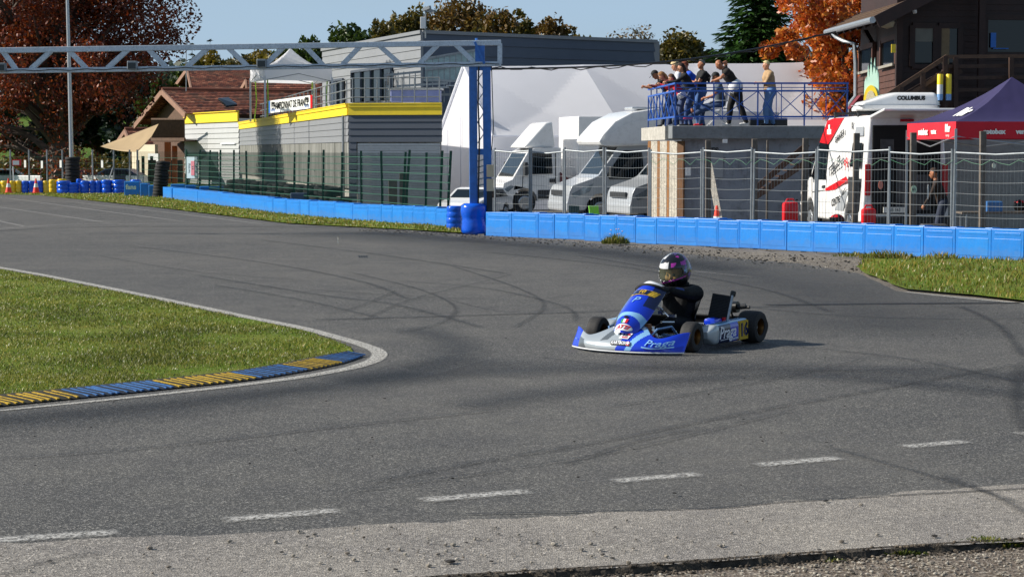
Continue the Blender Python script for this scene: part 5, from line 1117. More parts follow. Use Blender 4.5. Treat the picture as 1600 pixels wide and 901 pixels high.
# planks
M['plankw'] = mat('peeling white board', '#b9b3a6', .85, 0, .2, 9, bump=.5, dirt=('#4d4338', 1.0)); M['plankb'] = mat('orange brown board', '#8d6136', .8, 0, .2, 7, bump=.4, dirt=('#4e3420', .5)); M['plankd'] = mat('dark brown board', '#5c3f25', .85, 0, .25, 6, bump=.4)
seqp = [(1012, 1017, 'plankb'), (1017, 1027, 'plankw'), (1027, 1031, 'plankb'), (1031, 1042, 'plankw'), (1042, 1046, 'plankb'), (1046, 1058, 'plankw'), (1058, 1068, 'plankd')]
for i, (a, b, m_) in enumerate(seqp):
    Ya = lerp(50.2, DY+.1, (a-1012)/56); Yb = lerp(50.2, DY+.1, (b-1012)/56); mb = MB(); wallbox(mb, XY(a+.15, Ya), XY(b-.15, Yb), -.3, zl-.05, .05); mb.build('upright_plank', M[m_], dk)
# hung sign with letters
q = P(1117, 254, DY+.3); t = MB(); 
for j, s_ in enumerate(('ES', 'HAUT', 'BAS')): put_text(t, s_, .2, frame_m((q.x+(j == 2)*.02, DY+.33, q.z+.3-.26*j), (1, 0, 0), (0, 0, 1)), bold=.008)
t.build('wall_lettering', M['blackp'], dk, fix=False)
mb = MB(); wallbox(mb, XY(1104, DY+.34), XY(1130, DY+.34), P(800, 278, DY).z, P(800, 236, DY).z, .02, back=False); mb.build('painted_patch', mat('pale patch', '#8b8f94', .8, 0, .1, 3), dk)
mb = MB(); q = P(1133, 220.5, DY-.02); mb.box(q, (.12, .03, .1)); mb.build('wall_box', M['white'], dk)
# railing
rl = thing('railing', 'blue steel railing with crossed bars round the edge of the viewing deck', 'railing', (cL, DY, zd))
def rpt(px, py, Y=DY+.05): return P(px, py, Y)
xa = P(1056, 160, DY).x+.0; xb = P(1327, 160, DY).x; ztp = P(1056, 130, DY).z; z2 = P(1056, 138, DY).z; z3 = P(1056, 142, DY).z; zb1 = P(1056, 182.5, DY).z; zb2 = P(1056, 185.5, DY).z
Yr = DY+.12
mb = MB()
for z in (ztp, z3, zb1): mb.bar((xa, Yr, z), (xb, Yr, z), .04, .045)
mb.bar((xa, Yr, z2+.02), (xb-.0, Yr, z2+.02), .02, .02); mb.bar((xa, Yr, zb2-.01), (xb, Yr, zb2-.01), .02, .02)
mb.build('rail', M['rail'], rl)
bays = [1056, 1116, 1185, 1258, 1325]
for px in (1056, 1086, 1116, 1130, 1156, 1185, 1214, 1222, 1258, 1270, 1292, 1325):
    x = P(px, 160, DY).x; full = px in bays; mb = MB(); mb.bar((x, Yr, zd-.02 if full else zb2-.01), (x, Yr, ztp if full or px in (1156, 1222, 1270) else z3), .035 if full else .02, .035 if full else .02, up=(0, 1, 0)); mb.build('post', M['rail'], rl)
def xbar(x0, x1, n=0):
    mb = MB(); mb.bar((x0, Yr, z3), (x1, Yr, zb1), .02, .025, up=(0, 1, 0)); mb.bar((x0, Yr+.022, zb1), (x1, Yr+.022, z3), .02, .025, up=(0, 1, 0)); mb.build('cross_bar', M['rail'], rl)
xs_ = [P(px, 160, DY).x for px in (1056, 1130, 1185, 1214, 1258, 1290, 1325)]
for a, b in zip(xs_, xs_[1:]): xbar(a, b)
# oblique left side
sa = Vector((xa, Yr, 0)); sb = Vector((P(1013, 170, 54.3).x, 54.3, 0))
mb = MB()
for z in (z3, zb1, ztp): mb.bar(sa+U*z, sb+U*z, .04, .045)
mb.build('side_rail', M['rail'], rl)
ns = 9
for i in range(ns+1):
    p = sa.lerp(sb, i/ns); mb = MB(); mb.bar(p+U*(zd-.02 if i % 3 == 0 else zb1), p+U*(ztp if i % 2 == 0 else z3), .03, .03, up=(0, 1, 0)); mb.build('post', M['rail'], rl)
for i in range(5):
    p = sa.lerp(sb, i/5); q = sa.lerp(sb, (i+1)/5); mb = MB(); mb.bar(p+U*z3, q+U*zb1, .02, .025); mb.bar(p+U*zb1, q+U*z3, .02, .025); mb.build('cross_bar', M['rail'], rl)
# leaning plank + cone + stairs under deck, canister
q0 = P(1108, 256, 46.6); q1 = P(1130, 345, 45); mb = MB(); mb.bar(q0, (q1.x, q1.y, -.3), .14, .04, up=(0, 1, 0)); o = mb.build('leaning_plank', M['plankw'], bev=.005); tag(o, 'narrow pale plank leaning against a post beside the traffic cone', 'plank')
cone(1120, 340, 45.5, .75, 'orange and white cone behind the fence under the viewing deck', -.3)
stq = thing('outdoor_stair', 'dark wooden stair rising to the right under the viewing deck', 'stair', (P(1190, 300, 47.6).x, 47.6, -.3))
for k, (a, b) in enumerate((((1180, 295), (1262, 225)), ((1180, 308), (1275, 243)))):
    mb = MB(); mb.bar(P(a[0], a[1], 47.5-k*.0), P(b[0], b[1], 47.5), .08, .14); mb.build('stringer', M['dwood'], stq)
mb = MB()
for i in range(7): p = P(1186+i*12, 302-i*9, 47.9); mb.box(p, (.25, .8, .04))
mb.build('tread', M['dwood'], stq)
def canister(px, py, Y, w_, h_, lab):
    q = P(px, py, Y); r = thing('fuel_canister', lab, 'canister', (q.x, Y, -.3), .15, group='red fuel canisters'); z0 = q.z+.3-h_/2
    z0 = max(0, z0) if z0 < .5 else z0
    mb = MB(); mb.box((0, 0, z0+h_/2), (w_, w_*.55, h_)); mb.build('body', M['red'], r, local=True, bev=.05, smooth=40); mb = MB(); mb.tube([(-w_*.3, 0, z0+h_), (-w_*.2, 0, z0+h_+.06), (w_*.2, 0, z0+h_+.06), (w_*.3, 0, z0+h_)], .02, 6); mb.build('handle', M['red'], r, local=True)
    mb = MB(); mb.lathe([(.03, z0+h_), (.03, z0+h_+.06)], Matrix.Translation((w_*.42, 0, 0)), 12); mb.build('spout', M['blackp'], r, local=True); return z0
canister(1234.5, 334, 41, .33, .5, 'red fuel canister left of the red and white van')
canister(1357, 338, 40.4, .3, .34, 'low rounded red canister behind the red and white van')
q = P(1319, 336, 40.6); bx0 = thing('work_table', 'small wooden stool standing behind the fence at the van corner', 'stool', (q.x-.1, 40.6, -.3)); mb = MB(); mb.box((0, 0, .42), (.5, .4, .06)); mb.build('seat', M['fwood'], bx0, local=True, bev=.01)
for a in (-.2, .2):
    for b in (-.15, .15): mb = MB(); mb.bar((a, b, 0), (a, b, .4), .04, .04, up=(0, 1, 0)); mb.build('leg', M['fwood'], bx0, local=True)
def helmet_obj(loc, lab, rz, c1):
    r = thing('helmet', lab, 'helmet', loc, rz); mb = MB(); mb.grid(lambda u, v: Vector((.16*math.cos(2*PI*u)*math.sin(PI*v*.8), .13*math.sin(2*PI*u)*math.sin(PI*v*.8), .13+.13*math.cos(PI*v*.8))), 20, 12, mf=lambda u, v: 1 if .2 < v < .45 and (u*6) % 1 < .5 else 0); mb.build('shell', [M['blackp'], M['red']], r, local=True, smooth='all')
    mb = MB(); mb.grid(lambda u, v: Vector((.163*math.cos(lerp(-1, 1, u)), .135*math.sin(lerp(-1, 1, u)), .12+.07*v)), 10, 3); mb.build('visor', M['glass'], r, local=True, smooth='all'); return r
helmet_obj((q.x-.15, 40.6, .15), 'black and red helmet resting on the stool behind the fence', PI, 0); 
mb = MB(); q = P(1306, 345, 39.8); mb.box((0, 0, .25), (.22, .18, .5)); o = mb.build('cardboard_box', mat('cardboard', '#b08a66', .9, 0, .1, 5), bev=.005); o.location = (q.x, 39.8, -.3); tag(o, 'tall cardboard box below the helmet behind the fence', 'box')
# ------------------------------------------------------------------ red & white van, rear to camera right
VR = P(1332, 300, 42.6); vang = math.atan2(5.0, -.55)
vn = Veh('van', 'red and white lettered van with open tailgate parked left of the red tent', 'van', (VR.x-.38+.98, 42.6+5.3, -.3), vang, 1.0, 1.4, .14)
LV = 5.3; H = 2.52
pr = [(-.02, .3), (0, .6), (-.08, .95), (-.8, 1.22), (-1.0, 1.32), (-1.75, H-.12), (-2.0, H), (-LV, H), (-LV-.02, .42)]+[(-4.3+.42*math.cos(t), .38+.42*math.sin(t)) for t in [PI-PI*i/8 for i in range(9)]]+[(-.95+.42*math.cos(t), .38+.42*math.sin(t)) for t in [PI-PI*i/8 for i in range(9)]]+[(-.5, .3)]
bodyv = vn.body(pr, M['vanw'])
cabkit(vn, H, LV); vn.wheels((-.95, -4.3), .34, .22)
K1 = (1,)
vn.side([(-1.55, 2.0), (-1.98, H-.06), (-2.5, H-.02), (-3.35, H-.02), (-2.3, 1.96)], M['red'], 'red_panel', .014, K1)
for dx in (0,):
    mb = MB(); y = vn.w(2.2)+.012
    mb.box((-2.28, y, 2.22), (.12, .014, .3)); mb.box((-2.28, y, 2.22), (.34, .014, .1)); mb.build('white_cross', M['paper'], vn.r, local=True)
vn.side([(-4.35, 1.5), (-4.35, 1.98), (-5.05, 1.98), (-5.08, 1.5)], M['glass'], 'rear_side_window', .014, K1)
vn.side([(-4.4, 2.12), (-4.45, 2.3), (-5.0, 2.3), (-5.05, 2.12)], M['vans'], 'upper_panel', .014, K1)
vn.side([(-4.3, .62), (-4.3, 1.3), (-5.1, 1.3), (-5.1, .62)], M['bump'], 'dark_panel', .016, K1)
vn.side([(-2.4, .98), (-2.4, 1.03), (-4.1, 1.3), (-4.2, 1.22), (-3.2, 1.02)], M['red'], 'red_stripe', .016, K1)
vn.side([(-3.2, .6), (-3.9, .6), (-4.25, 1.0), (-3.9, 1.0)], M['vans'], 'grey_flash', .013, K1)
t = MB()
def vtext(s, x, z, size, rot=0, bold=.006):
    Mx = frame_m((x, vn.w(z)+.018, z), (-1*math.cos(rot), 0, math.sin(rot)), (0, 0, 1)); put_text(t, s, size, Mx, bold=bold)
vtext('GARAGE R', -3.2, 2.12, .16, .25); vtext('TZELLER', -3.15, 1.5, .27, .3, .006); vtext('K', -4.15, 2.32, .2); vtext('CENTRE', -3.3, .78, .2, .15, .004)
vtext('kart', -3.95, 1.0, .2, .3, .002)
t.build('lettering', M['bump'], vn.r, local=True, fix=False)
t = MB(); vtext('99', -4.05, 1.55, .3, .3, .006); t.build('red_number', M['red'], vn.r, local=True, fix=False)
# rear opening
mb = MB(); xR = -LV-.02
mb.box((xR-.01, 0, 1.45), (.04, 1.56, 1.75)); mb.build('rear_opening', mat('dark interior', '#0c0c0e', .8), vn.r, local=True, bev=.02)
for k in (1, -1): mb = MB(); mb.box((xR-.04, k*.88, 1.25), (.05, .13, .62)); mb.build('tail_light', M['tail'], vn.r, local=True, bev=.02)
mb = MB(); mb.box((xR-.02, 0, 2.42), (.05, .3, .05)); mb.build('brake_light', M['tail'], vn.r, local=True)
mb = MB(); mb.box((xR-.06, 0, .42), (.16, 2.0, .22)); mb.build('rear_bumper', M['bump'], vn.r, local=True, bev=.04); mb = MB(); mb.box((xR-.15, .3, .66), (.02, .5, .11)); mb.build('number_plate', M['paper'], vn.r, local=True)
t = MB(); put_text(t, 'AB 163', .09, frame_m((xR-.165, .3, .66), (0, -1, 0), (0, 0, 1))); t.build('plate_text', M['blackp'], vn.r, local=True, fix=False)
mb = MB(); mb.box((xR-.04, .45, 1.9), (.03, .3, .3)); mb.box((xR-.04, -.3, 1.0), (.03, .5, .7)); mb.box((xR-.04, .1, 1.2), (.03, .25, 1.0)); mb.build('stowed_gear', mat('grey gear', '#4a4a4c', .8, 0, .4, 5), vn.r, local=True)
mb = MB(); mb.box((xR-.5, 0, 2.55), (1.1, 1.7, .06), M=Matrix.Rotation(.12, 4, 'Y')); mb.build('tailgate', M['vanw'], vn.r, local=True, bev=.03)
mb = MB()
for x in (-2.5, -4.4): mb = MB(); mb.box((x, 0, H+.08), (.08, 1.7, .05)); mb.box((x, .8, H+.03), (.1, .08, .1)); mb.box((x, -.8, H+.03), (.1, .08, .1)); mb.build('roof_bar', M['bump'], vn.r, local=True)
vn.r.scale = (1, 1, 1.12)
# roof box (own thing)
mid_ = ROOTM[vn.r.name] @ Vector((-4.35, -.1, H*1.12+.09))
rb_ = thing('roof_box', 'long white roof box with black lettering on top of the van', 'roof box', mid_, .04)
def rbx(u, v):
    x = lerp(-1.0, .86, u); s = 1
    nose = sm((u)/.5); h = .2+.22*nose-.07*sm((u-.93)/.07); th = 2*PI*v
    ex = lambda t, k: math.copysign(abs(t)**k, t)
    w_ = .40; sc = min(1, (u/.06)**.5, ((1-u)/.03)**.5) if 0 < u < 1 else .02
    return Vector((x, w_*ex(math.cos(th), .35)*max(sc, .6), .02+h*(.5+.5*ex(math.sin(th), .45))*max(sc, .4)+.0))
mb = MB(); mb.grid(rbx, 40, 32); e0_ = [rbx(1, j/32) for j in range(32)]; mb.add(e0_, [tuple(range(32))]); e1_ = [rbx(0, j/32) for j in range(32)]; mb.add(e1_, [tuple(range(31, -1, -1))]); mb.build('shell', M['vanw'], rb_, local=True, smooth=50)
mb = MB(); mb.box((-.06, 0, .15), (1.84, .83, .012)); mb.build('seam', M['vans'], rb_, local=True)
t = MB(); put_text(t, 'COLUMBUS', .12, frame_m((.2, -.412, .30), (1, 0, 0), (0, 0, 1)), bold=.008); t.build('lettering', M['blackp'], rb_, local=True, fix=False)
# ------------------------------------------------------------------ red / navy pop-up tent
M['navy'] = mat('navy canvas', '#2b2550', .75, 0, .12, 2, bump=.3, bs=4); M['redc'] = mat('red canvas', '#c8142a', .7, 0, .08, 3, bump=.3, bs=6)
ta = Vector((*XY(1493, 38.2), 0)); tl_ = Vector((*XY(1417, 41.2), 0)); dfr = Vector((3.4, .35, 0)); tr_ = ta+dfr; tbk = tl_+dfr
tt_ = thing('pop_up_tent', 'navy pop-up tent with a red lettered valance at the right edge', 'tent', (ta.x, ta.y, -.3))
zv0 = P(1490, 217, 38.2).z; zv1 = P(1490, 190, 38.2).z; cnt = (ta+tl_+tr_+tbk)/4; zap = P(1560, 120, (ta.y+tbk.y)/2).z; cs = [ta, tr_, tbk, tl_]
mb = MB()
for i in range(4):
    a, b = cs[i], cs[(i+1) % 4]; nn_ = (b-a).cross(U).normalized()
    mb.grid(lambda u, v, a=a, b=b, nn_=nn_: a.lerp(b, u)+U*lerp(zv0, zv1, v)+nn_*(.015*math.sin(u*23)*(1-v)), 30, 2)
mb.build('valance', M['redc'], tt_, smooth='all')
mb = MB()
for i in range(4):
    a, b = cs[i], cs[(i+1) % 4]
    def rf_(u, v, a=a, b=b):
        p = a.lerp(b, u).lerp(cnt, v); return p+U*(zv1+(zap-zv1)*(.55*v+.45*v**2.3)-.10*math.sin(PI*u)*math.sin(PI*min(1, v*1.2))*(1-v)+.01*noise.noise(Vector((p.x*5, p.y*5, 1))))
    mb.grid(rf_, 24, 16)
mb.build('canopy', M['navy'], tt_, smooth=50)
for p in cs: mb = MB(); mb.bar(p+U*-.3, p+U*(zv0+.2), .045, .045, up=(0, 1, 0)); mb.build('leg', M['alu'], tt_)
mb = MB()
for a, b in zip(cs, cs[1:]+cs[:1]): m_ = a.lerp(b, .5); mb.tube([a+U*(zv0+.05), m_+U*(zv0-.15)], .014, 5); mb.tube([b+U*(zv0+.05), m_+U*(zv0-.15)], .014, 5)
mb.build('scissor_frame', M['alu'], tt_)
dl = (ta-tl_).normalized(); nl = Vector((dl.y, -dl.x, 0)); zm = (zv0+zv1)/2
t = MB()
for s_, f_, sz, dz in (('rotobox', .36, .17, -.02), ('vertex', .58, .11, -.02), ('Rhr', .86, .2, .04)): put_text(t, s_, sz, frame_m(tl_.lerp(ta, f_)+U*(zm+dz)+nl*.022, dl, U), bold=.012)
put_text(t, 'karting', .07, frame_m(tl_.lerp(ta, .86)+U*(zm-.1)+nl*.022, dl, U))
df = dfr.normalized(); nf = Vector((df.y, -df.x, 0))
for k, s_ in enumerate(('rotobox', 'vertex', 'karting', 'Rhr')): put_text(t, s_, .13, frame_m(ta+df*(.78+.62*k)+U*(zm-.03)+nf*.022, df, U), bold=.008)
t.build('lettering', M['paper'], tt_, fix=False)
# roof lettering on the left slope
t = MB(); a, b = tl_, ta; p0 = b.lerp(cnt, .30).lerp(a.lerp(cnt, .3), .25); slope_up = ((cnt+U*zap)-(a.lerp(b, .5)+U*zv1))
hN = lambda p: zv1
pc = a.lerp(b, .66).lerp(cnt, .34); hv = zv1+(zap-zv1)*(.55*.34+.45*.34**2.3)-.10*math.sin(PI*.66)*math.sin(PI*.41)*.66
put_text(t, 'Rhr', .42, frame_m(pc+U*(hv+.055)+nl*.0, dl, slope_up*.8+U*.1), bold=.02, shear=.3); t.build('roof_lettering', M['paper'], tt_, fix=False)
# under the tent: back wall, table, dim bits
mb = MB(); wallbox(mb, (tl_.x+.4, tl_.y+1.6), (tbk.x+2.2, tbk.y+1.6), -.3, 2.0, .1); o = mb.build('side_wall', mat('grey-white hut wall', '#8f9290', .8, 0, .1, 2, dirt=('#5a5c5a', .5))); tag(o, 'grey-white hut wall standing behind the red tent', 'wall')
bw = tt_
q = P(1558, 275, 41); bt_ = thing('work_table', 'long folding table in the shade under the red tent', 'table', (q.x, 40.6, -.3)); mb = MB(); mb.box((0, 0, .74), (1.8, .6, .04)); mb.build('tabletop', M['fwood'], bt_, local=True)
for a in (-.8, .8):
    for b in (-.25, .25): mb = MB(); mb.bar((a, b, 0), (a, b, .73), .03, .03, up=(0, 1, 0)); mb.build('leg', M['steel'], bt_, local=True)
for px, c, w_, h_, lab, nm in ((1552, '#3d6ea8', .34, .22, 'blue plastic crate on the table under the tent', 'crate'), (1460, '#55565a', .5, .5, 'dark grey tool chest in the shade at the left tent leg', 'tool_chest')):
    q = P(px, 275, 40.6); mb = MB(); mb.box((0, 0, h_/2), (w_, .35, h_)); o = mb.build(nm, mat('bin', c, .5), bev=.02); o.location = (q.x, 40.6, .46 if px == 1552 else -.3); tag(o, lab, nm.replace('_', ' '))
helmet_obj((P(1592, 275, 40.6).x, 40.5, .46), 'helmet with red and blue band on the table at the right frame edge', -PI/2, 0)
# ------------------------------------------------------------------ wooden chalet (right)
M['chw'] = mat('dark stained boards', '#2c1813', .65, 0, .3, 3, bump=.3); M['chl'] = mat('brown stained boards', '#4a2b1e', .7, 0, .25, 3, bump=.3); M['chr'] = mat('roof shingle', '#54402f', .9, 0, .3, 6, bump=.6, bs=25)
c0 = XY(1402, 50.6); c1 = XY(1340, 57.5); zf = P(1402, 165, 50.6).z-.6
cr_ = thing('wooden_chalet', 'dark wooden race control chalet with wide eaves at the upper right', 'building', (c0[0], c0[1], -.3))
zW = P(1402, 40, 50.6).z; ctop = 7.2; cend = (c0[0]+9, c0[1]+1.2)
mb = MB(); prism(mb, [(c0[0]+.05, c0[1]+.06), (cend[0], cend[1]+.06), (cend[0]-1, cend[1]+6), (c1[0]+.05, c1[1])], -.3, ctop-.4); mb.build('wall_core', M['chw'], cr_)
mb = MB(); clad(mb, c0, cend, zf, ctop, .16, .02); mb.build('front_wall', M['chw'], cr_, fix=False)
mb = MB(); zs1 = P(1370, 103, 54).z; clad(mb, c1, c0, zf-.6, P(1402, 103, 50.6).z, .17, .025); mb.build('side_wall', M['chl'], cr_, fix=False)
mb = MB(); clad(mb, (c0[0], c0[1]), (cend[0], cend[1]), -.3, zf-.02, .4, .01); mb.build('lower_wall', mat('cream lower wall', '#8d8a80', .85, 0, .1, 2), cr_, fix=False)
def winL(a, b, y0, y1, nm='window'):
    p, q = lerp2(c1, c0, a), lerp2(c1, c0, b); mb = MB(); wallbox(mb, p, q, y0, y1, .03, back=False); o = mb.build(nm, M['glass'], cr_)
    m2 = MB(); 
    for e in (p, q): m2.bar((e[0]-.03, e[1]-.03, y0), (e[0]-.03, e[1]-.03, y1), .1, .14, up=(0, 1, 0))
    A = Vector((*p, 0)); B = Vector((*q, 0)); m2.bar(A+U*y1, B+U*y1, .12, .14); m2.build('frame', M['chl'], o); m3 = MB(); m3.bar(A+U*y0, B+U*y0, .26, .07); m3.build('sill', mat('pale sill', '#8f8b80', .7), o)
yl0 = P(1402, 100, 50.6).z; yl1 = P(1402, 50, 50.6).z-.1
winL(.06, .42, yl0, yl1); winL(.62, .97, yl0, yl1)
def winF(px0, px1, py0, py1, Y=50.6, nm='window'):
    p, q = XY(px0, Y), XY(px1, Y); k = (p[0]-c0[0])/9*1.2; y0, y1 = P(800, py1, Y).z, P(800, py0, Y).z
    p = (p[0], Y+k); q = (q[0], Y+(q[0]-c0[0])/9*1.2); mb = MB(); wallbox(mb, p, q, y0, y1, .03, back=False); o = mb.build(nm, M['glass'], cr_); m2 = MB(); A = Vector((*p, 0)); B = Vector((*q, 0)); o_ = Vector((0, -.03, 0))
    for e in (A, B): m2.bar(e+o_+U*y0, e+o_+U*y1, .14, .1, up=(0, 1, 0))
    m2.bar(A+o_+U*y1, B+o_+U*y1, .1, .14); m2.bar(A+o_+U*y0, B+o_+U*y0, .1, .12); m2.build('frame', M['chw'], o); return o, A, B, y0, y1
o, A, B, y0, y1 = winF(1423, 1460, 40, 104)
m3 = MB(); m3.quad(A+Vector((.02, -.045, y1-.42)), B+Vector((-.02, -.045, y1-.42)), B+Vector((-.02, -.045, y1-.02)), A+Vector((.02, -.045, y1-.02))); m3.build('blind', mat('blind', '#6f6f68', .8), o, solid=.01)
o, A, B, y0, y1 = winF(1465, 1500, 40, 104)
m3 = MB(); m3.quad(A+Vector((.02, -.045, y0)), A.lerp(B, .5)+Vector((0, -.045, y0)), A.lerp(B, .5)+Vector((0, -.045, y1)), A+Vector((.02, -.045, y1))); m3.build('curtain', mat('curtain', '#7c6a50', .8, 0, .15, 6), o, solid=.01)
o, A, B, y0, y1 = winF(1540, 1640, 26, 84)
mb = MB(); p = P(1552, 63, 50.85); mb.box(p, (.14, .03, .38)); mb.box(p+Vector((.2, .0, -.22)), (.4, .05, .025)); mb.build('blue_panel', mat('blue screen paper', '#2f6fc4', .6), cr_)
mb = MB()
for px in (1402, 1530): x, y = XY(px, 50.5); mb.bar((x, y-.03, zf), (x, y-.03, ctop), .16, .16, up=(0, 1, 0))
mb.build('corner_post', M['chw'], cr_)
# roof: eave line from (1295,48) to (1370,22); gable verge rising to right
E0 = P(1296, 47, 58.5); E1 = P(1370, 27, 49.3); sl_up = Vector((5.2, .7, 2.6))
R0, R1 = E0+sl_up, E1+sl_up
mb = MB(); n = 22
nrm = (E1-E0).cross(sl_up).normalized(); nrm = nrm if nrm.z > 0 else -nrm
for i in range(n):
    a, b = i/n, (i+1)/n; mb.add([E0.lerp(R0, a), E1.lerp(R1, a), E1.lerp(R1, b)+nrm*.0, E0.lerp(R0, b)], [(0, 1, 2, 3)]); 
    mb.add([E0.lerp(R0, a)+nrm*.05, E1.lerp(R1, a)+nrm*.05, E1.lerp(R1, b)+nrm*.02, E0.lerp(R0, b)+nrm*.02, E0.lerp(R0, a), E1.lerp(R1, a)], [(0, 1, 2, 3), (0, 1, 5, 4)])
mb.build('roof', M['chr'], cr_, fix=False)
mb = MB(); mb.bar(E1-U*.12, R1-U*.12, .08, .32); mb.build('bargeboard', M['chw'], cr_); mb = MB(); mb.bar(E0-U*.12, R0-U*.12, .08, .32); mb.build('bargeboard', M['chw'], cr_)
mb = MB()
for k in range(7): p = E0.lerp(E1, (k+.3)/7); mb.bar(p-U*.14, p+sl_up*.5-U*.14, .1, .14)
mb.build('rafter', M['chw'], cr_)
mb = MB(); mb.add([E0-U*.2+sl_up*.02, E1-U*.2+sl_up*.02, R1-U*.2, R0-U*.2], [(0, 1, 2, 3)]); mb.build('soffit', M['chw'], cr_, fix=False)
mb = MB(); gd = (E1-E0).normalized(); o_ = Vector((-.1, 0, -.07)); mb.tube([E0+o_, E1+o_], .085, 10); mb.build('gutter', M['steel'], cr_, smooth=True)
dp = [E0.lerp(E1, .12)+o_, P(1306, 58, 57), P(1318, 64, 56.6), P(1335, 68, 56.4), P(1337, 100, 56.4), P(1337, 150, 56.4), P(1331, 158, 56.4), P(1326, 165, 56.4), P(1325, 200, 56.4)]
mb = MB(); mb.tube(dp, .06, 8); mb.build('downpipe', M['steel'], cr_, smooth=True)
mb = MB(); mb.lathe([(.02, 0), (.16, .04), (.2, .16), (.12, .24)], Matrix.Translation(P(1386, 45, 50.4)), 16); mb.build('lamp_dome', mat('cream dome', '#a59a82', .5), cr_, smooth=True)
mb = MB(); mb.lathe([(.02, 0), (.06, .02), (.06, .1)], Matrix.Translation(P(1429, 22, 50.3)), 12); mb.build('camera_dome', M['white'], cr_, smooth=True)
mb = MB(); mb.bar(P(1352, 48, 55), P(1362, 66, 54.6), .14, .06); mb.build('bracket', M['chw'], cr_)
mb = MB(); mb.box(P(1396, 76, 50.3), (.11, .04, .22)); mb.build('yellow_tag', M['yel'], cr_)
# sun-shaped sign with spikes
sg = thing('sun_sign', 'pale green spiky sun-shaped sign with a yellow half disc by the chalet', 'sign', P(1362, 160, 49.6)); Ys = 49.6
mb = MB(); pts = [P(1349, 158, Ys)]
for px, py in ((1350, 128), (1353, 120), (1354, 128), (1356, 102), (1358, 122), (1361, 90), (1363, 118), (1367, 90), (1368, 116), (1371, 104), (1372, 124), (1373, 112), (1374, 158)): pts.append(P(px, py, Ys))
mb.poly(pts, th=.04, nrm=(0, 1, 0)); mb.build('spikes', mat('mint board', '#bfe3d0', .6, 0, .05, 5), sg)
mb = MB(); c_ = P(1361.5, 158, Ys-.01); r_ = 12.5*Ys/F; mb.poly([(c_.x+r_*math.cos(a)*.95, Ys-.012, c_.z+r_*1.95*math.sin(a)) for a in [PI*i/16 for i in range(17)]], th=.03, nrm=(0, -1, 0)); mb.build('half_disc', M['yel'], sg)
t = MB(); mb = t; mb.poly([(c_.x+r_*.62*math.cos(a), Ys-.046, c_.z+r_*1.3*math.sin(a)) for a in [PI*i/16 for i in range(17)]], th=.01, nrm=(0, -1, 0)); mb.build('inner_disc', mat('inner sign', '#c9bf9b', .6, 0, .2, 20), sg)
sg.rotation_euler = (0, 0, -.55)
# staircase & landing of the chalet
ss = thing('wooden_stair', 'dark wooden stair and railing climbing to the chalet landing', 'stair', (P(1380, 170, 48.6).x, 48.6, -.3)); Yt = 48.4
for k, (a, b) in enumerate((((1372, 158), (1480, 88)), ((1385, 172), (1480, 110)), ((1445, 158), (1480, 135)))):
    mb = MB(); mb.bar(P(*a, Yt), P(*b, Yt), .07, .1); mb.build('hand_rail', M['timber'], ss)
mb = MB(); mb.bar(P(1376, 176, Yt+.1), P(1500, 98+8, Yt+.1), .06, .3); mb.build('stringer', M['dwood'], ss)
for py in (89, 104, 122, 141): mb = MB(); mb.bar(P(1480, py, Yt), P(1680, py-2, Yt+.4), .05, .09); mb.build('landing_rail', M['dwood'] if py > 89 else M['timber'], ss)
for px, a, b in ((1477, 88, 170), (1493, 90, 172), (1408, 136, 172), (1442, 114, 168), (1580, 90, 180)): mb = MB(); mb.bar(P(px, a, Yt), P(px, b, Yt), .11, .11, up=(0, 1, 0)); mb.build('post', M['dwood'], ss)
mb = MB(); 
for i in range(12): p = P(1392+i*8.5, 170-i*5.5, Yt+.5); mb.box(p, (.28, .9, .04))
mb.build('tread', M['dwood'], ss)
mb = MB(); a = P(1470, 163, Yt); mb.box((a.x+2.4, Yt+1.1, a.z), (5.2, 1.6, .16)); mb.build('landing', M['dwood'], ss)
for px, h0, lab in ((1468.5, 0, 'yellow, white and blue gas cylinder behind the stair railing'), (1482, 0, 'yellow gas cylinder on the landing right of the striped one')):
    q = P(px, 157, Yt-.25); r = thing('gas_cylinder', lab, 'gas cylinder', (q.x, Yt-.25, q.z)); rr = .075 if px < 1475 else .07; top = P(px, 116, Yt-.25).z-q.z
    mb = MB(); mb.lathe([(rr*.9, 0), (rr, .03), (rr, top*.24)], n=16); mb.build('blue_part', mat('cyl blue', '#7ba6d8', .4), r, local=True, smooth=True)
    mb = MB(); mb.lathe([(rr, top*.24), (rr, top*.6)], n=16); mb.build('white_part', M['white'] if px < 1475 else M['yel'], r, local=True, smooth=True)
    mb = MB(); mb.lathe([(rr, top*.6), (rr, top*.97), (rr*.9, top)], n=16); mb.build('yellow_part', M['yel'], r, local=True, smooth=True)
q = P(1459, 169, 48.2); mb = MB()
r = thing('boxes', 'small stack of white boxes on the wall below the stair', 'box stack', q)
for i in range(3): mb = MB(); mb.box((0, 0, .03+.12*i-.16), (.24, .2, .09)); mb.build('box', M['white'], r, local=True, bev=.01)
q = P(1480, 185, 48.7); mb = MB(); mb.box((0, 0, 0), (1.5, .5, 1.1)); o = mb.build('stone_wall', mat('rough masonry', '#55524c', .95, 0, .35, 4, bump=.8, bs=8)); o.location = (q.x, 49.0, q.z-.3); tag(o, 'rough masonry base under the wooden stair landing', 'wall')
# red cloth on left
mb = MB(); mb.poly([P(1328, 170, 55), P(1345, 149, 55), P(1372, 149, 55), P(1372, 175, 55)], th=.6, nrm=(0, 1, 0)); o = mb.build('red_awning', mat('maroon cloth', '#6d1f2c', .8)); tag(o, 'low maroon sloping roof between deck railing and chalet', 'awning')
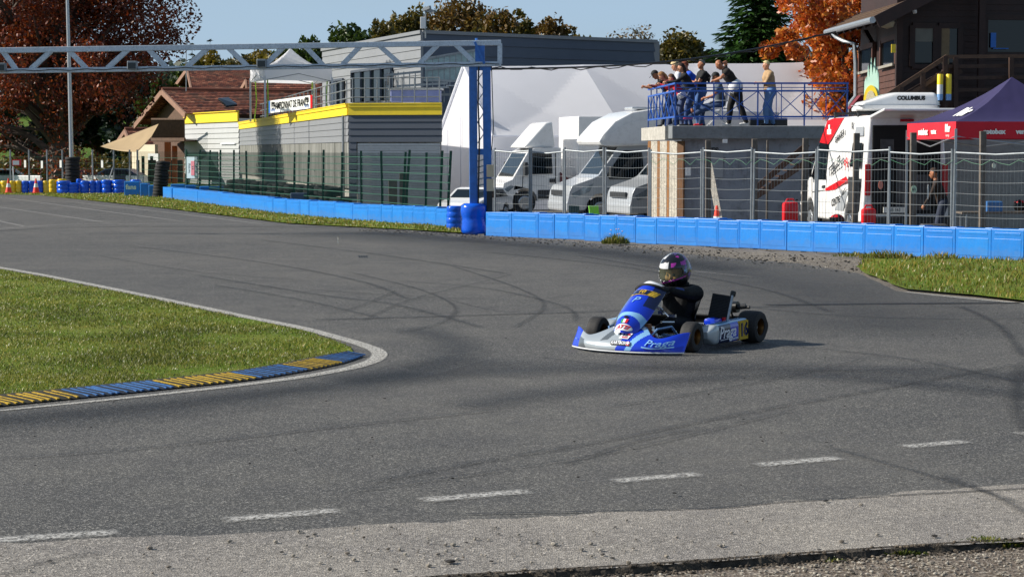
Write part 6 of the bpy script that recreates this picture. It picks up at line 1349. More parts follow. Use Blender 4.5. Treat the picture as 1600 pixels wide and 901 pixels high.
# ------------------------------------------------------------------ trees
M['bark'] = mat('bark', '#4b4038', .95, 0, .3, 4, bump=.7, bs=20)
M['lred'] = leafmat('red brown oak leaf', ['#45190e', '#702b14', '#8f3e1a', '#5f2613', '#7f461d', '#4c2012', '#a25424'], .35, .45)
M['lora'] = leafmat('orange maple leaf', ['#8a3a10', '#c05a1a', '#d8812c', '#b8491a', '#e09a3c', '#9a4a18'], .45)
M['lspr'] = leafmat('spruce needle', ['#1a3012', '#284718', '#385a22', '#203814'], .2)
L_ = dict(g=leafmat('green leaf', ['#2c4016', '#3a4f1a', '#4a5c20', '#33461a'], .3), o=leafmat('olive leaf', ['#4a4a1c', '#5c5420', '#6a5a22', '#3f451a'], .3), b=leafmat('brown leaf', ['#554018', '#6a501e', '#745624', '#4a421a', '#7f6a2c'], .3),
          y=leafmat('yellow leaf', ['#6a5e1e', '#84701f', '#5a5a20', '#94802a'], .3), d=leafmat('dark evergreen leaf', ['#16241a', '#1d2f1f', '#243724', '#142018'], .1), x=leafmat('grey brown twig', ['#584c3c', '#6b5c46', '#7a6848', '#4c4636'], .2))
def leaf(mb, p, s, rnd, el=1.5):
    a = Vector((rnd.gauss(0, 1), rnd.gauss(0, 1), rnd.gauss(0, 1))).normalized(); b = a.orthogonal().normalized(); b = Matrix.Rotation(rnd.uniform(0, 6.3), 3, a) @ b; c = a.cross(b)
    mb.add([p-b*s*.5*el, p+c*s*.4, p+b*s*.5*el, p-c*s*.4], [(0, 1, 2, 3)])
def crown_mesh(R_, H, ncl, nleaf, ls, seed, clr=.28, shell=.55, gap=0, fill=0):
    """crown centred on origin; ellipsoid R_ x H/2; returns MB and clump centres"""
    rnd = random.Random(seed); mb = MB(); cl = []
    while len(cl) < ncl:
        v = Vector((rnd.gauss(0, 1), rnd.gauss(0, 1), rnd.gauss(0, 1))).normalized(); r = rnd.uniform(shell, 1)*(1+.22*noise.noise(v*1.7+Vector((seed, 0, 0))))
        if v.z < -.5 and rnd.random() < .5: continue
        cl.append((Vector((v.x*R_*r, v.y*R_*r, v.z*H/2*r)), rnd.uniform(.6, 1.35)))
    for i in range(int(nleaf*fill)):
        v = Vector((rnd.gauss(0, 1), rnd.gauss(0, 1), rnd.gauss(0, 1))).normalized(); r = (rnd.random()**.35)*(.86+.26*noise.noise(v*2.6+Vector((seed*.7, 3, 0))))
        s_ = (abs(v.x)**3+abs(v.y)**3+abs(v.z)**3)**(-1/3); leaf(mb, Vector((v.x*R_, v.y*R_, v.z*H/2))*r*s_, ls*rnd.uniform(.6, 1.4), rnd)
    for i in range(nleaf-int(nleaf*fill)):
        c, k = cl[rnd.randrange(ncl)]; q = Vector((rnd.gauss(0, 1), rnd.gauss(0, 1), rnd.gauss(0, .8))); L = q.length
        q = q/L*min(L, 1.9)**.7 if L > 0 else q
        leaf(mb, c+q*R_*clr*k*.55, ls*rnd.uniform(.6, 1.4), rnd)
    return mb, [c for c, k in cl]
def tree(name, lab, base, H, R_, m, seed, ncl=60, nleaf=3000, ls=.3, trunk=.2, bot=.25, group=None, clr=.28, shell=.5, limbs=12, fill=0):
    r = thing(name, lab, 'tree', base, 0, group); ch = H*(1-bot); cz = H*bot+ch/2
    mb, cl = crown_mesh(R_, ch, ncl, nleaf, ls, seed, clr, shell, 0, fill); mb.v = [(x, y, z+cz) for x, y, z in mb.v]; mb.build('crown', m, r, local=True, fix=False)
    t = MB(); rnd = random.Random(seed+1); top = Vector((rnd.uniform(-.2, .2), 0, cz+ch*.2)); t.tube([(0, 0, -.5), (rnd.uniform(-.05, .05), 0, H*bot*.6), Vector((0, 0, cz*.7)), top], [trunk*1.25, trunk, trunk*.75, trunk*.2], 9)
    for c in rnd.sample(cl, min(limbs, len(cl))):
        c = c+Vector((0, 0, cz)); z0 = min(max(H*bot*.7, c.z*.5), cz); s = Vector((0, 0, z0)); mid = s.lerp(c, .5)+Vector((rnd.uniform(-.1, .1), rnd.uniform(-.1, .1), .12))*R_*.4
        t.tube([s, mid, c], [trunk*.5, trunk*.28, trunk*.06], 6)
        for _ in range(3): e = mid+Vector((rnd.uniform(-1, 1), rnd.uniform(-1, 1), rnd.uniform(-.2, 1)))*R_*.35; t.tube([mid, e], [trunk*.2, trunk*.04], 5)
    t.build('trunk', M['bark'], r, local=True, smooth=True); return r
# big red-brown tree
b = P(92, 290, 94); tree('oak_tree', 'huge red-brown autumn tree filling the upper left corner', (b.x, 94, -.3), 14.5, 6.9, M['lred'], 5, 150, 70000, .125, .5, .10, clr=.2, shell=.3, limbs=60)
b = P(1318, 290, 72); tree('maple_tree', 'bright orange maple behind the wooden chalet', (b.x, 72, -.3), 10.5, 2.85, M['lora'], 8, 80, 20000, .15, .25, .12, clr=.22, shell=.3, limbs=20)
def conifer(lab, base, H, R_, seed, n=26, name='spruce_tree', m=None, group=None, ls=.22, dens=1.0):
    r = thing(name, lab, 'tree', base, 0, group); rnd = random.Random(seed); mb = MB(); t = MB(); t.tube([(0, 0, -.3), (0, 0, H)], [H*.016+.06, .02], 8)
    for i in range(n):
        f = i/(n-1); z = H*(.10+.88*f); rr = R_*(1-f)**.85*rnd.uniform(.85, 1.1)+.12; k = max(5, int(13*(1-f)+5))
        for j in range(k):
            a = 2*PI*j/k+rnd.uniform(-.3, .3)+i; L = rr*rnd.uniform(.75, 1.12); d = Vector((math.cos(a), math.sin(a), 0)); s = Vector((-d.y, d.x, 0)); m_ = max(4, int(L*16*dens))
            if L > .6: t.tube([Vector((0, 0, z)), d*L*.9+Vector((0, 0, z-L*.22))], [.03, .008], 4)
            for q in range(m_):
                u = (q+rnd.random())/m_; c = d*L*u+s*rnd.gauss(0, .13*L*(1-u*.4)+.03)+Vector((0, 0, z-L*.28*u+.1*L*u*u-abs(rnd.gauss(0, .10))))
                x = ls*rnd.uniform(.6, 1.3); dd = (d*1+s*rnd.uniform(-.7, .7)+Vector((0, 0, rnd.uniform(-.7, .1)))).normalized(); w_ = dd.cross(Vector((rnd.uniform(-1, 1), rnd.uniform(-1, 1), 1))).normalized(); mb.add([c-dd*x*.6, c+w_*x*.2, c+dd*x*.9, c-w_*x*.2], [(0, 1, 2, 3)])
    mb.build('crown', m or M['lspr'], r, local=True, fix=False); t.build('trunk', M['bark'], r, local=True); return r
b = P(1182, 290, 92); conifer('tall dark spruce rising behind the marquee at the right', (b.x, 92, -.3), 12.6, 4.1, 3, 44, dens=2.4, ls=.3)
# far autumn trees
far = [(485, 52, 48, 'g', 'rounded green tree behind the gazebo peak'), (550, 32, 66, 'g', 'dark green tree above the left end of the grey hall'), (597, 27, 48, 'o', 'olive tree between the dark green one and the camera mast'), (642, 10, 66, 'o', 'tall olive tree behind the camera mast'), (716, -8, 112, 'b', 'tallest broad brown tree above the hall corner'),
       (778, 10, 62, 'b', 'orange-brown tree right of the tallest brown tree'), (818, 20, 40, 'o', 'narrow olive tree between two brown crowns'), (858, 22, 74, 'b', 'rounded rust-brown tree above the middle of the hall'), (906, 50, 46, 'y', 'small yellow-green tree above the hall roof line'),
       (985, 33, 84, 'x', 'bare grey-brown tree above the right end of the hall'), (1066, 44, 84, 'o', 'olive green tree left of the spruce'), (1040, 74, 70, 'x', 'low grey-brown bushy tree right of the hall'), (1100, 78, 60, 'd', 'dark low tree beside the spruce'), (1225, 70, 60, 'd', 'dark evergreen between spruce and orange maple'),
       (320, 86, 70, 'y', 'yellow-green tree seen under the truss left of the chalet roof'), (372, 90, 60, 'o', 'olive tree seen through the truss above the tiled roof'), (412, 80, 70, 'y', 'yellow-green tree left of the gazebo peak'), (452, 72, 60, 'g', 'green tree just left of the gazebo peak'), (525, 75, 60, 'b', 'brown tree behind the gazebo and left of the hall'), (760, 40, 80, 'o', 'olive crown low behind the hall roof'), (680, 45, 70, 'o', 'olive crown just behind the hall corner')]
for i, (px, ty, w_, k, lab) in enumerate(far):
    Y = 185+(i*37 % 30); q = P(px, ty, Y); s = F/Y; zb_ = hz(q.x, Y)-.3; H = q.z-zb_; tree('autumn_tree', lab, (q.x, Y, zb_), H*1.0, w_/2/s*1.25, L_[k], 50+i, 90, int(7000+w_*70) if k != 'x' else 5000, .34 if k != 'x' else .22, .28, .12, 'autumn trees on the rise behind the buildings', clr=.30, shell=.5, fill=.75 if k != 'x' else .4, limbs=8 if k != 'x' else 22)
# woods behind the red tree
bk = [(30, 150, 90, 'd', 'dark tree behind the left side of the red-brown tree'), (120, 120, 110, 'd', 'dark green tree behind the trunk of the red-brown tree'), (200, 108, 90, 'd', 'dark green tree behind the right side of the red-brown tree'), (250, 125, 70, 'g', 'green tree just left of the chalet roof peak'), (165, 165, 80, 'x', 'grey bushy tree in the meadow behind the lamp pole'), (75, 185, 70, 'x', 'grey-brown bush in the meadow left of the lamp pole'), (225, 180, 60, 'o', 'olive bush left of the chalet eave'), (282, 100, 60, 'g', 'green tree above the left chalet gable')]
for i, (px, ty, w_, k, lab) in enumerate(bk):
    Y = 150+(i*17 % 24); q = P(px, ty, Y); s = F/Y; zb_ = hz(q.x, Y)-.2; tree('background_tree', lab, (q.x, Y, zb_), q.z-zb_, w_/2/s, L_[k], 90+i, 40, 5000, .34, .2, .06, 'trees behind the big red-brown tree', clr=.32)
for i, (px, ty, lab) in enumerate(((300, 66, 'tiny dark conifer left of the other one on the far ridge'), (328, 60, 'tiny dark conifer on the far ridge above the chalet aerial'))):
    q = P(px, ty, 420); zb_ = hz(q.x, 420); conifer(lab, (q.x, 420, zb_), q.z-zb_, 2.2, 70+i, 16, 'far_conifer', L_['d'], 'tiny conifers on the far ridge', .8, .35)
# wooded ridge
rnd = random.Random(77); mb = MB()
for i in range(30000):
    x = rnd.uniform(-330, 330); y = 520+rnd.random()*110; zt_ = hz(x, y); h = rnd.random()**.6*(14+5*noise.noise(Vector((x/25, y/40, 0)))+4*noise.noise(Vector((x/6, y/6, 4)))); leaf(mb, Vector((x, y, zt_+h)), rnd.uniform(1.3, 2.6), rnd)
o = mb.build('woods', leafmat('far wood', ['#2c3b33', '#3a4a3c', '#4a5242', '#333f38'], .1), fix=False); tag(o, 'hazy blue-green wooded ridge on the horizon', 'woods', kind='stuff')
# scrub in the meadow far left
rnd = random.Random(78); mb = MB()
for i in range(9000):
    px = rnd.uniform(-60, 300); Y = rnd.uniform(128, 136); x = P(px, 200, Y).x; h = rnd.random()**1.3*(1.0+1.8*max(0, noise.noise(Vector((x*.5, 1, 2)))+.35)); leaf(mb, Vector((x, Y, hz(x, Y)+h)), rnd.uniform(.12, .3), rnd)
o = mb.build('undergrowth', L_['o'], fix=False); tag(o, 'scrubby olive undergrowth along the edge of the meadow', 'undergrowth', kind='stuff')
# ------------------------------------------------------------------ people
def ik(a, c, l1, l2, pole):
    a = Vector(a); c = Vector(c); d = c-a; L = min(d.length, (l1+l2)*.995); d = d.normalized(); c = a+d*L; x = (l1*l1-l2*l2+L*L)/(2*L); h = math.sqrt(max(0, l1*l1-x*x)); p = Vector(pole); p = (p-d*p.dot(d)).normalized(); return a+d*x+p*h, c
def remesh_body(caps, mats, name, parent, vox=.014, extra=None):
    mb = MB()
    for c in caps: mb.cap(c[0], c[1], c[2], c[3], 12)
    me = bpy.data.meshes.new('t'); me.from_pydata(mb.v, [], mb.f); o = link(bpy.data.objects.new('t', me)); md = o.modifiers.new('r', 'REMESH'); md.mode = 'VOXEL'; md.voxel_size = vox; sm_ = o.modifiers.new('s', 'SMOOTH'); sm_.factor = .5; sm_.iterations = 3
    bpy.context.view_layer.update(); m2 = bpy.data.meshes.new_from_object(o.evaluated_get(bpy.context.evaluated_depsgraph_get())); bpy.data.objects.remove(o); bpy.data.meshes.remove(me)
    n = len(m2.polygons); idx = []
    C_ = [(Vector(c[0]), Vector(c[1]), c[2], c[3], c[4]) for c in caps]
    for p in m2.polygons:
        q = p.center; best = 1e9; bi = 0
        for a, b, ra, rb, m in C_:
            d = b-a; L2 = d.length_squared; t = max(0, min(1, (q-a).dot(d)/L2)) if L2 > 1e-9 else 0; e = (q-(a+d*t)).length-lerp(ra, rb, t)
            if e < best: best = e; bi = m
        idx.append(bi)
    if extra:
        bm = bmesh.new(); bm.from_mesh(m2)
        for v, f, mi in extra:
            vs = [bm.verts.new(x) for x in v]
            for q in f:
                try: fc = bm.faces.new([vs[i] for i in q]); idx.append(mi)
                except ValueError: pass
        bm.to_mesh(m2); bm.free()
    for m in mats: m2.materials.append(m)
    idx = (idx+[0]*len(m2.polygons))[:len(m2.polygons)]
    m2.polygons.foreach_set('material_index', idx); m2.polygons.foreach_set('use_smooth', [True]*len(m2.polygons)); m2.name = name
    ob = link(bpy.data.objects.new(name, m2)); ob.parent = parent; ROOTM[ob.name] = ROOTM[parent.name]; return ob
M['skin'] = mat('skin', '#c08a6c', .55, 0, .06, 10); M['skin2'] = mat('tanned skin', '#a56c4c', .55, 0, .06, 10); M['eye'] = mat('dark eye', '#15100e', .3)
def hand_caps(w_, d, up, sc, mi, curl=.7, grip=None):
    """palm + separate fingers as tubes; d = direction, up = back of hand"""
    d = d.normalized(); up = (up-d*up.dot(d)).normalized(); s = d.cross(up); caps = [(w_, w_+d*.075*sc, .026*sc, .034*sc, mi)]; ex = []
    def tube(pts, r):
        m = MB(); m.tube(pts, r, 7); ex.append((m.v, m.f, mi))
    for i, (o, L) in enumerate(((-.027, .062), (-.009, .074), (.009, .07), (.027, .054))):
        p0 = w_+d*.07*sc+s*o*sc; L *= sc; a = curl*.8; d1 = (d*math.cos(a)-up*math.sin(a)); a2 = curl*1.9; d2 = (d*math.cos(a2)-up*math.sin(a2)); a3 = curl*2.8; d3 = (d*math.cos(a3)-up*math.sin(a3))
        p1 = p0+d1*L*.45; p2 = p1+d2*L*.33; p3 = p2+d3*L*.25; tube([p0-d*.015*sc, p1, p2, p3], [.0095*sc, .009*sc, .008*sc, .006*sc])
    p0 = w_+d*.02*sc-s*.028*sc; p1 = p0+(d*.6-s*.6-up*.25).normalized()*.035*sc; p2 = p1+(d*.9-s*.1-up*.5).normalized()*.032*sc; tube([p0, p1, p2], [.012*sc, .0105*sc, .007*sc]); return caps, ex
def human(lab, loc, rz, H=1.75, lean=0, hand=((.1, .3, .8), (.1, -.3, .8)), foot=((0, .1), (0, -.1)), hip=None, shirt='#111114', trous='#1d2c4a', shoe='#2a2a2c', hairc='#3a2a20', hair='short', skin='skin', sleeve='long', shorts=False, headp=0, heady=0, hipx=0, footz=(0, 0), bulk=1.0, accent=None, cap=None, kneep=(1, 0, 0), elbow=((-.5, .6, -.6), (-.5, -.6, -.6)), glasses=False, extra_caps=None, name='person', obj_extra=None, shz=1.0):
    r = thing(name, lab, 'person', loc, rz); k = H/1.78; hz_ = .93*k if hip is None else hip
    mats = [M[skin], mat('shirt', shirt, .85, 0, .18, 9, bump=.25, bs=25), mat('trousers', trous, .85, 0, .18, 8, bump=.25, bs=25), mat('shoe', shoe, .5, 0, .1), M['eye'], mat('accent', accent or '#dddddd', .8)]
    t = Vector((math.sin(lean), 0, math.cos(lean))); f = Vector((math.cos(lean), 0, -math.sin(lean))); Yv = Vector((0, 1, 0)); P0 = Vector((hipx, 0, hz_)); B = bulk
    ws = P0+t*.20*k; ch = P0+t*.38*k+f*.01; sc_ = P0+t*.49*k; nk = P0+t*.55*k; hd_ = Vector((math.sin(lean*.6+headp), 0, math.cos(lean*.6+headp))); nb = nk+hd_*.06*k; hc = nk+hd_*.17*k+Vector((.02, 0, 0))
    B = bulk*1.1; caps = [(P0-Yv*.07*k, P0+Yv*.07*k, .115*k*B, .115*k*B, 2), (P0+t*.03, ws, .125*k*B, .118*k*B, 1), (ws-Yv*.04*k, ch-Yv*.055*k, .105*k*B, .115*k*B, 1), (ws+Yv*.04*k, ch+Yv*.055*k, .105*k*B, .115*k*B, 1), (sc_-Yv*.13*k, sc_+Yv*.13*k, .07*k*B, .07*k*B, 1), (ch, sc_, .12*k*B, .09*k*B, 1), (nk-t*.05*k, nb, .055*k, .05*k, 0)]
    R3 = Matrix.Rotation(heady, 3, 'Z'); fw = R3 @ Vector((math.cos(lean*.6+headp), 0, -math.sin(lean*.6+headp))); hs = hd_.cross(fw) if True else Yv; hs = fw.cross(hd_).normalized()
    caps += [(hc+hd_*.035*k-fw*.015, hc-hd_*.02*k+fw*.005, .088*k, .082*k, 0), (hc-hd_*.05*k+fw*.03*k, hc-hd_*.085*k+fw*.055*k, .058*k, .036*k, 0), (hc+fw*.085*k+hd_*.01, hc+fw*.108*k-hd_*.022*k, .008*k, .014*k, 0), (hc+fw*.075*k-hs*.03*k+hd_*.03*k, hc+fw*.075*k+hs*.03*k+hd_*.03*k, .014*k, .014*k, 0)]
    for s in (1, -1): caps += [(hc+hs*.082*k*s-fw*.005, hc+hs*.09*k*s-fw*.008+hd_*.02*k, .014*k, .018*k, 0), (hc+fw*.078*k+hs*.032*k*s+hd_*.005*k, hc+fw*.079*k+hs*.032*k*s+hd_*.006*k, .011*k, .011*k, 4)]
    caps += [(hc+fw*.087*k-hd_*.058*k-hs*.016*k, hc+fw*.087*k-hd_*.058*k+hs*.016*k, .007*k, .007*k, 0)]
    ex = []
    for i, s in ((0, 1), (1, -1)):
        S = sc_+Yv*(s*.175*k*B)-t*.01; Hn = Vector(hand[i]); e, w_ = ik(S, Hn, .29*k, .26*k, elbow[i]); am = 1 if sleeve == 'long' else 0
        caps += [(S, S.lerp(e, .55), .062*k*B, .052*k, 1), (S.lerp(e, .5), e, .05*k, .043*k, am), (e, w_, .043*k, .029*k, am)]
        d = (w_-e).normalized(); hc_, hx = hand_caps(w_, d, Vector((0, 0, 1)) if abs(d.z) < .8 else Vector((1, 0, 0)), k, 0); caps += hc_; ex += hx
        hp = P0+Yv*(s*.095*k); A = Vector((foot[i][0], foot[i][1], .085*k+footz[i])); kn, an = ik(hp, A, .44*k, .43*k, kneep); lm = 0 if shorts else 2
        caps += [(hp, hp.lerp(kn, .6), .1*k*B, .082*k*B, 2), (hp.lerp(kn, .55), kn, .08*k*B, .068*k*B, 2), (kn, kn.lerp(an, .45), .064*k if shorts else .067*k*B, .056*k if shorts else .064*k*B, lm), (kn.lerp(an, .4), an, .064*k*B if not shorts else .052*k, .055*k if not shorts else .036*k, lm)]
        an2 = an-Vector((0, 0, .04*k)); caps += [(an2+Vector((-.03, 0, -.0)), an2+Vector((.15*k, s*.015, -.015)), .04*k, .034*k, 3)]
    if accent: caps += [(P0+t*.06-Yv*.06*k, P0+t*.06+Yv*.06*k, .145*k*B, .145*k*B, 5)]
    if extra_caps: caps += extra_caps(dict(P0=P0, t=t, f=f, sc=sc_, hc=hc, k=k, hd=hd_, fw=fw, hs=hs, ch=ch))
    remesh_body(caps, mats, 'body', r, .015, ex)
    # hair
    Mh = Matrix(((fw.x, -hs.x, hd_.x, hc.x), (fw.y, -hs.y, hd_.y, hc.y), (fw.z, -hs.z, hd_.z, hc.z), (0, 0, 0, 1)))
    hm = mat('hair', hairc, .8, 0, .35, 60, bump=.8, bs=90)
    def shell(rx, ry, rz_, ax, amax, nz, m, nm, off=(0, 0, 0), lump=.05):
        ax = Vector(ax).normalized(); u = ax.orthogonal().normalized(); v_ = ax.cross(u)
        def fn(a, b):
            th = 2*PI*a; ph = amax*b; d = ax*math.cos(ph)+(u*math.cos(th)+v_*math.sin(th))*math.sin(ph); q = 1+lump*noise.noise(d*nz); return Mh @ Vector((d.x*rx*q+off[0], d.y*ry*q+off[1], d.z*rz_*q+off[2]))
        mb = MB(); mb.grid(fn, 26, 12); return mb.build(nm, m, r, local=True, smooth='all')
    if hair == 'short': shell(.105*k, .095*k, .108*k, (-.55, 0, .8), 1.45, 6, hm, 'hair', (-.006, 0, .028*k))
    elif hair == 'bald': shell(.097*k, .09*k, .09*k, (-1, 0, .0), .9, 6, hm, 'hair', (-.008, 0, .01*k), .02)
    elif hair == 'curly': shell(.125*k, .118*k, .128*k, (-.6, 0, .8), 1.65, 16, hm, 'hair', (-.01, 0, .02*k), .22)
    elif hair == 'long': shell(.112*k, .105*k, .115*k, (-.6, 0, .8), 1.5, 8, hm, 'hair', (-.008, 0, .025*k), .08); shell(.07*k, .1*k, .15*k, (-1, 0, -.3), 1.7, 8, hm, 'hair_back', (-.06*k, 0, -.06*k), .1)
    if cap:
        cm = mat('cap', cap, .8); shell(.112*k, .102*k, .112*k, (-.2, 0, 1), 1.45, 5, cm, 'cap', (-.004, 0, .03*k), .02)
        mb = MB(); mb.grid(lambda a, b: Mh @ Vector((.07*k+.13*k*b*math.cos((a-.5)*1.6), .1*k*(a-.5)*1.7, .055*k-.02*b)), 10, 4); mb.build('cap_brim', cm, r, local=True, solid=.006, smooth='all')
    if glasses:
        mb = MB()
        for s in (1, -1): mb.add([Mh @ Vector((.106*k, s*y, z)) for y, z in ((.008, .022), (.05, .024), (.048, -.012), (.012, -.012))], [(0, 1, 2, 3)])
        mb.build('glasses', M['blackp'], r, local=True, solid=.006)
    return r
ZD = zd
def at(px, Y): return (P(px, 195, Y).x, Y, ZD)
LP = PI  # facing left
# rail-top height above deck ~ 1.0
rt = ztp-ZD+.03
def leaner(px, Y, lab, **kw):
    a = dict(lean=R(38), hand=((.62, .12, rt+.03), (.60, -.10, rt+.02)), foot=((-.1, .11), (.12, -.1)), hipx=-.12, rz=LP)
    a.update(kw); rz = a.pop('rz'); return human(lab, at(px, Y), rz, **a)
leaner(1042, 53.6, 'person in a black cap and black shirt leaning furthest left on the deck railing', H=1.74, shirt='#0f0f12', cap='#0e0f12', hairc='#1a1512', trous='#262b36', headp=.25, sleeve='short', skin='skin2')
leaner(1052, 52.6, 'person with light brown hair and dark red top leaning beside the black cap', H=1.66, shirt='#5c1420', hairc='#8a6238', hair='long', trous='#2b3c63', headp=.3, shoe='#d8d8d4')
leaner(1060, 51.9, 'short person in a red and white top leaning on the side railing', H=1.5, shirt='#c92434', hairc='#5a3d27', hair='long', trous='#39486a', headp=.15, accent='#e8e4e0', lean=R(30), hand=((.5, .1, rt+.04), (.46, -.1, rt+.03)), shoe='#d8d8d4')
leaner(1066, 52.6, 'tall person with pale curly hair standing behind those at the railing', H=1.82, lean=R(14), shirt='#b9bdc4', hairc='#c9b285', hair='curly', trous='#3b4150', headp=.15, hand=((.35, .15, 1.0), (.35, -.15, 1.0)), hipx=0)
leaner(1074, 50.6, 'person with dark hair, sunglasses and a black top leaning at the railing corner', H=1.72, lean=R(26), shirt='#0d0d10', hairc='#2a1a16', hair='long', trous='#27406e', glasses=True, hand=((.56, .12, rt+.05), (.52, -.12, rt+.04)), headp=.0, bulk=1.06, foot=((.05, .1), (-.1, -.1)))
leaner(1086, 51.6, 'person in a bright blue jacket, black shorts and red shoes leaning towards the railing corner', H=1.86, lean=R(34), shirt='#1650c8', hairc='#7a3c22', trous='#121215', shorts=True, shoe='#b81524', skin='skin2', headp=.0, hand=((.66, .12, rt+.08), (.6, -.12, rt+.06)), bulk=1.08, sleeve='long')
def jacket(d):
    sc_, f, t, k = d['sc'], d['f'], d['t'], d['k']; Yv = Vector((0, 1, 0)); return [(sc_+Yv*.2-f*.02, sc_+Yv*.12-f*.14-t*.1, .06, .07, 1), (sc_+Yv*.12-f*.14-t*.1, sc_-f*.2-t*.25, .06, .03, 1)]
human('standing person with folded arms, black shirt and a dark jacket over the shoulder', at(1096, 50.9), LP+.25, H=1.76, hand=((.2, -.1, 1.18), (.19, .1, 1.14)), elbow=((.1, 1, -.8), (.1, -1, -.8)), shirt='#101013', trous='#3d5f94', hairc='#6b6862', sleeve='short', skin='skin2', headp=-.02, extra_caps=jacket, foot=((0, .12), (.05, -.1)))
human('bald person in black bending over the railing with white cloth tied round the waist', at(1152, 49.55), LP, H=1.84, lean=R(33), hipx=.02, hand=((.62, .2, rt+.05), (.40, -.13, 1.60)), elbow=((.2, .8, -.3), (-.5, -1, .6)), shirt='#17110f', trous='#0f1012', shoe='#d8d8d6', hairc='#4a3a30', hair='bald', skin='skin2', accent='#d9dcdf', sleeve='short', headp=.45, bulk=1.15, foot=((-.22, .12), (.2, -.12)))
human('elderly person with short blond hair in a beige quilted jacket holding the railing', at(1203, 49.65), LP+.15, H=1.68, lean=R(7), hand=((.32, -.05, rt-.0), (-.12, -.26, .78)), shirt='#a88a66', trous='#6488b4', shoe='#1d1d1f', hairc='#d3c08c', hair='short', headp=.12, bulk=1.28, foot=((.12, .1), (-.12, -.1)))
# seated person and folding chair
cpos = at(1122, 49.9); chr_ = thing('folding_chair', 'white metal folding chair under the seated person on the deck', 'folding chair', cpos, LP)
for s in (.2, -.2):
    mb = MB(); mb.tube([(.28, s, 0), (-.16, s, .52), (-.24, s, .92)], .012, 6); mb.build('leg', M['white'], chr_, local=True); mb = MB(); mb.tube([(-.3, s, 0), (.18, s, .46)], .012, 6); mb.build('leg', M['white'], chr_, local=True)
    mb = MB(); mb.tube([(.2, s*1.12, .64), (-.2, s*1.12, .66)], .014, 6); mb.build('armrest', M['white'], chr_, local=True)
mb = MB(); mb.box((0, 0, .45), (.42, .42, .03)); mb.build('seat', M['canvas'], chr_, local=True, bev=.01); mb = MB(); mb.box((-.21, 0, .78), (.02, .42, .3)); mb.build('backrest', M['canvas'], chr_, local=True, bev=.005)
human('seated person in a dark cap, grey-blue shirt and red shoes stretching legs on the deck', cpos, LP, H=1.76, hip=.56, hipx=-.06, lean=R(6), hand=((.36, .1, .72), (.3, -.1, .74)), foot=((1.02, .1), (.45, -.12)), footz=(.05, 0), kneep=(.3, 0, 1), shirt='#46525f', trous='#2a3f63', shoe='#b81524', cap='#1b1c1f', hairc='#30261f', skin='skin2', sleeve='short', headp=.25, bulk=1.04)
mb = MB(); q = P(1200, 188, 52); mb.box((q.x, 52, ZD+.12), (1.0, .4, .24)); o = mb.build('storage_box', M['bump'], bev=.02); tag(o, 'low dark box lying on the deck behind the beige jacket', 'box')
# two dim people under the tent
human('dim person in a brown jacket working in the shade under the red tent', (P(1462+12, 300, 42).x, 42, -.3), PI*.9, H=1.7, lean=R(18), hand=((.4, .15, .85), (.42, -.1, .85)), shirt='#2f221c', trous='#2b3346', hairc='#3a2a20', skin='skin2')
# ------------------------------------------------------------------ kart (local: +x forward, +y left, origin on ground under the front axle)
KR = math.atan2(-.839, -.545); KL = (1.165, 16.85, .006)
kt = thing('racing_kart', 'blue, silver and white racing kart cornering on the asphalt', 'kart', KL, KR)
def bodypaint(name, fn=None):
    return mat(name, '#0b35b8', .22, 0, .03, 3, coat=.7)
M['kblue'] = mat('kart blue', '#0a34c0', .22, 0, .05, 4, coat=.8); M['ksil'] = mat('kart silver', '#a9b2b8', .25, .25, .05, 4, coat=.8); M['kpale'] = mat('kart pale blue', '#7fb2dd', .25, 0, .05, 4, coat=.8); M['kgrey'] = mat('kart grey', '#5b6268', .3, .1, .1, 5, coat=.6); M['kwhite'] = mat('kart white', '#e2e5e8', .25, 0, .03, coat=.7)
M['kchrome'] = mat('kart tube', '#7fa0c8', .25, .7, .1); M['gold'] = mat('gold rim', '#5c3d14', .35, .7, .15, 8); M['navyk'] = mat('kart navy', '#0c1a48', .25, 0, .1, coat=.6)
M['tyr'] = mat('kart tyre', '#1b1b1d', .75, 0, .15, 30, dirt=('#4a4642', .5))
KB = [M['kblue'], M['ksil'], M['kpale'], M['kgrey'], M['kwhite'], M['navyk'], M['ky']]
def bumper(u, v):
    t = lerp(-1, 1, u); at_ = abs(t); y = t*.56
    hump = math.exp(-(at_/.42)**3.2); horn = sm((at_-.58)/.42); zt_ = .135+.105*hump+.055*horn
    xf = .50-.20*at_**2.4; dep = .05+.27*hump+.035*horn
    s = v; z = .028+(zt_-.028)*(s**.85)+.0; x = xf-dep*s**1.5+.03*math.sin(PI*s)*(1-.6*horn)-.02*s*(1-hump)
    x += -.035*horn*math.sin(PI*s)
    return Vector((x, y, z))
def bump_m(u, v):
    t = lerp(-1, 1, u)*(-1)  # + = kart right (image left)
    x = -t
    # x>0 towards kart left (image right)
    if abs(x) > 1: return 0
    if x < -.80: return 0
    if x < -.60-.1*v: return 3 if v < .62 else 1
    if x < -.42+.25*v: return 1
    if x < -.30+.30*v and v > .35: return 3
    if x < -.02+.18*v: return 1 if v > .15 else 1
    a = (x-.03)/.55-(v-.1)*.35
    if .24 < a < .42: return 2
    if v > .86 and x < .35: return 2
    return 0
mb = MB(); mb.grid(bumper, 150, 36, mf=bump_m); fb = mb.build('front_bumper', KB, kt, local=True, smooth='all', fix=False, solid=.008)
mb = MB(); mb.grid(lambda u, v: bumper(u, 0)+Vector((-.02*v, 0, -.010+.004*v)), 60, 1); mb.grid(lambda u, v: bumper(u, 0)+Vector((.003, 0, -.010+.010*v)), 60, 1); mb.build('bumper_lip', M['kwhite'], kt, local=True, fix=False)
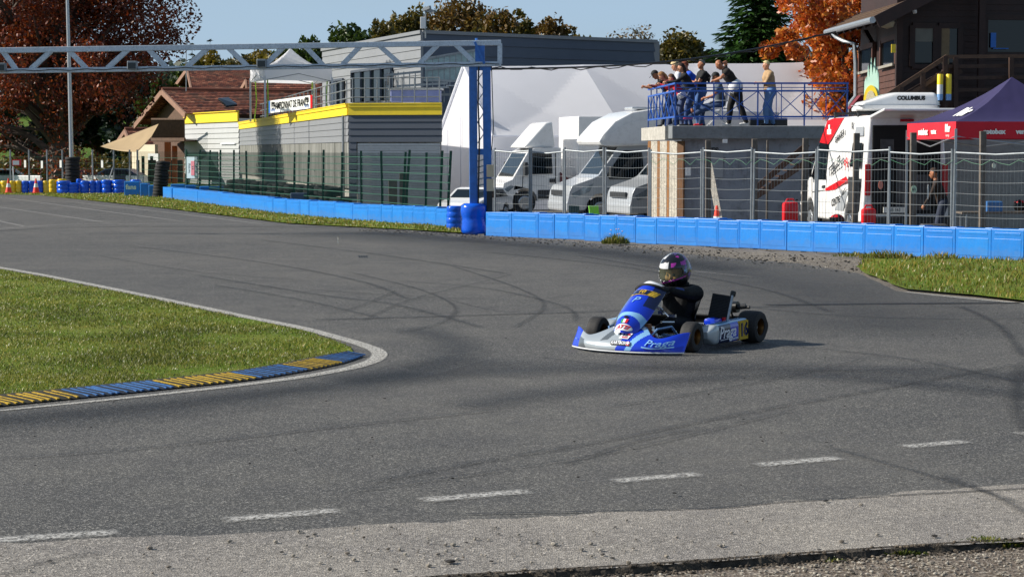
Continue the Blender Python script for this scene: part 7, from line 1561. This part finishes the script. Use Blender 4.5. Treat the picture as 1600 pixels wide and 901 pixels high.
def panel(u, v):
    t = lerp(-1, 1, u); w_ = .105+.06*sm(v/.5)-.012*sm((v-.7)/.3); 
    if v < .12: w_ *= (.35+.65*math.sqrt(max(0, 1-(1-v/.12)**2)))
    if v > .93: w_ *= (.72+.28*math.sqrt(max(0, 1-((v-.93)/.07)**2)))
    cx = .40-.06*v-.50*v**1.5; cz = .155+.405*v**1.12
    bul = .075*(1-t*t)*(1+.4*v); n = Vector((.75, 0, .66-.2*v)).normalized()
    return Vector((cx, 0, cz))+n*(bul-.04)+Vector((0, t*w_, 0))
def panel_m(u, v):
    t = lerp(1, -1, u)  # + = image left? fixed below
    L = lerp(-1, 1, u)  # +1 = kart left (image right)
    if v > .93: return 4  # white top edge: sunlit rim painted into the panel colour
    if L < -.8 and v > .2: return 3 if v < .55 else 2
    if L > .45 and v > .58: return 5  # navy upper flank: shadow on this side put into the panel colour
    r = math.hypot(L*.9, (v-.17)/.23)
    if v < .45:
        if r < .92: return 4 if (v < .12 and L < -.1) else 0
        if r < 1.28: return 2
    return 0
mb = MB(); mb.grid(panel, 60, 110, mf=panel_m); fp = mb.build('front_panel', KB, kt, local=True, smooth='all', fix=False, solid=.006)
# decals projected on a surface
def decal(fn, u0, v0, geo, su, sv, m, name, par, off=.006, n3=True):
    """map flat text geometry (x,y) onto surface fn around (u0,v0)"""
    vs, fs = geo; e = .004
    o0 = fn(u0, v0); du = (fn(u0+e, v0)-fn(u0-e, v0))/(2*e); dv = (fn(u0, v0+e)-fn(u0, v0-e))/(2*e); out = []
    for p in vs:
        u = u0+p.x*su/du.length; v = v0+p.y*sv/dv.length; u = max(0, min(1, u)); v = max(0, min(1, v)); q = fn(u, v); a = fn(min(1, u+e), v)-fn(max(0, u-e), v); b = fn(u, min(1, v+e))-fn(u, max(0, v-e)); n = a.cross(b).normalized()
        if n.x < 0: n = -n
        out.append(q+n*(off+p.z*.4))
    mb = MB(); mb.add(out, fs); return mb.build(name, m, par, local=True, fix=False)
def flat(pts): pts = [Vector((x, y, 0)) for x, y in pts]; return pts, [tuple(t) for t in tessellate_polygon([pts])]
def ell(a, b, n=32): return [(a*math.cos(2*PI*i/n), b*math.sin(2*PI*i/n)) for i in range(n)]
def gridgeo(w_, h_, nx=10, ny=6):
    vs = [Vector((lerp(-w_/2, w_/2, i/nx), lerp(-h_/2, h_/2, j/ny), 0)) for j in range(ny+1) for i in range(nx+1)]
    return vs, [(j*(nx+1)+i, j*(nx+1)+i+1, (j+1)*(nx+1)+i+1, (j+1)*(nx+1)+i) for j in range(ny) for i in range(nx)]
# text reads left to right along +y (image right)
def fanell(a, b, n=32):
    vs = [Vector((0, 0, 0))]; fs = []
    for r_ in (.5, 1.0): vs += [Vector((a*r_*math.cos(2*PI*i/n), b*r_*math.sin(2*PI*i/n), 0)) for i in range(n)]
    fs = [(0, 1+i, 1+(i+1) % n) for i in range(n)]+[(1+i, 1+n+i, 1+n+(i+1) % n, 1+(i+1) % n) for i in range(n)]; return vs, fs
M['kredt'] = mat('decal red', '#c21f3a', .35); M['kwt'] = mat('decal white', '#dfe3ea', .4, .0, .02)
decal(panel, .5, .135, fanell(.085, .035), 1, 1, M['kwhite'], 'oval_sticker', fp, .005); decal(panel, .5, .135, text_geo('ATTI', .052, .35, .002), 1, 1, M['kredt'], 'oval_lettering', fp, .008)
for i, c in enumerate(('#1b8a4a', '#e8e8e4', '#c8202c')): g_ = gridgeo(.021, .045, 2, 3); g_ = ([Vector((p.x+(i-1)*.021, p.y, 0)) for p in g_[0]], g_[1]); decal(panel, .5, .262, g_, 1, 1, mat('flag', c, .4), 'flag_stripe', fp, .006)
decal(panel, .5, .335, fanell(.022, .014, 12), 1, 1, M['blackp'], 'panel_strap', fp, .01)
decal(panel, .45, .66, text_geo('P', .1, .3), 1.2, 1, M['kpale'], 'emblem', fp, .005)
pl = [(-.125, -.045), (.11, -.045), (.135, .045), (-.10, .045)]
def quadgeo(c, nx=10, ny=4): a, b, c_, d = [Vector((*p, 0)) for p in c]; vs = [a.lerp(b, i/nx).lerp(d.lerp(c_, i/nx), j/ny) for j in range(ny+1) for i in range(nx+1)]; return vs, [(j*(nx+1)+i, j*(nx+1)+i+1, (j+1)*(nx+1)+i+1, (j+1)*(nx+1)+i) for j in range(ny) for i in range(nx)]
decal(panel, .5, .80, quadgeo([(-.11, -.036), (.115, -.036), (.14, .036), (-.08, .036)]), 1, 1, M['ky'], 'number_plate', fp, .004)
decal(panel, .47, .80, quadgeo([(-.085, -.029), (.06, -.029), (.082, .029), (-.06, .029)]), 1, 1, M['navyk'], 'number_field', fp, .007)
decal(panel, .5, .80, text_geo('10', .062, .25, .002), 1, 1, M['ky'], 'number', fp, .010)
decal(bumper, .825, .50, text_geo('Praga', .12, .3, .001), 1.0, .62, M['kpale'], 'side_lettering', fb, .010)
decal(bumper, .82, .22, quadgeo([(-.14, -.004), (.14, -.004), (.14, .004), (-.14, .004)], 20, 1), 1, 1, M['kpale'], 'underline', fb, .010)
decal(bumper, .535, .24, quadgeo([(-.16, -.022), (.14, -.022), (.14, .024), (-.16, .024)], 20, 2), .62, .9, M['blackp'], 'black_sticker', fb, .008)
decal(bumper, .52, .24, text_geo('KARTBOX', .042, 0, .0012), .75, .9, M['kwt'], 'black_sticker_lettering', fb, .013)
decal(bumper, .60, .24, quadgeo([(-.014, -.018), (.014, -.018), (.014, .018), (-.014, .018)], 2, 2), 1, 1, M['kredt'], 'cross_sticker', fb, .013); decal(bumper, .60, .24, text_geo('+', .05, 0, .003), 1, 1, M['kwt'], 'cross', fb, .016)
decal(bumper, .545, .5, quadgeo([(-.065, -.04), (.05, -.04), (.065, .045), (-.05, .045)], 8, 5), .8, 1, M['kwhite'], 'chequered_sticker', fb, .008)
decal(bumper, .54, .53, text_geo('KE', .055, .2, .003), .8, .8, M['blackp'], 'sticker_lettering', fb, .012); decal(bumper, .547, .44, text_geo('KARTE', .022, 0, .001), .8, 1, M['kredt'], 'sticker_small_lettering', fb, .012); decal(bumper, .567, .55, fanell(.016, .014, 14), 1, 1, M['kredt'], 'red_dot', fb, .012)
decal(bumper, .055, .35, text_geo('kart', .04, .2), 1, .6, M['kpale'], 'corner_lettering', fb, .010)
# chassis
mb = MB(); r_ = .014
for s in (1, -1): mb.tube([(.22, s*.2, .06), (0, s*.28, .055), (-.3, s*.31, .05), (-.75, s*.3, .05), (-1.08, s*.3, .06)], r_, 8)
mb.tube([(.3, -.15, .08), (.34, 0, .08), (.3, .15, .08)], r_, 8); mb.tube([(.22, -.2, .06), (.3, -.15, .08)], r_, 8); mb.tube([(.22, .2, .06), (.3, .15, .08)], r_, 8)
for x in (-.3, -.75): mb.tube([(x, -.31, .05), (x, .31, .05)], r_, 8)
mb.tube([(.0, -.42, .13), (0, .42, .13)], .012, 8); mb.build('chassis', M['kchrome'], kt, local=True, smooth=True)
mb = MB(); mb.box((-.05, 0, .042), (.62, .42, .006)); mb.build('floor_tray', M['steel'], kt, local=True)
mb = MB(); mb.tube([(-1.02, -.6, .14), (-1.02, .6, .14)], .018, 12); mb.build('rear_axle', M['steel'], kt, local=True, smooth=True)
mb = MB(); mb.tube([(.27, .17, .1), (.2, .24, .2), (.0, .27, .21), (-.1, .3, .1)], .011, 8); mb.tube([(.27, -.17, .1), (.2, -.24, .2), (.0, -.27, .21), (-.1, -.3, .1)], .011, 8); mb.build('side_hoop', M['kchrome'], kt, local=True, smooth=True)
# wheels
def kwheel(x, y, R_, w_, nm='wheel', st=0):
    mb = MB(); pr = [(R_*.50, -w_*.36), (R_*.54, -w_*.46), (R_*.74, -w_*.5), (R_*.92, -w_*.46), (R_*.985, -w_*.36), (R_, -w_*.18), (R_*1.002, 0), (R_, w_*.18), (R_*.985, w_*.36), (R_*.92, w_*.46), (R_*.74, w_*.5), (R_*.54, w_*.46), (R_*.50, w_*.36)]
    k = 1 if y > 0 else -1; root = link(bpy.data.objects.new('wheel', None)); root.parent = kt; root.location = (x, y, R_); root.rotation_euler = (PI/2, 0, st); ROOTM[root.name] = Matrix()
    mb.lathe(pr, n=40, caps=False); mb.build('tyre', M['tyr'], root, local=True, smooth=40)
    mb = MB(); mb.lathe([(R_*.52, -w_*.42), (R_*.50, -w_*.40), (R_*.44, -w_*.2), (R_*.40, -w_*.05), (R_*.16, .0), (R_*.15, -w_*.16), (R_*.001, -w_*.16)], n=32, caps=False); mb.lathe([(R_*.52, w_*.42), (R_*.50, w_*.40), (R_*.44, w_*.2), (R_*.40, w_*.05)], n=32, caps=False)
    for i in range(3): a = 2*PI*i/3+.3; mb.tube([(R_*.27*math.cos(a), R_*.27*math.sin(a), -w_*.06), (R_*.27*math.cos(a), R_*.27*math.sin(a), -w_*.12)], .008, 6)
    ri = mb.build('rim', M['gold'], root, local=True, smooth=35); mb2 = MB()
    if k < 0: ri.rotation_euler = (PI, 0, 0)
    return root
kwheel(0, .47, .132, .125, st=.04); kwheel(0, -.47, .132, .125, st=.04); kwheel(-1.02, .55, .146, .20); kwheel(-1.02, -.55, .146, .20)
# side pods
def pod(s):
    def f(u, v):
        x = lerp(-.2, -.86, u); e = min(1, (u/.10)**.5 if u > 0 else .15) if u < .10 else 1; th = PI*2*v; ex = lambda t, k: math.copysign(abs(t)**k, t)
        hh = (.085+.012*u)*max(.35, e); zc = .128+.012*u; w_ = .075*max(.3, e); return Vector((x, s*(.50+ w_*ex(math.cos(th), .4)+.015*u), zc+hh*ex(math.sin(th), .55)))
    return f
for s in (1, -1):
    f = pod(s); mb = MB(); mb.grid(f, 40, 40, mf=lambda u, v: 1 if u < .14+.1*abs(v-.5) else (2 if .14 < v < .36 else (5 if u < .5 else (0 if u < .72 else 6)))); mb.add([f(1, j/40) for j in range(40)], [tuple(range(40))], 3); mb.add([f(0, j/40) for j in range(40)], [tuple(range(39, -1, -1))], 1)
    pdo = mb.build('side_pod', KB, kt, local=True, smooth=45)
    if s == 1:
        yy = .50+.075+.02
        def pt(u, z, off=.0): return Vector((lerp(-.2, -.86, u), .50+.0758+.015*u+off, z))
        t = MB(); Mx = frame_m(pt(.40, .138, .004), (-1, 0, .03), (0, 0, 1)); put_text(t, 'Praga', .15, Mx, shear=.3, bold=.0015); t.build('side_lettering', M['kwt'], pdo, local=True, fix=False)
        t = MB(); a = [pt(.2, .075, .004), pt(.56, .082, .004), pt(.56, .087, .004), pt(.2, .080, .004)]; t.add(a, [(0, 1, 2, 3)]); t.build('underline', M['kwt'], pdo, local=True, fix=False)
        t = MB(); t.add([pt(.74, .055, .003), pt(.995, .055, .003), pt(.995, .222, .003), pt(.74, .215, .003)], [(0, 1, 2, 3)]); t.build('number_plate', M['ky'], pdo, local=True, fix=False)
        t = MB(); put_text(t, '16', .16, frame_m(pt(.87, .138, .006), (-1, 0, .03), (0, 0, 1)), bold=.006); t.build('number', M['navyk'], pdo, local=True, fix=False)
        t = MB(); put_text(t, 'KARTING', .03, frame_m(pt(.62, .075, .004), (-1, 0, .03), (0, 0, 1))); t.build('small_lettering', M['kwt'], pdo, local=True, fix=False)
# rear bumper
mb = MB(); mb.grid(lambda u, v: Vector((-1.2-.05*math.sin(PI*v)+.03*abs(lerp(-1, 1, u))**4, lerp(-.62, .62, u), .06+.16*v)), 30, 8); mb.build('rear_bumper', M['blackp'], kt, local=True, smooth='all', solid=.01)
# seat
def seat(u, v):
    t = lerp(-1, 1, u); w_ = .17+.02*v; bk = sm((v-.35)/.3); x = lerp(-.42, -.66, min(1, v/.45))-.20*max(0, v-.45)/.55; z = .075+.03*(1-min(1, v/.3))+.34*max(0, v-.38)/.62
    wr = abs(t)**3; return Vector((x+.10*wr*bk, t*w_, z+.10*wr*(1-.6*bk)))
mb = MB(); mb.grid(seat, 24, 30); mb.build('seat', M['blackp'], kt, local=True, smooth='all', solid=.008)
# steering
SC = Vector((-.15, 0, .50)); sx = Vector((-.55, 0, .83)).normalized(); Ms = frame_m(SC, Vector((0, 1, 0)), Vector((.83, 0, .55)))
mb = MB(); pts = [Ms @ Vector((.135*math.cos(a), .115*math.sin(a), 0)) for a in [2*PI*i/32 for i in range(33)]]; mb.tube(pts, .014, 10, caps=False); sw = mb.build('steering_wheel', M['black'], kt, local=True, smooth='all')
mb = MB(); 
for a in (PI*.5, PI*1.17, PI*1.83): mb.bar(SC, Ms @ Vector((.13*math.cos(a), .11*math.sin(a), 0)), .025, .006)
mb.build('spoke', M['steel'], sw, local=True); mb = MB(); mb.tube([SC, Vector((.22, 0, .09))], .011, 8); mb.build('steering_column', M['steel'], kt, local=True, smooth=True)
mb = MB(); mb.tube([(-.02, .03, .38), (.02, .12, .385), (.03, .2, .36)], .007, 6); mb.tube([(0, .12, .37), (.02, .22, .33), (.03, .26, .30)], .006, 6); mb.box((0, .17, .33), (.03, .05, .03)); mb.box((-.06, .24, .3), (.03, .08, .025)); mb.tube([(.05, .2, .25), (-.1, .24, .24)], .012, 8); mb.tube([(.12, .14, .21), (.1, .2, .09)], .02, 8); mb.build('linkage', M['chrome'], kt, local=True)
mb = MB(); mb.box((.2, .15, .20), (.05, .05, .09)); mb.build('brake_reservoir', mat('amber brown', '#7a4a22', .4), kt, local=True, bev=.01)
mb = MB(); mb.box((.17, .17, .15), (.03, .04, .05)); mb.build('red_cap', M['red'], kt, local=True, bev=.008)
mb = MB(); mb.box((-.05, .0, .13), (.22, .18, .12)); mb.build('fuel_tank', mat('fuel tank', '#b9b4a4', .4), kt, local=True, bev=.03, smooth=40)
# radiator on the left
Mr = Matrix.Translation((-.80, .33, .31)) @ Matrix.Rotation(-.42, 4, 'Y') @ Matrix.Rotation(.35, 4, 'Z')
rd_ = MB(M=Mr); rd_.box((0, 0, 0), (.05, .17, .27)); rad = rd_.build('radiator', M['black'], kt, local=True, bev=.004)
rd_ = MB(M=Mr)
for k in range(18): rd_.box((.027, 0, -.12+.0141*k), (.006, .165, .003))
rd_.build('fins', M['blackp'], rad, local=True)
rd_ = MB(M=Mr); rd_.box((0, .095, -.01), (.05, .02, .31)); rd_.build('side_tank', M['steel'], rad, local=True, bev=.004)
rd_ = MB(M=Mr); rd_.lathe([(.02, 0), (.026, .01), (.026, .045), (.015, .05)], Matrix.Translation((0, .095, .14)), 14); rd_.build('filler_cap', M['blackp'], rad, local=True, smooth=True)
mb = MB(); mb.tube([(-.85, .40, .2), (-.82, .40, .1)], .01, 6); mb.tube([(-.95, .36, .34), (-.99, .38, .2), (-.98, .38, .1)], .009, 6); mb.build('radiator_stay', M['blackp'], kt, local=True)
mb = MB(); mb.box((-.62, .36, .2), (.16, .12, .09)); mb.build('blue_tank', M['kblue'], kt, local=True, bev=.025, smooth=40); mb = MB(); mb.box((-.72, .42, .2), (.03, .02, .09)); mb.build('red_tape', M['red'], kt, local=True)
# airbox / engine
mb = MB(); mb.tube([(-1.12, .20, .30), (-1.12, .36, .31)], .052, 20); mb.build('silencer', M['blackp'], kt, local=True, smooth=35); mb = MB(); mb.tube([(-1.12, .36, .31), (-1.14, .43, .32)], .025, 14); mb.tube([(-1.14, .43, .31), (-1.14, .47, .31)], .016, 10); mb.build('exhaust_tip', M['bump'], kt, local=True, smooth=35)
mb = MB(); mb.tube([(-1.0, .28, .30), (-1.05, .30, .08)], .01, 6); mb.build('exhaust_stay', M['blackp'], kt, local=True)
mb = MB(); mb.box((-.72, -.34, .2), (.2, .14, .2)); 
for k in range(6): mb.box((-.72, -.34, .31+.018*k), (.16, .15, .008))
mb.build('engine', M['alu'], kt, local=True)
# ------------------------------------------------------------------ driver
dr = thing('person', 'driver in a black suit and black, white and pink helmet leaning over the kart wheel', 'person', KL, KR)
dm = [M['skin'], mat('race suit', '#07080c', .7, 0, .3, 12, bump=.35, bs=30, spec=.2), mat('race suit blue', '#1a3678', .7, 0, .2, 12), mat('race boot', '#c8ccd2', .5), M['eye'], mat('glove', '#0a0b0e', .7), mat('lip', '#9c5a4c', .6)]
Hc = Vector((-.545, .015, .645)); fw = Vector((.97, -.05, -.22)).normalized(); hs = Vector((0, 0, 1)).cross(fw).normalized(); hu = fw.cross(hs)
sh = Vector((-.66, 0, .47)); pv = Vector((-.62, 0, .17)); caps = [(pv-Vector((0, .07, 0)), pv+Vector((0, .07, 0)), .10, .10, 1), (pv, pv.lerp(sh, .5), .115, .115, 1), (pv.lerp(sh, .45)-Vector((0, .05, 0)), sh-Vector((0, .06, .05)), .10, .105, 1), (pv.lerp(sh, .45)+Vector((0, .05, 0)), sh+Vector((0, .06, -.05)), .10, .105, 1), (sh-Vector((0, .13, 0)), sh+Vector((0, .13, 0)), .07, .07, 1), (sh, Hc-hu*.1, .055, .05, 1),
  (Hc+hu*.03, Hc-hu*.02, .085, .08, 0), (Hc-hu*.05+fw*.03, Hc-hu*.085+fw*.05, .055, .034, 0), (Hc+fw*.088+hu*.0, Hc+fw*.108-hu*.03, .008, .013, 0), (Hc+fw*.075-hs*.03+hu*.024, Hc+fw*.075+hs*.03+hu*.024, .014, .014, 0), (Hc+fw*.09-hu*.062-hs*.016, Hc+fw*.09-hu*.062+hs*.016, .008, .008, 6), (Hc+fw*.06+hs*.045-hu*.03, Hc+fw*.065+hs*.04-hu*.035, .03, .03, 0), (Hc+fw*.06-hs*.045-hu*.03, Hc+fw*.065-hs*.04-hu*.035, .03, .03, 0)]
for s in (1, -1): caps += [(Hc+fw*.082+hs*.032*s+hu*.002, Hc+fw*.083+hs*.032*s+hu*.002, .011, .011, 4)]
ex = []
for s in (1, -1):
    S = sh+Vector((0, s*.16, -.015)); W = Ms @ Vector((.135*s, .03, .03)); W = W+Vector((-.05, s*.02, .02)); e, w_ = ik(S, W, .25, .235, (-.3, s*.9, -.55)); caps += [(S, S.lerp(e, .5), .078, .066, 1), (S.lerp(e, .5), e, .066, .056, 1), (e, w_, .056, .038, 1), (e.lerp(w_, .3)+Vector((0, s*.012, .01)), e.lerp(w_, .75)+Vector((0, s*.008, .01)), .036, .03, 2)]
    d = (Ms @ Vector((.135*s, .05, 0))-w_); d = (d.normalized()+Vector((.4, -s*.5, .1))).normalized(); hc_, hx = hand_caps(w_, d, Vector((.1, s*.5, .9)), .92, 5, .95); caps += hc_; ex += hx
    hp = pv+Vector((0, s*.09, 0)); A = Vector((.16, s*.14, .13)); kn, an = ik(hp, A, .40, .40, (0, s*.35, 1)); caps += [(hp, kn, .082, .058, 1), (kn, an, .056, .038, 1), (an, an+Vector((.09, 0, .06)), .038, .03, 3)]
remesh_body(caps, dm, 'body', dr, .009, ex)
# helmet: shell with eye port
def helm(th, ph, k=1.0):
    """th azimuth (0 = forward), ph from top"""
    d = Vector((math.sin(ph)*math.cos(th), math.sin(ph)*math.sin(th), math.cos(ph))); x = d.x*(.158 if d.x > 0 else .150); y = d.y*.128; z = d.z*(.150 if d.z > 0 else .150)
    chin = sm((ph-1.45)/.5)*max(0, d.x)**1.5; x += .035*chin; z += .01*chin
    return Hc+hu*.02+(fw*x+hs*y+hu*z)*k
mb = MB(); NT, NP = 96, 60; pm = 2.45; fs = []
port = lambda th, ph: abs(th) < 1.12 and (1.22+.03*abs(th)) < ph < (1.93-.22*abs(th)**2)
vs = [helm(-PI+2*PI*i/NT, pm*j/NP) for j in range(NP+1) for i in range(NT+1)]
def hm_(th, ph):
    a = th
    if ph < 1.22 and ph > .84-.2*a and -.8 < a < .22 and not (abs(a-.05) < .05 and ph < .85): return 1
    n = noise.noise(Vector((a*3.1, ph*4, 1.5)))
    if a > .4 and .9 < ph < 1.15 and n > .05: return 2
    if a > .9 and .45 < ph < .75 and n > .1: return 2
    if a > .2 and ph < .45 and n > .3: return 3
    if abs(ph-(2.02-.18*a)) < .035 and abs(a) < 1.4: return 2
    if a > 1.2 and n > .25: return 3
    if a < -.4 and n > .2: return 1
    return 0
for j in range(NP):
    for i in range(NT):
        th = -PI+2*PI*(i+.5)/NT; ph = pm*(j+.5)/NP
        if port(th, ph): continue
        fs.append(((j*(NT+1)+i, j*(NT+1)+i+1, (j+1)*(NT+1)+i+1, (j+1)*(NT+1)+i), hm_(th, ph)))
mb.add(vs, [f for f, m in fs]); mb.mi = [m for f, m in fs]
hl = mb.build('helmet', [mat('helmet black', '#121318', .2, 0, .1, coat=.8), mat('helmet white', '#c9cacc', .2, 0, .04, coat=.8), mat('helmet pink', '#a8309c', .25, 0, .1, coat=.6), mat('helmet violet', '#5a3f8a', .25, 0, .1, coat=.6)], dr, local=True, smooth='all', fix=False); sd_ = hl.modifiers.new('s', 'SOLIDIFY'); sd_.thickness = .012; sd_.offset = -1
mb = MB(); mb.grid(lambda u, v: helm(lerp(-1.2, 1.2, u), lerp(1.18, 1.93-.22*(1.2*(2*u-1))**2*.9, v), 1.035), 30, 10); mb.build('visor', clear('clear visor', '#c9d0b4', .9), hl, local=True, smooth='all', fix=False)
for s in (1, -1): mb = MB(); c = helm(1.35*s, 1.5, 1.0); mb.tube([c, c+hs*s*.016], [.024, .018], 14); mb.build('visor_pivot', M['kchrome'], hl, local=True)
mb = MB(); a = helm(0, .62, 1.0); mb.grid(lambda u, v: helm(lerp(-.35, .35, u), lerp(.45, .72, v), 1+.05*math.sin(PI*v)*math.sin(PI*u)), 10, 6); mb.grid(lambda u, v: helm(lerp(-.25, .25, u), lerp(1.06, 1.16, v), 1.02), 8, 2); mb.build('vent', M['bump'], hl, local=True, smooth='all')
mb = MB(); mb.lathe([(.085, 0), (.105, .02), (.105, .05), (.08, .07)], Matrix.Translation(sh+Vector((.04, 0, .03))), 24); mb.build('neck_brace', dm[1], dr, local=True, smooth=True)
